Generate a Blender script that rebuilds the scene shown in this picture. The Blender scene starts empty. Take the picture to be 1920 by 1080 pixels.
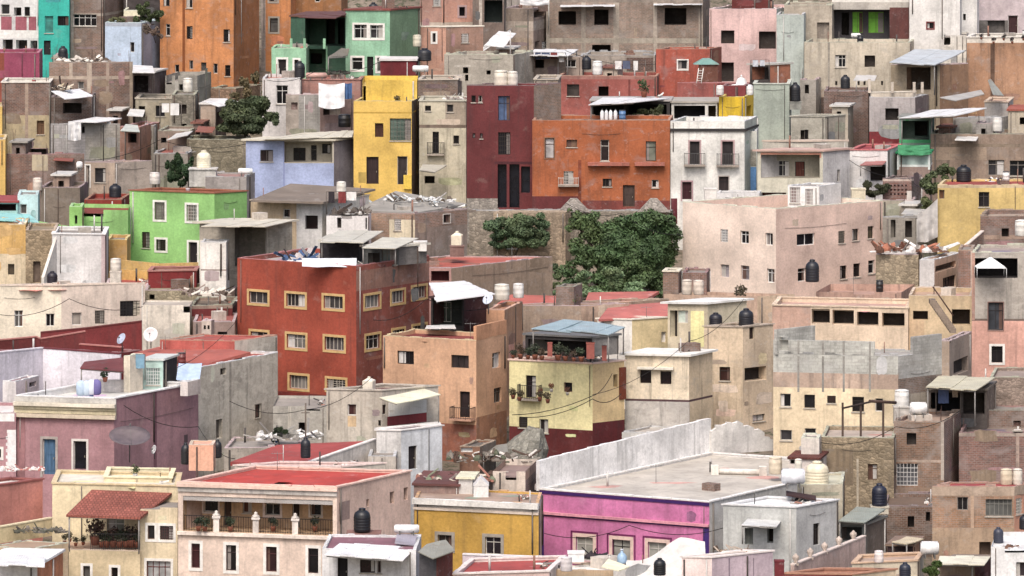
import bpy, bmesh, math, random
from mathutils import Vector, Matrix, noise as mnoise
random.seed(7)
scn = bpy.context.scene
R = math.radians
# ---------------------------------------------------------------- camera, world, sun, exposure
F = 9000.0            # focal length in pixels of the 1920 px wide photograph
HZ = -420.0           # image row of the horizon (level camera, lens shifted down)
CZ = 60.0             # camera height
cam_d = bpy.data.cameras.new('camera')
cam = bpy.data.objects.new('camera', cam_d); scn.collection.objects.link(cam)
cam.location = (0, 0, CZ); cam.rotation_euler = (R(90), 0, 0)
cam_d.sensor_width = 36; cam_d.lens = F/1920*36
cam_d.shift_y = -(540-HZ)/1920
cam_d.clip_start = 1; cam_d.clip_end = 5000
scn.camera = cam
W = bpy.data.worlds.new('World'); scn.world = W; W.use_nodes = True
nt = W.node_tree; nt.nodes.clear()
o_ = nt.nodes.new('ShaderNodeOutputWorld'); b_ = nt.nodes.new('ShaderNodeBackground'); s_ = nt.nodes.new('ShaderNodeTexSky')
s_.sky_type = 'NISHITA'; s_.sun_disc = False
SUN_EL, SUN_AZ = R(54), R(-170)      # azimuth measured from +Y towards +X: behind and to the left of the camera
s_.sun_elevation = SUN_EL; s_.sun_rotation = SUN_AZ
s_.air_density = 1.0; s_.dust_density = 6.0; s_.ozone_density = 1.0
nt.links.new(s_.outputs[0], b_.inputs[0]); nt.links.new(b_.outputs[0], o_.inputs[0])
b_.inputs[1].default_value = 0.15
ld = bpy.data.lights.new('sun', 'SUN'); ld.energy = 1.1; ld.angle = R(22); ld.color = (1, .975, .945)
lo = bpy.data.objects.new('sun', ld); scn.collection.objects.link(lo)
sd = Vector((math.sin(SUN_AZ)*math.cos(SUN_EL), math.cos(SUN_AZ)*math.cos(SUN_EL), math.sin(SUN_EL)))
lo.rotation_euler = (-sd).to_track_quat('-Z', 'Y').to_euler(); lo.location = (0, 0, 200)
scn.view_settings.view_transform = 'Standard'; scn.view_settings.look = 'None'
scn.view_settings.exposure = 0.62; scn.view_settings.gamma = 1.0
scn.cycles.max_bounces = 5; scn.cycles.diffuse_bounces = 3
# ---------------------------------------------------------------- photo <-> place
def P(px, py, Y): return Vector(((px-960)/F*Y, Y, CZ-(py-HZ)/F*Y))
def gpy(Y): return 1040-(Y-300)/.14
def gz(x, Y):
    Yc = min(Y, 560)
    z = CZ-(gpy(Yc)-HZ)/F*Yc - 1.0
    if Y > 560: z += (Y-560)*.05
    if Y < 322: z -= (322-Y)*.16
    return z + .5*mnoise.noise(Vector((x*.05, Y*.05, 0)))
# ---------------------------------------------------------------- materials
def lin(c):
    c /= 255.0
    return c/12.92 if c <= .04045 else ((c+.055)/1.055)**2.4
KA = .78
def alb(rgb, k=None):
    l = .3*rgb[0]+.55*rgb[1]+.15*rgb[2]; rgb = [v*.74+l*.26 for v in rgb]
    return tuple(min(.84, lin(c)*(k or KA)) for c in rgb)
MC = {}
class NT:
    def __init__(s, name):
        s.m = bpy.data.materials.new(name); s.m.use_nodes = True; s.t = s.m.node_tree; s.t.nodes.clear()
        s.o = s.n('OutputMaterial'); s.p = s.n('BsdfPrincipled'); s.l(s.p.outputs[0], s.o.inputs[0])
        s.p.inputs['Specular IOR Level'].default_value = .25
    def n(s, k): return s.t.nodes.new('ShaderNode'+k)
    def l(s, a, b): s.t.links.new(a, b)
    def uv(s, sx, sy, sz=1, off=None):
        g = s.n('UVMap'); m = s.n('Mapping'); m.inputs['Scale'].default_value = (sx, sy, sz)
        if off is not None: m.inputs['Location'].default_value = off
        s.l(g.outputs[0], m.inputs[0]); return m.outputs[0]
    def pos(s, sc=1):
        g = s.n('NewGeometry'); m = s.n('Mapping'); m.inputs['Scale'].default_value = (sc,)*3
        s.l(g.outputs['Position'], m.inputs[0]); return m.outputs[0]
    def noise(s, v, scale, det=4, rough=.6, dist=0):
        x = s.n('TexNoise'); s.l(v, x.inputs['Vector']); x.inputs['Scale'].default_value = scale
        x.inputs['Detail'].default_value = det; x.inputs['Roughness'].default_value = rough; x.inputs['Distortion'].default_value = dist
        return x.outputs['Fac']
    def ramp(s, f, a, b, lo=0., hi=1.):
        r = s.n('MapRange'); s.l(f, r.inputs[0]); r.inputs[1].default_value = a; r.inputs[2].default_value = b
        r.inputs[3].default_value = lo; r.inputs[4].default_value = hi; return r.outputs[0]
    def mix(s, f, a, b, mode='MIX'):
        m = s.n('Mix'); m.data_type = 'RGBA'; m.blend_type = mode
        for sock, v in ((m.inputs[0], f), (m.inputs[6], a), (m.inputs[7], b)):
            if hasattr(v, 'type'): s.l(v, sock)
            elif isinstance(v, (int, float)): sock.default_value = v
            else: sock.default_value = (*v[:3], 1)
        return m.outputs[2]
    def mul(s, a, b):
        m = s.n('Math'); m.operation = 'MULTIPLY'
        for i, v in ((0, a), (1, b)):
            if hasattr(v, 'type'): s.l(v, m.inputs[i])
            else: m.inputs[i].default_value = v
        return m.outputs[0]
    def val(s, col, f):     # scale a colour by a factor socket
        m = s.n('Mix'); m.data_type = 'RGBA'; m.blend_type = 'MULTIPLY'; m.inputs[0].default_value = 1
        if hasattr(col, 'type'): s.l(col, m.inputs[6])
        else: m.inputs[6].default_value = (*col[:3], 1)
        s.l(f, m.inputs[7]); return m.outputs[2]
    def fin(s, col, rough=.9, bump=None, bs=.3, bd=.02):
        if hasattr(col, 'type'): s.l(col, s.p.inputs[0])
        else: s.p.inputs[0].default_value = (*col[:3], 1)
        s.p.inputs['Roughness'].default_value = rough
        if bump is not None:
            b = s.n('Bump'); b.inputs['Strength'].default_value = bs; b.inputs['Distance'].default_value = bd
            s.l(bump, b.inputs['Height']); s.l(b.outputs[0], s.p.inputs['Normal'])
        return s.m
def weather(t, col, c, dirt, seed):
    """rain streaks, blotches and grain: stains with shapes of their own"""
    off = (seed*3.17, seed*1.91, seed*.7)
    big = t.noise(t.uv(.35, .3, 1, off), 1, 5, .6)
    col = t.val(col, t.ramp(big, .28, .72, .64, 1.26))
    st = t.noise(t.uv(2.4, .16, 1, off), 1, 4, .65)
    dark = tuple(x*.42+.02 for x in c)
    col = t.mix(t.mul(t.ramp(st, .52, .78, 0, 1), dirt), col, dark)
    bl = t.noise(t.uv(1.1, 1.3, 1, off), 1, 6, .72)
    col = t.mix(t.mul(t.ramp(bl, .54, .72, 0, 1), dirt*.7), col, tuple(x*.5+.015 for x in c))
    s2 = t.noise(t.uv(4.5, .3, 1, off), 1, 5, .7, .6)
    col = t.mix(t.mul(t.ramp(s2, .6, .78, 0, 1), dirt*.4), col, tuple(x*.35+.02 for x in c))
    l2 = t.noise(t.uv(.9, .5, 1, (off[1], off[0], 0)), 1, 5, .7)
    col = t.mix(t.mul(t.ramp(l2, .56, .7, 0, 1), dirt*.45), col, tuple(min(.85, x*1.25+.04) for x in c))
    gr = t.noise(t.uv(6, 6, 1, off), 1, 3, .7)
    col = t.val(col, t.ramp(gr, .3, .7, .86, 1.12))
    return col
def mat(spec):
    """'p' plaster, 'q' peeling plaster, 'b' brick, 'k' grey block, 'c' raw concrete, 's' rubble stone, 'r' painted roof, 'm' corrugated sheet, 'f' flat paint, 'g' glass, 't' roof tile, 'l' cloth"""
    if spec in MC: return MC[spec]
    kind, rgb = spec[0], tuple(int(v) for v in spec[1:].split(','))
    seed = sum(ord(ch)*(i+3) for i, ch in enumerate(spec)) % 97
    c = alb(rgb); t = NT(dict(h='fresh_plaster', p='plaster', q='peeling_plaster', b='brick', k='block', c='concrete', s='stone', r='roof_paint', m='sheet_metal', f='paint', g='glass', t='roof_tile', l='cloth', w='wood', x='plastic')[kind])
    off = (seed*2.3, seed*.9, 0)
    if kind in 'pqch':
        col = weather(t, c, c, dict(h=.24, p=.66, q=1., c=1.)[kind], seed)
        pn = t.noise(t.uv(.55, .75, 1, off), 1, 7, .68, .4)
        if kind == 'p':
            col = t.mix(t.mul(t.ramp(pn, .6, .7), .4), col, tuple(.6*x+.4*y for x, y in zip(c, (.34, .31, .27))))
        if kind == 'q':
            col = t.mix(t.mul(t.ramp(pn, .55, .66), .6), col, tuple(.5*x+.11 for x in c))
            p2 = t.noise(t.uv(1.6, 1.9, 1, off), 1, 6, .7)
            col = t.mix(t.mul(t.ramp(p2, .58, .66), .45), col, tuple(.45*x+.22 for x in c))
        if kind == 'c':
            p2 = t.noise(t.uv(.8, 1.4, 1, off), 1, 7, .75)
            col = t.mix(t.mul(t.ramp(p2, .5, .62), .55), col, tuple(x*1.35+.02 for x in c))
        fine = t.noise(t.uv(9, 9, 1, off), 1, 4, .7)
        MC[spec] = t.fin(col, .92, fine, .5, .03)
    elif kind in 'bk':
        if kind == 'b': c = tuple(x*.8 for x in c)
        br = t.n('TexBrick'); t.l(t.uv(1, 1), br.inputs['Vector'])
        br.inputs['Scale'].default_value = 1
        bw, rh, mo = (.30, .12, .018) if kind == 'b' else (.42, .22, .02)
        br.inputs['Brick Width'].default_value = bw; br.inputs['Row Height'].default_value = rh; br.inputs['Mortar Size'].default_value = mo
        br.inputs['Mortar Smooth'].default_value = .3; br.inputs['Bias'].default_value = 0
        if kind == 'b':
            br.inputs['Color1'].default_value = (c[0]*1.08, c[1]*.92, c[2]*.88, 1); br.inputs['Color2'].default_value = (c[0]*.7, c[1]*.66, c[2]*.64, 1)
        else:
            br.inputs['Color1'].default_value = (*[x*1.06 for x in c], 1); br.inputs['Color2'].default_value = (*[x*.84 for x in c], 1)
        br.inputs['Mortar'].default_value = (*[.5*x+.12 for x in c], 1) if kind == 'b' else (*[x*.78 for x in c], 1)
        col = weather(t, br.outputs['Color'], c, .85, seed)
        pn = t.noise(t.uv(.5, .6, 1, off), 1, 7, .7, .5)
        col = t.mix(t.mul(t.ramp(pn, .5, .64), .65), col, tuple(.5*x+.15 for x in c))
        l_ = sum(c)/3; p3 = t.noise(t.uv(.9, 1.2, 1, (off[1]+5, off[0], 0)), 1, 6, .7)
        col = t.mix(t.mul(t.ramp(p3, .52, .66), .5), col, (l_*.6, l_*.56, l_*.52))
        MC[spec] = t.fin(col, .95, br.outputs['Fac'], -.5, .02)
    elif kind == 's':
        v = t.n('TexVoronoi'); t.l(t.uv(3.4, 4.6), v.inputs['Vector']); v.inputs['Scale'].default_value = 1
        v2 = t.n('TexVoronoi'); v2.feature = 'DISTANCE_TO_EDGE'; t.l(t.uv(3.4, 4.6), v2.inputs['Vector']); v2.inputs['Scale'].default_value = 1
        sep = t.n('SeparateColor'); t.l(v.outputs['Color'], sep.inputs[0])
        col = t.val(c, t.ramp(sep.outputs[0], 0, 1, .7, 1.25))
        col = t.mix(t.ramp(v2.outputs[0], 0, .1, .5, 0), col, tuple(x*.45 for x in c))
        col = weather(t, col, c, .7, seed)
        MC[spec] = t.fin(col, .95, v2.outputs[0], .8, .08)
    elif kind == 'r':
        big = t.noise(t.pos(1), .35, 6, .65, .3)
        col = t.val(c, t.ramp(big, .3, .7, .7, 1.2))
        p2 = t.noise(t.pos(1), 1.3, 7, .75)
        col = t.mix(t.mul(t.ramp(p2, .52, .66), .6), col, tuple(x*.45+.05 for x in c))
        p3 = t.noise(t.pos(1), .8, 7, .7)
        col = t.mix(t.mul(t.ramp(p3, .6, .7), .5), col, tuple(x*.6+.25 for x in c))
        MC[spec] = t.fin(col, .85, p2, .5, .04)
    elif kind == 'm':
        w = t.n('TexWave'); t.l(t.uv(1, 1), w.inputs['Vector']); w.inputs['Scale'].default_value = 2.2; w.bands_direction = 'X'
        n1 = t.noise(t.uv(.8, .8, 1, off), 1, 6, .7)
        col = t.val(c, t.ramp(n1, .3, .7, .78, 1.12))
        n2 = t.noise(t.uv(.5, 2.5, 1, off), 1, 6, .7)
        col = t.mix(t.mul(t.ramp(n2, .54, .7), .6), col, (.22, .15, .10))
        t.p.inputs['Metallic'].default_value = .15
        MC[spec] = t.fin(col, .55, w.outputs['Fac'], .35, .03)
    elif kind == 't':
        w = t.n('TexBrick'); t.l(t.uv(1, 1), w.inputs['Vector']); w.inputs['Scale'].default_value = 1
        w.inputs['Brick Width'].default_value = .22; w.inputs['Row Height'].default_value = .35; w.inputs['Mortar Size'].default_value = .03
        w.inputs['Color1'].default_value = (*[x*1.15 for x in c], 1); w.inputs['Color2'].default_value = (*[x*.75 for x in c], 1); w.inputs['Mortar'].default_value = (*[x*.5 for x in c], 1)
        MC[spec] = t.fin(weather(t, w.outputs['Color'], c, .5, seed), .85, w.outputs['Fac'], -.7, .05)
    elif kind == 'g':
        n1 = t.noise(t.pos(1), .9, 3, .5)
        t.p.inputs['Specular IOR Level'].default_value = .4
        MC[spec] = t.fin(t.val(c, t.ramp(n1, .3, .7, .5, 1.5)), .25)
    elif kind == 'w':
        n1 = t.noise(t.uv(9, .8, 1, off), 1, 4, .6)
        MC[spec] = t.fin(t.val(c, t.ramp(n1, .3, .7, .6, 1.3)), .7, n1, .3, .01)
    elif kind == 'x':
        n1 = t.noise(t.pos(1), 2.5, 4, .6)
        t.p.inputs['Specular IOR Level'].default_value = .5
        MC[spec] = t.fin(t.val(c, t.ramp(n1, .3, .7, .75, 1.15)), .45)
    elif kind == 'l':
        n1 = t.noise(t.pos(1), 1.8, 5, .6)
        MC[spec] = t.fin(t.val(c, t.ramp(n1, .3, .7, .8, 1.1)), .95, n1, .6, .1)
    else:
        n1 = t.noise(t.pos(1), 3.0, 5, .65)
        MC[spec] = t.fin(t.val(c, t.ramp(n1, .3, .7, .78, 1.15)), .7)
    MC[spec].name = MC[spec].name.split('.')[0]
    return MC[spec]
# ---------------------------------------------------------------- mesh builder
class MB:
    def __init__(s): s.v = []; s.f = []; s.mi = []; s.ms = []; s.sm = []
    def m(s, spec):
        if spec not in s.ms: s.ms.append(spec)
        return s.ms.index(spec)
    def face(s, pts, spec, smooth=False):
        i = len(s.v); s.v += [tuple(p) for p in pts]; s.f.append(tuple(range(i, i+len(pts)))); s.mi.append(s.m(spec)); s.sm.append(smooth)
    def hexa(s, b, t, spec):        # bottom and top quads, same winding
        s.face(b[::-1], spec); s.face(t, spec)
        for i in range(len(b)):
            j = (i+1) % len(b); s.face([b[i], b[j], t[j], t[i]], spec)
    def box(s, c, sx, sy, sz, spec, rz=0):      # c = centre of the base
        ca, sa = math.cos(rz), math.sin(rz)
        q = [(c[0]+x*ca-y*sa, c[1]+x*sa+y*ca) for x, y in ((-sx/2, -sy/2), (sx/2, -sy/2), (sx/2, sy/2), (-sx/2, sy/2))]
        s.hexa([Vector((x, y, c[2])) for x, y in q], [Vector((x, y, c[2]+sz)) for x, y in q], spec)
    def slab(s, quad, th, spec):    # quad of top points, thickness downwards
        q = [Vector(p) for p in quad]
        n = (q[1]-q[0]).cross(q[2]-q[0])
        if n.z < 0: q = q[::-1]
        s.hexa([p-Vector((0, 0, th)) for p in q], q, spec)
    def lathe(s, c, prof, spec, n=20):      # prof = [(r, z)...] from bottom up
        c = Vector(c); rings = []
        for r, z in prof:
            i0 = len(s.v); rings.append(i0)
            for k in range(n):
                a = 2*math.pi*k/n; s.v.append((c.x+r*math.cos(a), c.y+r*math.sin(a), c.z+z))
        for a, b in zip(rings, rings[1:]):
            for k in range(n):
                k2 = (k+1) % n; s.f.append((a+k, a+k2, b+k2, b+k)); s.mi.append(s.m(spec)); s.sm.append(True)
        s.f.append(tuple(rings[-1]+k for k in range(n))); s.mi.append(s.m(spec)); s.sm.append(False)
        s.f.append(tuple(rings[0]+k for k in range(n-1, -1, -1))); s.mi.append(s.m(spec)); s.sm.append(False)
    def tube(s, a, b, r, spec, n=6, r2=None):
        a, b = Vector(a), Vector(b); d = (b-a); r2 = r if r2 is None else r2
        q = d.to_track_quat('Z', 'Y'); i0 = len(s.v)
        for p, rr in ((a, r), (b, r2)):
            for k in range(n):
                an = 2*math.pi*k/n; s.v.append(tuple(p+q @ Vector((rr*math.cos(an), rr*math.sin(an), 0))))
        for k in range(n):
            k2 = (k+1) % n; s.f.append((i0+k, i0+k2, i0+n+k2, i0+n+k)); s.mi.append(s.m(spec)); s.sm.append(True)
        s.f.append(tuple(i0+k for k in range(n-1, -1, -1))); s.mi.append(s.m(spec)); s.sm.append(False)
        s.f.append(tuple(i0+n+k for k in range(n))); s.mi.append(s.m(spec)); s.sm.append(False)
    def build(s, name, parent=None, org=None):
        me = bpy.data.meshes.new(name)
        org = Vector(org) if org is not None else (parent['_o'] if parent else None)
        if org is None: org = Vector(s.v[0])
        org = Vector(org)
        me.from_pydata([tuple(Vector(v)-org) for v in s.v], [], s.f)
        for sp in s.ms: me.materials.append(mat(sp) if isinstance(sp, str) else sp)
        me.polygons.foreach_set('material_index', s.mi); me.polygons.foreach_set('use_smooth', s.sm)
        uv = me.uv_layers.new(name='UVMap')
        for p in me.polygons:
            vs = [Vector(s.v[i]) for i in p.vertices]
            n = p.normal
            if abs(n.z) < .75:
                t = Vector((-n.y, n.x, 0)); t.normalize()
                for li, co in zip(p.loop_indices, vs): uv.data[li].uv = (co.dot(t)+org.x*.37, co.z)
            else:
                for li, co in zip(p.loop_indices, vs): uv.data[li].uv = (co.x, co.y)
        o = bpy.data.objects.new(name, me); scn.collection.objects.link(o)
        if parent: o.parent = parent['e']; o.location = org-parent['_o']
        else: o.location = org
        return o
def tag(o, label=None, cat=None, group=None, kind=None):
    if label: o['label'] = label
    if cat: o['category'] = cat
    if group: o['group'] = group
    if kind: o['kind'] = kind
    elif cat: o['kind'] = 'thing'
    return o
def thing(name, label, cat, loc, group=None):
    e = bpy.data.objects.new(name, None); scn.collection.objects.link(e); e.location = loc; e.empty_display_size = .5
    tag(e, label, cat, group); return {'e': e, '_o': Vector(loc)}
def sub(o, parent_rec):     # record that lets further parts hang under the mesh object o
    return {'e': o, '_o': parent_rec['_o']+o.location if parent_rec.get('mesh') is None else parent_rec['_o']+o.location}
# ---------------------------------------------------------------- facades
class Face:
    def __init__(s, p0, p1):        # seen from the camera p0 is the left end, p1 the right end
        s.p0 = Vector(p0[:2]); s.p1 = Vector(p1[:2]); s.len = (s.p1-s.p0).length; s.d = (s.p1-s.p0)/s.len
        s.n = Vector((s.d.y, -s.d.x))       # outwards (towards the camera)
    def t(s, px):
        k = (px-960)/F; den = s.d.x-k*s.d.y
        return (k*s.p0.y-s.p0.x)/den
    def z(s, t, py):
        Y = s.p0.y+s.d.y*t; return CZ-(py-HZ)/F*Y
    def w(s, t, z, out=0.): 
        q = s.p0+s.d*t+s.n*out; return Vector((q.x, q.y, z))
    def rect(s, x0, y0, x1, y1):
        t0, t1 = s.t(x0), s.t(x1); tm = (t0+t1)/2
        return t0, t1, s.z(tm, y1), s.z(tm, y0)
    def shifted(s, back): 
        f = Face(s.p0-s.n*back, s.p1-s.n*back); return f
    def box(s, mb, t0, t1, z0, z1, o0, o1, spec):   # box from o0 (inner) to o1 (outer)
        b = [s.w(t0, z0, o1), s.w(t1, z0, o1), s.w(t1, z0, o0), s.w(t0, z0, o0)]
        mb.hexa(b, [Vector((p.x, p.y, z1)) for p in b], spec)
def grid(mb, fc, T0, T1, Z0, Z1, holes, paint, spec, depth=.2):
    ts = {T0, T1}; zs = {Z0, Z1}
    for h in holes: ts |= {h[0], h[1]}; zs |= {h[2], h[3]}
    for p in paint: ts |= {p[0], p[1]}; zs |= {p[2], p[3]}
    def uniq(a, lo, hi):
        a = sorted(min(max(x, lo), hi) for x in a); r = [a[0]]
        for x in a[1:]:
            if x-r[-1] > 1e-4: r.append(x)
        return r
    ts = uniq(ts, T0, T1); zs = uniq(zs, Z0, Z1)
    for i in range(len(ts)-1):
        for j in range(len(zs)-1):
            t, z = (ts[i]+ts[i+1])/2, (zs[j]+zs[j+1])/2
            if any(h[0] < t < h[1] and h[2] < z < h[3] for h in holes): continue
            sp = spec
            for p in paint:
                if p[0] < t < p[1] and p[2] < z < p[3]: sp = p[4]
            mb.face([fc.w(ts[i], zs[j]), fc.w(ts[i+1], zs[j]), fc.w(ts[i+1], zs[j+1]), fc.w(ts[i], zs[j+1])], sp)
    for h in holes:
        d = h[4] if len(h) > 4 else depth
        if d <= 0: continue
        a, b, c, e = h[:4]; sp = h[5] if len(h) > 5 else spec
        for p in paint:
            if p[0] < (a+b)/2 < p[1] and p[2] < (c+e)/2 < p[3] and len(h) <= 5: sp = p[4]
        mb.face([fc.w(a, c), fc.w(a, e), fc.w(a, e, -d), fc.w(a, c, -d)], sp)
        mb.face([fc.w(b, c, -d), fc.w(b, e, -d), fc.w(b, e), fc.w(b, c)], sp)
        mb.face([fc.w(a, c, -d), fc.w(b, c, -d), fc.w(b, c), fc.w(a, c)], sp)
        mb.face([fc.w(a, e), fc.w(b, e), fc.w(b, e, -d), fc.w(a, e, -d)], sp)
SUR = dict(W='f240,236,228', Y='f222,178,108', G='f165,155,140', K='f200,165,165', B='f150,120,80')
PANES = ['g26,24,28', 'g20,18,22', 'g34,30,34', 'g52,50,54', 'g30,26,28', 'g90,88,86', 'g24,26,34']
def opening(rec, fc, kind, r, opt, rnd):
    """one window, door or glazed bay as a part with its frame, surround, railing as sub-parts"""
    a, b, c, e = r; w, h = b-a, e-c
    k = kind[0]; sur = SUR.get(opt.get('sur', '')) or opt.get('surm')
    pane = opt.get('pane') or (rnd.choice(PANES)); fr = opt.get('fr') or rnd.choice(['f60,50,45', 'f205,200,190', 'f120,110,100', 'f40,36,36', 'f230,226,220'])
    d = .2
    if k == 'w':
        m = MB(); fc.box(m, a, b, c, e, -d-.03, -d+.01, pane)
        if rnd.random() < .5 and w > .5:        # a curtain or a half open shutter behind the bars
            cw = w*rnd.uniform(.2, .45); sd_ = rnd.random() < .5
            x0 = a+.05 if sd_ else b-.05-cw
            fc.box(m, x0, x0+cw, c+.06, e-.1, -d+.012, -d+.02, rnd.choice(['l190,184,176', 'l150,140,135', 'l215,210,205', 'l110,80,70']))
        o = m.build('window', rec); s2 = sub(o, rec)
        m = MB(); bt = .05
        fc.box(m, a, a+bt, c, e, -d, -d+.06, fr); fc.box(m, b-bt, b, c, e, -d, -d+.06, fr)
        fc.box(m, a+bt, b-bt, e-bt, e, -d, -d+.06, fr); fc.box(m, a+bt, b-bt, c, c+bt, -d, -d+.06, fr)
        n = opt.get('n', max(1, round(w/.62)))
        for i in range(1, n):
            x = a+w*i/n; fc.box(m, x-.022, x+.022, c+bt, e-bt, -d, -d+.05, fr)
        if opt.get('bars', w > .5 and rnd.random() < .16):
            for i in range(1, 5): z = c+h*i/5; fc.box(m, a, b, z-.015, z+.015, -.06, -.03, fr)
            for i in range(1, 6): x = a+w*i/6; fc.box(m, x-.015, x+.015, c, e, -.03, -.005, fr)
        elif h > .95:
            z = e-h*.3; fc.box(m, a+bt, b-bt, z-.02, z+.02, -d, -d+.045, fr)
        m.build('frame', s2)
        if opt.get('sill', rnd.random() < .6) and not sur:
            m = MB(); fc.box(m, a-.06, b+.06, c-.07, c-.001, -.02, .07, opt.get('sillm', 'f190,180,165')); m.build('sill', s2)
    elif k == 'd':
        m = MB(); dm = opt.get('pane') or rnd.choice(['w70,45,35', 'w55,38,34', 'w90,60,45', 'w45,42,45'])
        fc.box(m, a, b, c, e, -d-.04, -d, dm)
        for i in range(2):
            z0 = c+h*(.1+.45*i); fc.box(m, a+w*.15, b-w*.15, z0, z0+h*.35, -d, -d+.02, dm)
        o = m.build('door', rec); s2 = sub(o, rec)
        m = MB(); bt = .05
        fc.box(m, a, a+bt, c, e, -d, -d+.07, fr); fc.box(m, b-bt, b, c, e, -d, -d+.07, fr); fc.box(m, a+bt, b-bt, e-bt, e, -d, -d+.07, fr)
        m.build('frame', s2)
        m = MB(); fc.box(m, b-w*.2, b-w*.2+.04, c+h*.42, c+h*.48, -d, -d+.09, 'f150,140,120'); m.build('handle', s2)
    elif k == 'o':      # unglazed opening, real depth; the room's shade is put into its dark back panel
        m = MB(); fc.box(m, a, b, c, e, -opt.get('dep', 1.2)-.02, -opt.get('dep', 1.2), opt.get('pane', 'c60,52,48')); o = m.build('opening', rec); s2 = sub(o, rec)
    if sur:
        q = opt.get('sw', .16); m = MB(); g = .035
        fc.box(m, a-q, a, c-q, e+q, -.02, g, sur); fc.box(m, b, b+q, c-q, e+q, -.02, g, sur)
        fc.box(m, a, b, e, e+q, -.02, g, sur)
        if k != 'd': fc.box(m, a, b, c-q, c, -.02, g, sur)
        m.build('surround', s2)
    if opt.get('bal'):
        q = .45; out = opt.get('out', .7); m = MB(); fc.box(m, a-q, b+q, c-.14, c-.02, -.02, out, opt.get('balm', 'c170,155,140')); ob = m.build('balcony', rec); s3 = sub(ob, rec)
        m = MB(); rail(m, fc, a-q+.04, b+q-.04, c-.02, out-.05, opt.get('rh', .95), ends=True, spec=opt.get('rm', 'f45,42,44')); m.build('railing', s3)
def rail(m, fc, t0, t1, z, out, h=.95, ends=False, spec='f45,42,44', sp=.13, th=.022):
    fc.box(m, t0, t1, z+h-.04, z+h, out-.02, out+.02, spec); fc.box(m, t0, t1, z+.06, z+.09, out-.015, out+.015, spec)
    n = max(2, int((t1-t0)/sp))
    for i in range(n+1):
        x = t0+(t1-t0)*i/n; fc.box(m, x-th/2, x+th/2, z, z+h-.04, out-th/2, out+th/2, spec)
    if ends:
        for x in (t0, t1):
            fc.box(m, x-.02, x+.02, z+h-.04, z+h, 0, out-.02, spec)
            k = max(1, int(out/sp))
            for i in range(k): fc.box(m, x-th/2, x+th/2, z, z+h-.04, out*i/k, out*i/k+th, spec)
def inset(poly, d):
    n = len(poly); r = []
    for i in range(n):
        p0, p1, p2 = poly[i-1], poly[i], poly[(i+1) % n]
        e1 = (p1-p0).normalized(); e2 = (p2-p1).normalized()
        n1 = Vector((-e1.y, e1.x)); n2 = Vector((-e2.y, e2.x))     # inwards for a counter-clockwise polygon
        k = 1+n1.dot(n2); r.append(p1+(n1+n2)*(d/max(k, .3)))
    return r
ALLB = []
def detail(rc, fc, hol, zt, sp, rnd):
    """drain pipes, conduits, patches and meter boxes on one facade, clear of its openings"""
    def free(a, b, z0, z1): return not any(h[0]-.12 < b and h[1]+.12 > a and h[2]-.1 < z1 and h[3]+.1 > z0 for h in hol)
    if fc.len < 1.5: return
    for _ in range(rnd.choice([0, 1, 1, 2])):
        t = rnd.choice([rnd.uniform(.12, .4), fc.len-rnd.uniform(.12, .4), rnd.uniform(.2, fc.len-.2)]); L_ = rnd.uniform(2, 6)
        if not free(t-.05, t+.05, zt-L_, zt): continue
        m = MB(); r = rnd.choice([.025, .035, .05]); c = rnd.choice(['f70,62,58', 'f200,196,190', 'f120,110,102', 'f90,70,60'])
        m.tube(fc.w(t, zt-L_, r+.01), fc.w(t, zt-.1, r+.01), r, c, 6); m.build('drain_pipe', rc)
    if rnd.random() < .22:
        z = zt-rnd.uniform(.3, 1.6); a = rnd.uniform(.1, fc.len*.4); b = rnd.uniform(fc.len*.6, fc.len-.1)
        if free(a, b, z-.1, z):
            m = MB(); N = 6
            for i in range(N):
                z0, z1 = z-.1*math.sin(math.pi*i/N), z-.1*math.sin(math.pi*(i+1)/N); m.tube(fc.w(a+(b-a)*i/N, z0, .03), fc.w(a+(b-a)*(i+1)/N, z1, .03), .011, 'f80,72,68', 4)
            m.build('conduit', rc)
    if sp[0] in 'hpqckb':
        m = MB(); rgb = [int(v) for v in sp[1:].split(',')]; g = 0
        for _ in range(rnd.choice([0, 1, 2, 3]) if sp[0] in 'hp' else rnd.choice([2, 3, 4, 5])):
            w_, h_ = rnd.uniform(.3, 1.4 if sp[0] in 'hp' else 2.4), rnd.uniform(.2, .8 if sp[0] in 'hp' else 1.3); t = rnd.uniform(.1, max(.11, fc.len-w_-.1)); z = zt-rnd.uniform(.6, 7)
            if t+w_ > fc.len-.05 or not free(t, t+w_, z, z+h_): continue
            q = rnd.uniform(.8, 1.1); mm = ('c' if rnd.random() < .5 else 'q')+','.join(str(int(min(240, (v*q*.86+26)//24*24+10))) for v in rgb)
            K_ = 14; pts = []
            for i in range(K_):     # ragged squarish patch
                an = 6.283*(i+.5)/K_; cx, sy = math.cos(an), math.sin(an); q_ = rnd.uniform(.8, 1.06)/max(abs(cx), abs(sy))
                pts.append(fc.w(t+w_/2+w_/2*cx*q_, z+h_/2+h_/2*sy*q_, .006+.002*g))
            m = MB(); m.face(pts, mm); g += 1; m.build('plaster_patch', rc)
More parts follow.
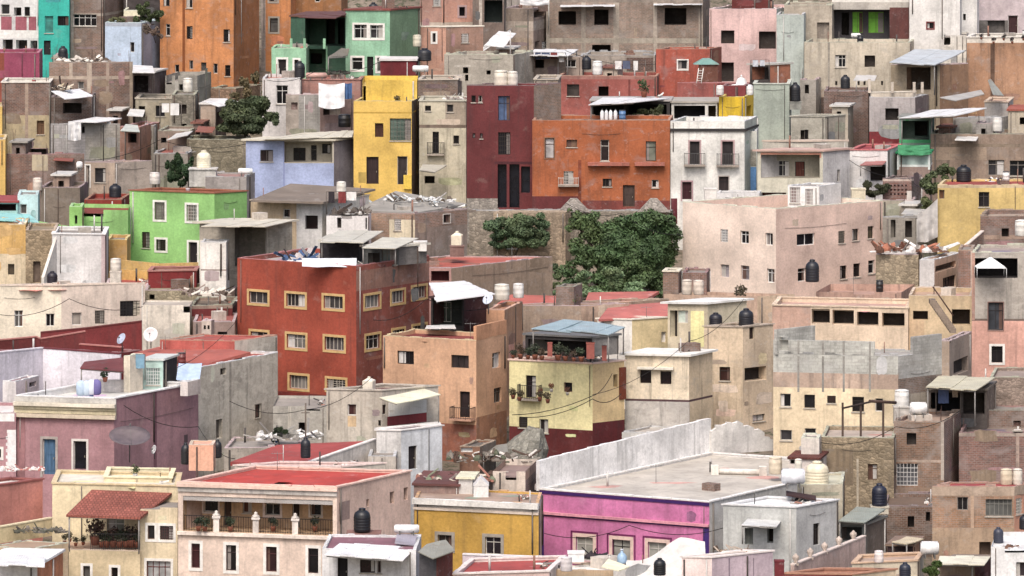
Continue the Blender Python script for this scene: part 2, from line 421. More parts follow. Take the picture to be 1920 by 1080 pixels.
def H(label, L, C, Rr, top, Y, phi=20, phi2=None, ml='p200,190,170', mr=None, roof='r150,140,130', par=.35, wins=(), paint=(), notch=(), rec=(),
      d=8, cat='house', name='house', into=None, bot=None, cope=None, lt=.2, group=None, junk=0, back=True, over=0, seed=None):
    """one building block. L, C, Rr: photo columns of the left end, near corner and right end; top: photo row of the wall head at the near corner; Y: distance"""
    rnd = random.Random(seed if seed is not None else int(L*7+C*3+top))
    phi2 = 90-phi if phi2 is None else phi2; mr = mr or ml  # mr is often ml darkened: the side wall's shade put into its colour
    c = P(C, top, Y); zt = c.z; c2 = c.xy
    dl = Vector((-math.cos(R(phi)), math.sin(R(phi)))); dr = Vector((math.cos(R(phi2)), math.sin(R(phi2))))
    def hit(px, dr_):
        k = (px-960)/F; den = dr_.x-k*dr_.y; return (k*c2.y-c2.x)/den
    ll = hit(L, dl) if L < C else d; lr = hit(Rr, dr) if Rr > C else d
    if Rr > C and (Rr-C < 22 or lr < 2.2):
        dd = min(d, 5.5); q = Vector(((Rr-960)/F*(c2.y+dd), c2.y+dd)); dr = (q-c2).normalized(); lr = (q-c2).length
    pl = c2+dl*ll; pr = c2+dr*lr; pb = pl+dr*lr
    zb = (min(gz(p.x, p.y) for p in (c2, pl, pr, pb))-1.5) if bot is None else bot
    if into: rc = into
    else: rc = thing(name, label, cat, (c2.x, c2.y, max(zb, gz(c2.x, c2.y))), group)
    FL, FR = Face(pl, c2), Face(c2, pr)
    res = dict(rc=rc, FL=FL, FR=FR, zt=zt, zr=zt-par, poly=[c2, pr, pb, pl], zb=zb, C=C)
    mb = MB()
    vis = []
    if L < C: vis.append((FL, ml, -1e9, C))
    if Rr > C: vis.append((FR, mr, C, 1e9))
    inner = []
    dep_of = abs(dl.cross(dr))
    for fc, sp, xa, xb in vis:
        maxd = .72*(lr if fc is FL else ll)*dep_of
        hol = []; pa = []
        for q in paint:
            x0, y0, x1, y1, m = q
            side = 'B'
            if x0 is None: x0, x1 = xa, xb
            if not (x0 < xb and x1 > xa): continue
            if (max(x0, xa)+min(x1, xb))/2 < xa: continue
            ax, bx = max(x0, xa), min(x1, xb)
            t0 = 0 if ax == -1e9 or ax <= (L if fc is FL else C) else fc.t(ax); t1 = fc.len if bx >= 1e9 or bx >= (C if fc is FL else Rr) else fc.t(bx)
            # rows refer to the near corner for full-width bands, else to the middle of the patch
            tr = (fc.len if fc is FL else 0) if q[0] is None else (t0+t1)/2
            pa.append((t0, t1, fc.z(tr, y1), fc.z(tr, y0), m))
        for q in notch:
            if xa <= (q[0]+q[2])/2 < xb: r = fc.rect(*q[:4]); hol.append((*r[:3], zt+1, 0))
        for q in wins:
            opt = q[5] if len(q) > 5 else {}
            if not (xa <= (q[1]+q[3])/2 < xb): continue
            r = fc.rect(*q[1:5]); r = (max(r[0], .05), min(r[1], fc.len-.05), r[2], min(r[3], zt-.05))
            if q[0] == 'o': opt = dict(opt, dep=min(opt.get('dep', 1.2), maxd))
            hol.append((*r, opt['dep'] if q[0] == 'o' else .2))
            opening(rc, fc, q[0], r, opt, rnd)
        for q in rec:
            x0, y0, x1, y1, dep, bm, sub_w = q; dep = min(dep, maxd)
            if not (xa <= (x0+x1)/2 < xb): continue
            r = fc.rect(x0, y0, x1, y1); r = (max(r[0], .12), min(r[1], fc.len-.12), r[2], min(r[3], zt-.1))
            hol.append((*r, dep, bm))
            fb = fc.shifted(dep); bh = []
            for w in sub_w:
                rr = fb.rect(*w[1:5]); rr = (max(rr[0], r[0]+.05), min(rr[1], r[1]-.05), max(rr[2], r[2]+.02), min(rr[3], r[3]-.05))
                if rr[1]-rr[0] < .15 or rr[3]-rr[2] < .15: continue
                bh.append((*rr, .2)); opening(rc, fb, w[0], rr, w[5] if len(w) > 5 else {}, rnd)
            m2 = MB(); grid(m2, fb, r[0], r[1], r[2], r[3], bh, [], bm); m2.build('recess_wall', rc)  # bm is mostly darker than the front: recess shade put into the colour
        grid(mb, fc, 0, fc.len, zb, zt, hol, pa, sp)
        if par > 0 or over == 0: detail(rc, fc, hol, zt, sp, rnd)
    # hidden sides
    pts = [pl, c2, pr, pb]; inn = inset(pts, lt)
    zr = zt-par
    for i in range(4):
        a, b = pts[i], pts[(i+1) % 4]
        seen = (i == 0 and L < C) or (i == 1 and Rr > C)
        sp = ml if i in (0, 2) else mr
        if not seen: mb.face([(a.x, a.y, zb), (b.x, b.y, zb), (b.x, b.y, zt), (a.x, a.y, zt)], sp)
    if par > 0:
        cp = cope or ml
        nots = notch
        if not nots:
            for i in range(4):
                a, b, ia, ib = pts[i], pts[(i+1) % 4], inn[i], inn[(i+1) % 4]
                mb.face([(a.x, a.y, zt), (b.x, b.y, zt), (ib.x, ib.y, zt), (ia.x, ia.y, zt)], cp)
                mb.face([(ib.x, ib.y, zr), (ia.x, ia.y, zr), (ia.x, ia.y, zt), (ib.x, ib.y, zt)], cope or (ml if i in (0, 2) else mr))
        mb.build('wall', rc)
        rm = MB(); rm.face([(p.x, p.y, zr) for p in inn], roof)
        if nots: rm = MB(); rm.face([(p.x, p.y, zr) for p in inset(pts, .01)], roof)
        rm.build('roof', rc)
        if not nots and not cope:
            m4 = MB(); base = (cope or ml); kk, rgb_ = base[0], [int(v) for v in base[1:].split(',')]
            es = ('p' if kk == 'h' else kk if kk in 'pqckb' else 'c')+','.join(str(min(240, int((v*.6+92)/24)*24+6)) for v in rgb_)  # lighter than the wall: sunlit top edges put into the colour
            for i in range(4):
                a, b, ia, ib = pts[i], pts[(i+1) % 4], inn[i], inn[(i+1) % 4]; n_ = max(1, int((b-a).length/.5)); u = 0.
                while u < .999:
                    w_ = rnd.uniform(.25, .8)/max(.3, (b-a).length); v = min(1., u+w_)
                    if True:
                        A_ = [a.lerp(b, u), a.lerp(b, v), ia.lerp(ib, v), ia.lerp(ib, u)]; h_ = rnd.choice([.012, .015, .02, .03, .045, .06, .09, .16 if kk in 'bkc' else .05])
                        m4.hexa([Vector((p.x, p.y, zt+.001)) for p in A_], [Vector((p.x, p.y, zt+h_)) for p in A_], es)
                    u = v
            m4.build('wall_top', rc)
        if cope:
            m3 = MB(); o_ = inset(pts, -.07-over); o2 = inset(pts, lt+.05)
            for i in range(4):
                j = (i+1) % 4; k_ = max(1, int((pts[j]-pts[i]).length/1.3))
                for q in range(k_):
                    u, v = q/k_+.002, (q+1)/k_-.002; dz = rnd.uniform(-.012, .03)
                    A_ = [o_[i].lerp(o_[j], u), o_[i].lerp(o_[j], v), o2[i].lerp(o2[j], v), o2[i].lerp(o2[j], u)]
                    m3.hexa([Vector((p.x, p.y, zt+.002)) for p in A_], [Vector((p.x, p.y, zt+.08+dz)) for p in A_], cope)
            m3.build('coping', rc)
    else:
        mb.build('wall', rc)
        rm = MB(); o_ = inset(pts, -.12-over)
        rm.hexa([Vector((p.x, p.y, zt)) for p in o_], [Vector((p.x, p.y, zt+.14)) for p in o_], roof); rm.build('roof', rc)
        res['zr'] = zt+.14
    if junk:    # starter bars left standing on unfinished roofs
        for k in range(junk):
            q = inn[k % 4]; m = MB()
            for i in range(3):
                x, y = q.x+rnd.uniform(-.1, .1), q.y+rnd.uniform(-.1, .1)
                m.tube((x, y, zr), (x+rnd.uniform(-.08, .08), y, zt+rnd.uniform(.5, 1.1)), .012, 'f90,60,50', 4)
            m.build('starter_bars', rc)
    ALLB.append((label, res)); return res
def onroof(b, px, py, m=.6):
    """point of building b's roof seen at that photo position, kept inside the roof"""
    z = b['zr']; Y = F*(CZ-z)/(py-HZ)
    ys = [p.y for p in b['poly']]; Y = min(max(Y, min(ys)+m), max(ys)-m)
    return Vector(((px-960)/F*Y, Y, z))
# ---------------------------------------------------------------- smaller things
def place(px, py, on):
    return onroof(on, px, py) if isinstance(on, dict) else P(px, py, on)
def tank(px, py, wpx, hpx, on, col, label, group=None, style='ribbed'):
    """water tank: photo column of its axis, row of its foot, width and height in photo pixels"""
    p = place(px, py, on); s = p.y/F; r = wpx*s/2; h = hpx*s
    t = thing('water_tank', label, 'water tank', p, group)
    m = MB()
    if style == 'ribbed':
        pr = [(r*.93, 0), (r*.97, h*.03)]
        for i in range(5):
            z = h*(.05+.12*i); pr += [(r*.97, z), (r, z+h*.03), (r, z+h*.08), (r*.97, z+h*.11)]
        pr += [(r*.97, h*.68), (r*.86, h*.79), (r*.55, h*.88), (r*.38, h*.9), (r*.38, h*.93)]
        m.lathe(p, pr, col, 24); m.build('body', t)
        m = MB(); m.lathe(p+Vector((0, 0, h*.93)), [(r*.42, 0), (r*.42, h*.03), (r*.3, h*.06), (.05, h*.07)], col, 20); m.build('lid', t)
    elif style == 'drum':
        m.lathe(p, [(r*.95, 0), (r, h*.05), (r, h*.3), (r*1.02, h*.33), (r, h*.36), (r, h*.62), (r*1.02, h*.65), (r, h*.68), (r*.97, h*.86), (r*.9, h*.9)], col, 24); m.build('body', t)
        m = MB(); m.lathe(p+Vector((0, 0, h*.9)), [(r*.98, 0), (r*.98, h*.05), (r*.5, h*.1), (.03, h*.11)], col, 20); m.build('lid', t)
    else:       # square asbestos cement tank with a peaked top
        a = random.uniform(-.4, .4)
        q = [Vector((p.x+x*math.cos(a)-y*math.sin(a), p.y+x*math.sin(a)+y*math.cos(a), p.z)) for x, y in ((-r*.86, -r*.86), (r*.86, -r*.86), (r*.86, r*.86), (-r*.86, r*.86))]
        z1 = Vector((0, 0, h*.74)); c = Vector((p.x, p.y, p.z+h)); top = [v.lerp(Vector((p.x, p.y, v.z)), -.06)+z1 for v in q]
        m.hexa(q, top, col); 
        tt = [v.lerp(c, .75) for v in top]
        m.hexa(top, tt, col); m.build('body', t)
        m = MB(); m.lathe(Vector((p.x, p.y, tt[0].z+.004)), [(r*.28, 0), (r*.28, h*.08), (r*.1, h*.1)], col, 14); m.build('lid', t)
    return t
def stand(px, py, wpx, hpx, on, spec, label, cat='plinth', name='tank_plinth'):
    p = place(px, py, on); s = p.y/F; m = MB(); w = wpx*s; h = hpx*s
    m.box(p, w, w*.9, h-.08, spec); m.box(p+Vector((0, 0, h-.08)), w*1.08, w*.98, .08, spec)
    return tag(m.build(name), label, cat)
def cyl_heater(x0, x1, py, on, label, col='x240,240,238', d=.5, name='water_heater', cat='water heater'):
    a, b = place(x0, py, on), place(x1, py, on); b.y = a.y; b.z = a.z
    t = thing(name, label, cat, (a+b)/2)
    m = MB(); c = Vector((0, 0, d*.75)); m.tube(a+c, b+c, d/2, col, 18)
    m.tube(a+c-Vector((.06, 0, 0)), a+c, d*.4, col, 18); m.tube(b+c, b+c+Vector((.06, 0, 0)), d*.4, col, 18); m.build('cylinder', t)
    for q in (.2, .8):
        m = MB(); p = a.lerp(b, q); m.box(p, .08, d, .28, 'f110,108,105'); m.build('foot', t)
    return t
def dish(px, py, dpx, Y, label, col='x215,215,215', az=-20, el=35, mast=1.0):
    """satellite dish; px, py is the centre of the bowl"""
    p = P(px, py, Y); r = dpx*Y/F/2; t = thing('satellite_dish', label, 'satellite dish', p-Vector((0, 0, mast)))
    n = Vector((math.sin(R(az))*math.cos(R(el)), -math.cos(R(az))*math.cos(R(el)), math.sin(R(el)))); q = n.to_track_quat('Z', 'Y')
    m = MB(); K = 20; rings = []
    for side in (0, 1):
        for j in range(5):
            rr = r*j/4 if j else r*.02; zz = .28*r*(rr/r)**2-(0.02 if side else 0); i0 = len(m.v); rings.append(i0)
            for k in range(K):
                an = 2*math.pi*k/K; m.v.append(tuple(p+q @ Vector((rr*math.cos(an), rr*math.sin(an), zz))))
    def st(a, b, fl):
        for k in range(K):
            k2 = (k+1) % K; f = (a+k, a+k2, b+k2, b+k); m.f.append(f if not fl else f[::-1]); m.mi.append(m.m(col)); m.sm.append(True)
    for j in range(4): st(rings[j], rings[j+1], False); st(rings[5+j], rings[6+j], True)
    st(rings[4], rings[9], False)
    m.build('bowl', t)
    m = MB(); m.tube(p-Vector((0, 0, mast)), p-Vector((0, 0, .02)), .035, 'f90,88,86'); m.build('mast', t)
    m = MB(); f = p+n*r*.9; m.tube(p+q @ Vector((0, -r*.9, .2*r)), f, .014, 'f110,108,105', 5); m.tube(f, f-n*.12, .05, 'f110,108,105', 8); m.build('feed_arm', t)
    return t
def canopy(quad, label, spec='m235,235,235', posts=(), th=.06, name='awning', cat='awning', pm='f150,145,140', drop=2.2, beams=True, rip=0, group=None):
    """sloping sheet roof; quad = four (px, py, Y); posts = corner numbers that carry a post"""
    q = [P(*k) for k in quad]; t = thing(name, label, cat, (q[0]+q[1]+q[2]+q[3])/4-Vector((0, 0, drop)), group)
    m = MB(); rs = random.Random(int(quad[0][0]*3+quad[0][1])); N = max(1, min(14, int((q[1]-q[0]).length/.85)))
    if spec[0] not in 'ml': m.slab(q, th, spec)
    else:           # overlapping sheets, none quite level or cut to the same length
        for i in range(N):
            u, v = max(0, i/N-.03/N), min(1, (i+1)/N+.03/N); dz = Vector((0, 0, (.03 if i % 2 else 0)+rs.uniform(-.012, .012))); e0, e1 = rs.uniform(-.02, .03), rs.uniform(-.02, .02)
            a, b, c, d = q[0].lerp(q[1], u), q[0].lerp(q[1], v), q[3].lerp(q[2], v), q[3].lerp(q[2], u)
            sag = Vector((0, 0, -.05*rs.random())); A = [a.lerp(d, -e0), b.lerp(c, -e0), c.lerp(b, e1), d.lerp(a, e1)]; mid0, mid1 = A[0].lerp(A[3], .5)+sag, A[1].lerp(A[2], .5)+sag
            m.slab([A[0]+dz, A[1]+dz, mid1+dz, mid0+dz], th, spec); m.slab([mid0+dz, mid1+dz, A[2]+dz, A[3]+dz], th, spec)
    m.build('sheet', t)
    if beams:
        dn = Vector((0, 0, th+.05))
        m = MB(); m.tube(q[0].lerp(q[2], .03)-dn, q[1].lerp(q[3], .03)-dn, .04, pm, 4); m.build('beam', t)
        m = MB(); m.tube(q[3].lerp(q[1], .03)-dn, q[2].lerp(q[0], .03)-dn, .04, pm, 4); m.build('beam', t)
    for i in posts:
        m = MB(); p = q[i].lerp((q[0]+q[1]+q[2]+q[3])/4, .06); m.tube(p-Vector((0, 0, drop)), p-Vector((0, 0, th)), .045, pm, 6); m.build('post', t)
    return t
def wallseg(pts, h, label, spec, th=.22, cap=None, name='wall', cat='wall', down=3, into=None):
    """free standing wall: pts = (px, py of its top, Y); h unused rows below: down metres"""
    m = MB(); q = [P(*p) for p in pts]
    for a, b in zip(q, q[1:]):
        d = (b-a); d.z = 0; d.normalize(); n = Vector((d.y, -d.x, 0))*th/2
        A = [a+n, b+n, b-n, a-n]
        bt = [Vector((v.x, v.y, min(a.z, b.z)-down)) for v in A]; tp = [Vector((v.x, v.y, (a if i in (0, 3) else b).z)) for i, v in enumerate(A)]
        m.hexa(bt, tp, spec)
        if cap:
            n2 = n*1.35; B = [a+n2, b+n2, b-n2, a-n2]; B = [Vector((v.x, v.y, (a if i in (0, 3) else b).z+.003)) for i, v in enumerate(B)]
            m.hexa(B, [v+Vector((0, 0, .08)) for v in B], cap)
    o = m.build(name, into); 
    return o if into else tag(o, label, cat)
def leaf_mat(rgb, name='foliage'):
    t = NT(name); c = tuple(lin(v) for v in rgb)
    n1 = t.noise(t.pos(1), .75, 5, .7); n2 = t.noise(t.pos(1), 9, 2, .6); n3 = t.noise(t.pos(1), .3, 3, .6)
    col = t.val(c, t.ramp(n1, .3, .7, .35, 1.75)); col = t.mix(t.ramp(n3, .4, .65, 0, .55), col, (c[0]*1.7, c[1]*1.25, c[2]*1.1)); col = t.val(col, t.ramp(n2, .3, .7, .6, 1.5))
    t.fin(col, .65); t.p.inputs['Specular IOR Level'].default_value = .3
    return t.m
LEAF = {}
def foliage(m, blobs, n, size, spec, rnd):
    tot = sum(r[0]*r[1]*r[2] for _, r in blobs)
    for c, r in blobs:
        c = Vector(c); k = int(n*(r[0]*r[1]*r[2])/tot)+12
        for _ in range(k):
            while True:
                v = Vector((rnd.uniform(-1, 1), rnd.uniform(-1, 1), rnd.uniform(-1, 1)))
                if .3 < v.length < 1: break
            v = v*(1+.25*mnoise.noise(v*2.3+c)); p = c+Vector((v.x*r[0], v.y*r[1], v.z*r[2]))
            s = size*rnd.uniform(.55, 1.35)
            nn = (v.normalized()*.6+Vector((rnd.uniform(-1, 1), rnd.uniform(-1, 1), rnd.uniform(-.4, 1)))).normalized()
            a = nn.orthogonal().normalized()*s; a = Matrix.Rotation(rnd.uniform(0, 6.28), 3, nn) @ a; b = nn.cross(a).normalized()*s*.5
            m.face([p-a, p-b*.9, p+a, p+b*.9], spec)
def tree(name, label, cat, px, py, Y, blobs, rgb, n=2500, size=.16, trunk=.15, seed=1, base=None, limbs=True):
    """blobs: (px, py, dY, rx_px, ry_px) clumps; px, py is the foot of the trunk"""
    rnd = random.Random(seed); p = P(px, py, Y); t = thing(name, label, cat, p)
    if rgb not in LEAF: LEAF[rgb] = leaf_mat(rgb)
    bl = []
    for bx, by, dY, rx, ry in blobs:
        c = P(bx, by, Y+dY); s = (Y+dY)/F; bl.append((c, (rx*s, (rx+ry)*.5*s, ry*s)))
    m = MB(); zs = sum(b[0].z for b in bl)/len(bl)
    mid = Vector((sum(b[0].x for b in bl)/len(bl), sum(b[0].y for b in bl)/len(bl), 0)); mid.z = p.z+(min(b[0].z for b in bl)-p.z)*.6 if min(b[0].z for b in bl) > p.z else p.z+.3
    m.tube(p-Vector((0, 0, .5)), mid, trunk, 'w80,65,50', 8, trunk*.7)
    for c, r in bl:
        if name == 'tree': m.tube(mid, c, trunk*.55, 'w80,65,50', 6, trunk*.15)
    m.build('trunk', t)
    m = MB(); sub_b = []
    for c, r in bl:     # break each clump into smaller ones so that gaps show
        k = max(5, int(r[0]*r[2]*6))
        for _ in range(k):
            v = Vector((rnd.gauss(0, 1), rnd.gauss(0, 1), rnd.gauss(0, 1))).normalized()*rnd.uniform(.2, .85)
            q = rnd.uniform(.2, .42); sub_b.append((c+Vector((v.x*r[0], v.y*r[1], v.z*r[2])), (r[0]*q, r[1]*q, r[2]*q)))
    foliage(m, sub_b, int(n*2.4), size*.85, LEAF[rgb], rnd); m.build('crown', t)
    return t
def potplant(px, py, hpx, on, label, rgb=(48, 62, 38), pot='f165,90,65', group=None, seed=0):
    p = place(px, py, on); s = p.y/F; h = hpx*s; rnd = random.Random(seed+int(px*3)); t = thing('potted_plant', label, 'potted plant', p, group)
    if rgb not in LEAF: LEAF[rgb] = leaf_mat(rgb)
    m = MB(); m.lathe(p, [(h*.13, 0), (h*.2, h*.3), (h*.21, h*.34)], pot, 10); m.build('pot', t)
    m = MB(); foliage(m, [(p+Vector((rnd.uniform(-.15, .15)*h, rnd.uniform(-.1, .1)*h, h*rnd.uniform(.5, .85))), (h*.3, h*.3, h*.25)) for _ in range(4)], 150, max(.05, h*.09), LEAF[rgb], rnd); m.build('foliage', t)
    return t
def rubble(x0, x1, py, on, label, specs, n=14, size=.35, depth=2., seed=3, name='junk_pile', cat='junk pile', flat=.4):
    """boards, lumps and crumpled scraps lying about; nobody could count them"""
    rnd = random.Random(seed); m = MB(); n = int(n*2.6)
    for i in range(n):
        p = place(rnd.uniform(x0, x1), py, on)+Vector((0, rnd.uniform(0, depth), 0)); s = size*rnd.uniform(.25, .7); sp = rnd.choice(specs); q = rnd.random()
        if q < .4:      # a board or pole
            d = Vector((rnd.uniform(-1, 1), rnd.uniform(-.6, .6), rnd.uniform(0, .35))).normalized(); L_ = s*rnd.uniform(1.6, 4); wv = d.orthogonal().normalized()*s*rnd.uniform(.08, .3); up = Vector((0, 0, .04))
            a = p+Vector((0, 0, .03)); b = a+d*L_; A = [a-wv, b-wv, b+wv, a+wv]; m.hexa(A, [v+up for v in A], sp)
        else:
            k = 6 if q < .8 else 5; a0 = rnd.uniform(0, 6); hh = s*(rnd.uniform(.3, .9) if q < .8 else .12)*(1+flat)
            bot = [p+Vector((math.cos(a0+j*6.283/k)*s*rnd.uniform(.5, 1), math.sin(a0+j*6.283/k)*s*rnd.uniform(.4, .8), 0)) for j in range(k)]
            mid = [v+(v-p)*rnd.uniform(-.1, .15)+Vector((0, 0, hh*rnd.uniform(.4, .6))) for v in bot]
            top = [v.lerp(p, rnd.uniform(.4, .8))+Vector((rnd.uniform(-.1, .1)*s, 0, hh*rnd.uniform(.8, 1.2))) for v in bot]
            m.hexa(bot, mid, sp); m.hexa(mid, top, sp)
    return tag(m.build(name), label, cat, kind='stuff')
def cloth(x0, y0, x1, y1, Y, label, spec='l235,235,235', sag=.35, name='tarpaulin', cat='tarpaulin', nx=18, nz=12, seed=1, lean=.0, shape=None):
    """a hanging or draped sheet with folds and a real thickness"""
    rnd = random.Random(seed); m = MB(); V = []
    for j in range(nz+1):
        for i in range(nx+1):
            u, v = i/nx, j/nz; yy = y0+(y1-y0)*v; xx = x0+(x1-x0)*u
            if shape: xx, yy = shape(u, v)
            p = P(xx, yy, Y); p.y += lean*(1-v)+.16*math.sin(u*11+seed)*(.3+v)+.1*mnoise.noise(Vector((u*4, v*4, seed)))
            p.z -= sag*math.sin(math.pi*u)*(.3 if v < .2 else .6)*(1-.3*v); V.append(p)
    for j in range(nz):
        for i in range(nx):
            a = j*(nx+1)+i; m.face([V[a+nx+1], V[a+nx+2], V[a+1], V[a]], spec, True)
    th = Vector((0, .03, 0))
    for j in range(nz):
        for i in range(nx):
            a = j*(nx+1)+i; m.face([V[a]+th, V[a+1]+th, V[a+nx+2]+th, V[a+nx+1]+th], spec, True)
    return tag(m.build(name), label, cat)
def pole(px, y0, y1, Y, label, spec='f120,115,110', r=.05, name='pole', cat='pole', arm=None):
    t = thing(name, label, cat, P(px, y1, Y)); m = MB(); m.tube(P(px, y1, Y), P(px, y0, Y), r, spec, 8); m.build('mast', t)
    if arm:
        for dx, dy in arm: 
            m = MB(); a = P(px, y0+dy, Y); m.tube(a-Vector((dx*Y/F, 0, 0)), a+Vector((dx*Y/F, 0, 0)), r*.6, spec, 5); m.build('crossarm', t)
    return t
def cable(pts, label, r=.02, sag=0, name='cable'):
    m = MB(); q = [P(*p) for p in pts]
    for a, b in zip(q, q[1:]):
        N = 8
        for i in range(N):
            u, v = i/N, (i+1)/N; m.tube(a.lerp(b, u)-Vector((0, 0, sag*4*u*(1-u))), a.lerp(b, v)-Vector((0, 0, sag*4*v*(1-v))), r, 'f35,32,32', 4)
    return tag(m.build(name), label, 'cable')
def antenna(px, py, hpx, on, label):
    p = place(px, py, on); s = p.y/F; h = hpx*s; t = thing('antenna', label, 'antenna', p); m = MB(); m.tube(p, p+Vector((0, 0, h)), .018, 'f120,118,115', 5); m.build('mast', t)
    m = MB(); a = p+Vector((0, 0, h*.92)); m.tube(a-Vector((.4, .1, 0)), a+Vector((.4, -.1, 0)), .012, 'f150,148,145', 4)
    for i in range(5): b = a+Vector((-.32+.16*i, 0, 0)); m.tube(b-Vector((0, .25, 0)), b+Vector((0, .25, 0)), .01, 'f150,148,145', 4)
    m.build('elements', t); return t
def w(a, b, c, d, **k): return ('w', a, b, c, d, k)
def dr(a, b, c, d, **k): return ('d', a, b, c, d, k)
def op(a, b, c, d, **k): return ('o', a, b, c, d, k)
# ---------------------------------------------------------------- the hillside
def ground():
    m = MB(); xs = [-400+20*i for i in range(14)]+[-120+6*i for i in range(1, 41)]+[120+20*i for i in range(1, 15)]
    ys = [60, 110, 160, 200, 230, 255]+[270+5*i for i in range(60)]+[580, 620, 680, 760, 900, 1200]
    g = [[(x, y, gz(x, y)) for x in xs] for y in ys]
    t = NT('hillside_earth'); n1 = t.noise(t.pos(1), .25, 8, .7); n2 = t.noise(t.pos(1), 1.7, 6, .7)
    col = t.mix(t.ramp(n1, .4, .6), (.10, .08, .06), (.22, .18, .14)); col = t.mix(t.ramp(n2, .5, .62), col, (.05, .055, .03))
    mt = t.fin(col, .95, n2, .8, .15)
    for j in range(len(ys)-1):
        for i in range(len(xs)-1): m.face([g[j][i], g[j][i+1], g[j+1][i+1], g[j+1][i]], mt, True)
    tag(m.build('hillside', org=(0, 0, 0)), kind='structure')
ground()
# ================================================================ top rows (farthest)
T = {}
T['balc'] = H('white house with pink balcony panels at the top left corner', -60, 76, 84, -20, 426, 8, 78, ml='p235,232,232', par=0,
  wins=[w(2,8,18,27), op(26,14,40,30), w(46,13,56,30), op(5,74,24,98), op(30,75,51,100), op(57,76,70,98)],
  paint=[(2,31,22,56,'p185,95,110'), (29,31,50,58,'p185,95,110'), (54,31,68,60,'p185,95,110'), (None,57,None,72,'f240,236,232')])
T['turq'] = H('turquoise house with a small awning over its door', 72, 130, 134, -24, 423, 8, 80, ml='p40,195,175', par=.2, wins=[w(108,30,129,48), w(84,30,100,62,fr='f60,190,180',pane='g60,150,140'), dr(82,76,95,103)])
T['adobe'] = H('tall brown brick house with a strip window and a floor band', 132, 193, 233, -30, 424, 10, 78, ml='b168,138,118', mr='b165,132,112', wins=[w(137,27,181,49,n=4)], paint=[(None,25,None,30,'c175,160,145'), (132,-30,138,120,'c170,160,150')])
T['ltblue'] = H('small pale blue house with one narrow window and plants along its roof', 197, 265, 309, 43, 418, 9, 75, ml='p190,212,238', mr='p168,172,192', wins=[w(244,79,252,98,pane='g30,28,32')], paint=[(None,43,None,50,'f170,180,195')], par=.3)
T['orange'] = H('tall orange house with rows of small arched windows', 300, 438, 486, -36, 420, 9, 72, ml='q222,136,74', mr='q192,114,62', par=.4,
  wins=[w(306,-8,318,12), w(349,-8,361,15), w(311,45,319,67), w(350,49,361,73), w(419,55,431,79), w(328,121,336,136), w(355,113,362,130), w(377,117,387,133), w(400,119,408,138), w(422,122,432,143)], paint=[(342,-36,347,180,'f150,75,30')])
T['orange2'] = H('narrow peeling orange house with arched windows beside the green one', 490, 545, 560, -30, 429, 9, 80, ml='q215,130,70', wins=[w(505,-12,520,3,sur='G'), w(506,34,521,60,sur='G')], paint=[(483,-30,498,160,'c165,150,140')])
T['ochre_b'] = H('ochre brown wall of a house above the dark green terrace', 545, 640, 652, -30, 432, 6, 80, ml='q175,112,62', wins=[w(590,-10,600,4)])
# green house
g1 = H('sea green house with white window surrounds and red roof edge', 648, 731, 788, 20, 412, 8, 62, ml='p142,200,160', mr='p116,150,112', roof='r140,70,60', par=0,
  wins=[w(664,46,688,72,sur='W',n=2,fr='f235,235,230'), w(694,47,718,72,sur='W',n=2,fr='f235,235,230'), w(660,108,680,131,sur='W',fr='f235,235,230'), dr(688,106,700,148,pane='g30,30,32'), w(707,108,722,134,sur='W')])
T['green'] = g1
H('', 545, 650, 650, 32, 414, 6, 80, ml='p62,104,82', mr='p62,104,82', par=0, roof='m118,70,62', into=g1['rc'], d=7,
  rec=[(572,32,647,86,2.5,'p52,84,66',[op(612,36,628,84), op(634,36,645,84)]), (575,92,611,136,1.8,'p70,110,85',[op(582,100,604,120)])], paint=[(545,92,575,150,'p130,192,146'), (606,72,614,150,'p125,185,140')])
g2 = H('low sea green annex with white framed doors and a planted terrace', 509, 574, 580, 91, 410, 7, 80, ml='p148,208,164', par=.15,
  wins=[dr(521,111,537,141,sur='W',pane='w40,30,30'), dr(552,112,560,141,sur='W',pane='w40,30,30')], d=5)
T['annex'] = g2
for k, x in enumerate((546, 571, 608)): 
    m = MB(); p = P(x, 91, 410.5); m.box(p, .22, .22, .85, 'p140,200,155'); m.build('terrace_post', g2['rc'])
canopy([(560,32,412), (640,20,416), (650,26,412), (628,34,410)], 'dark red sheet roof sloping over the dark green terrace', 'm120,72,66', name='sheet_roof', cat='sheet roof', beams=False)
canopy([(614,107,408), (652,105,411), (655,92,412), (640,90,411)], 'small striped awning below the dark green terrace', 'm150,140,130', posts=(0,), drop=1.6)
rubble(612, 652, 140, 408.5, 'dark shrubs and rubbish under the striped awning', ['f60,66,52', 'f80,78,70', 'f44,48,40'], 14, .5, 1.5, 5, 'scrub_pile', 'rubbish pile')
# pink brown houses
T['pb1'] = H('dusty pink house at the top with two small windows and a white ledge', 787, 828, 886, -26, 425, 15, 16, ml='q190,140,122', mr='q212,150,128', wins=[w(812,-4,826,11), w(861,13,872,30,sur='K')], paint=[(None,42,None,60,'c200,180,160')])
T['pb2'] = H('peach plastered house with one white framed slot window', 788, 836, 906, 51, 417, 8, 20, ml='q222,160,134', mr='q170,128,108', par=.12, roof='r215,205,190', cope='f235,225,205', wins=[w(811,62,817,79,sur='W'), w(865,63,879,80,pane='w120,90,75')])
T['niche'] = H('dark brown niche house with white post at the top', 886, 945, 950, -20, 422, 6, 80, ml='q130,110,98', rec=[(908,0,942,42,1.5,'p50,60,58',[])], paint=[(898,-20,904,60,'c195,180,165')])
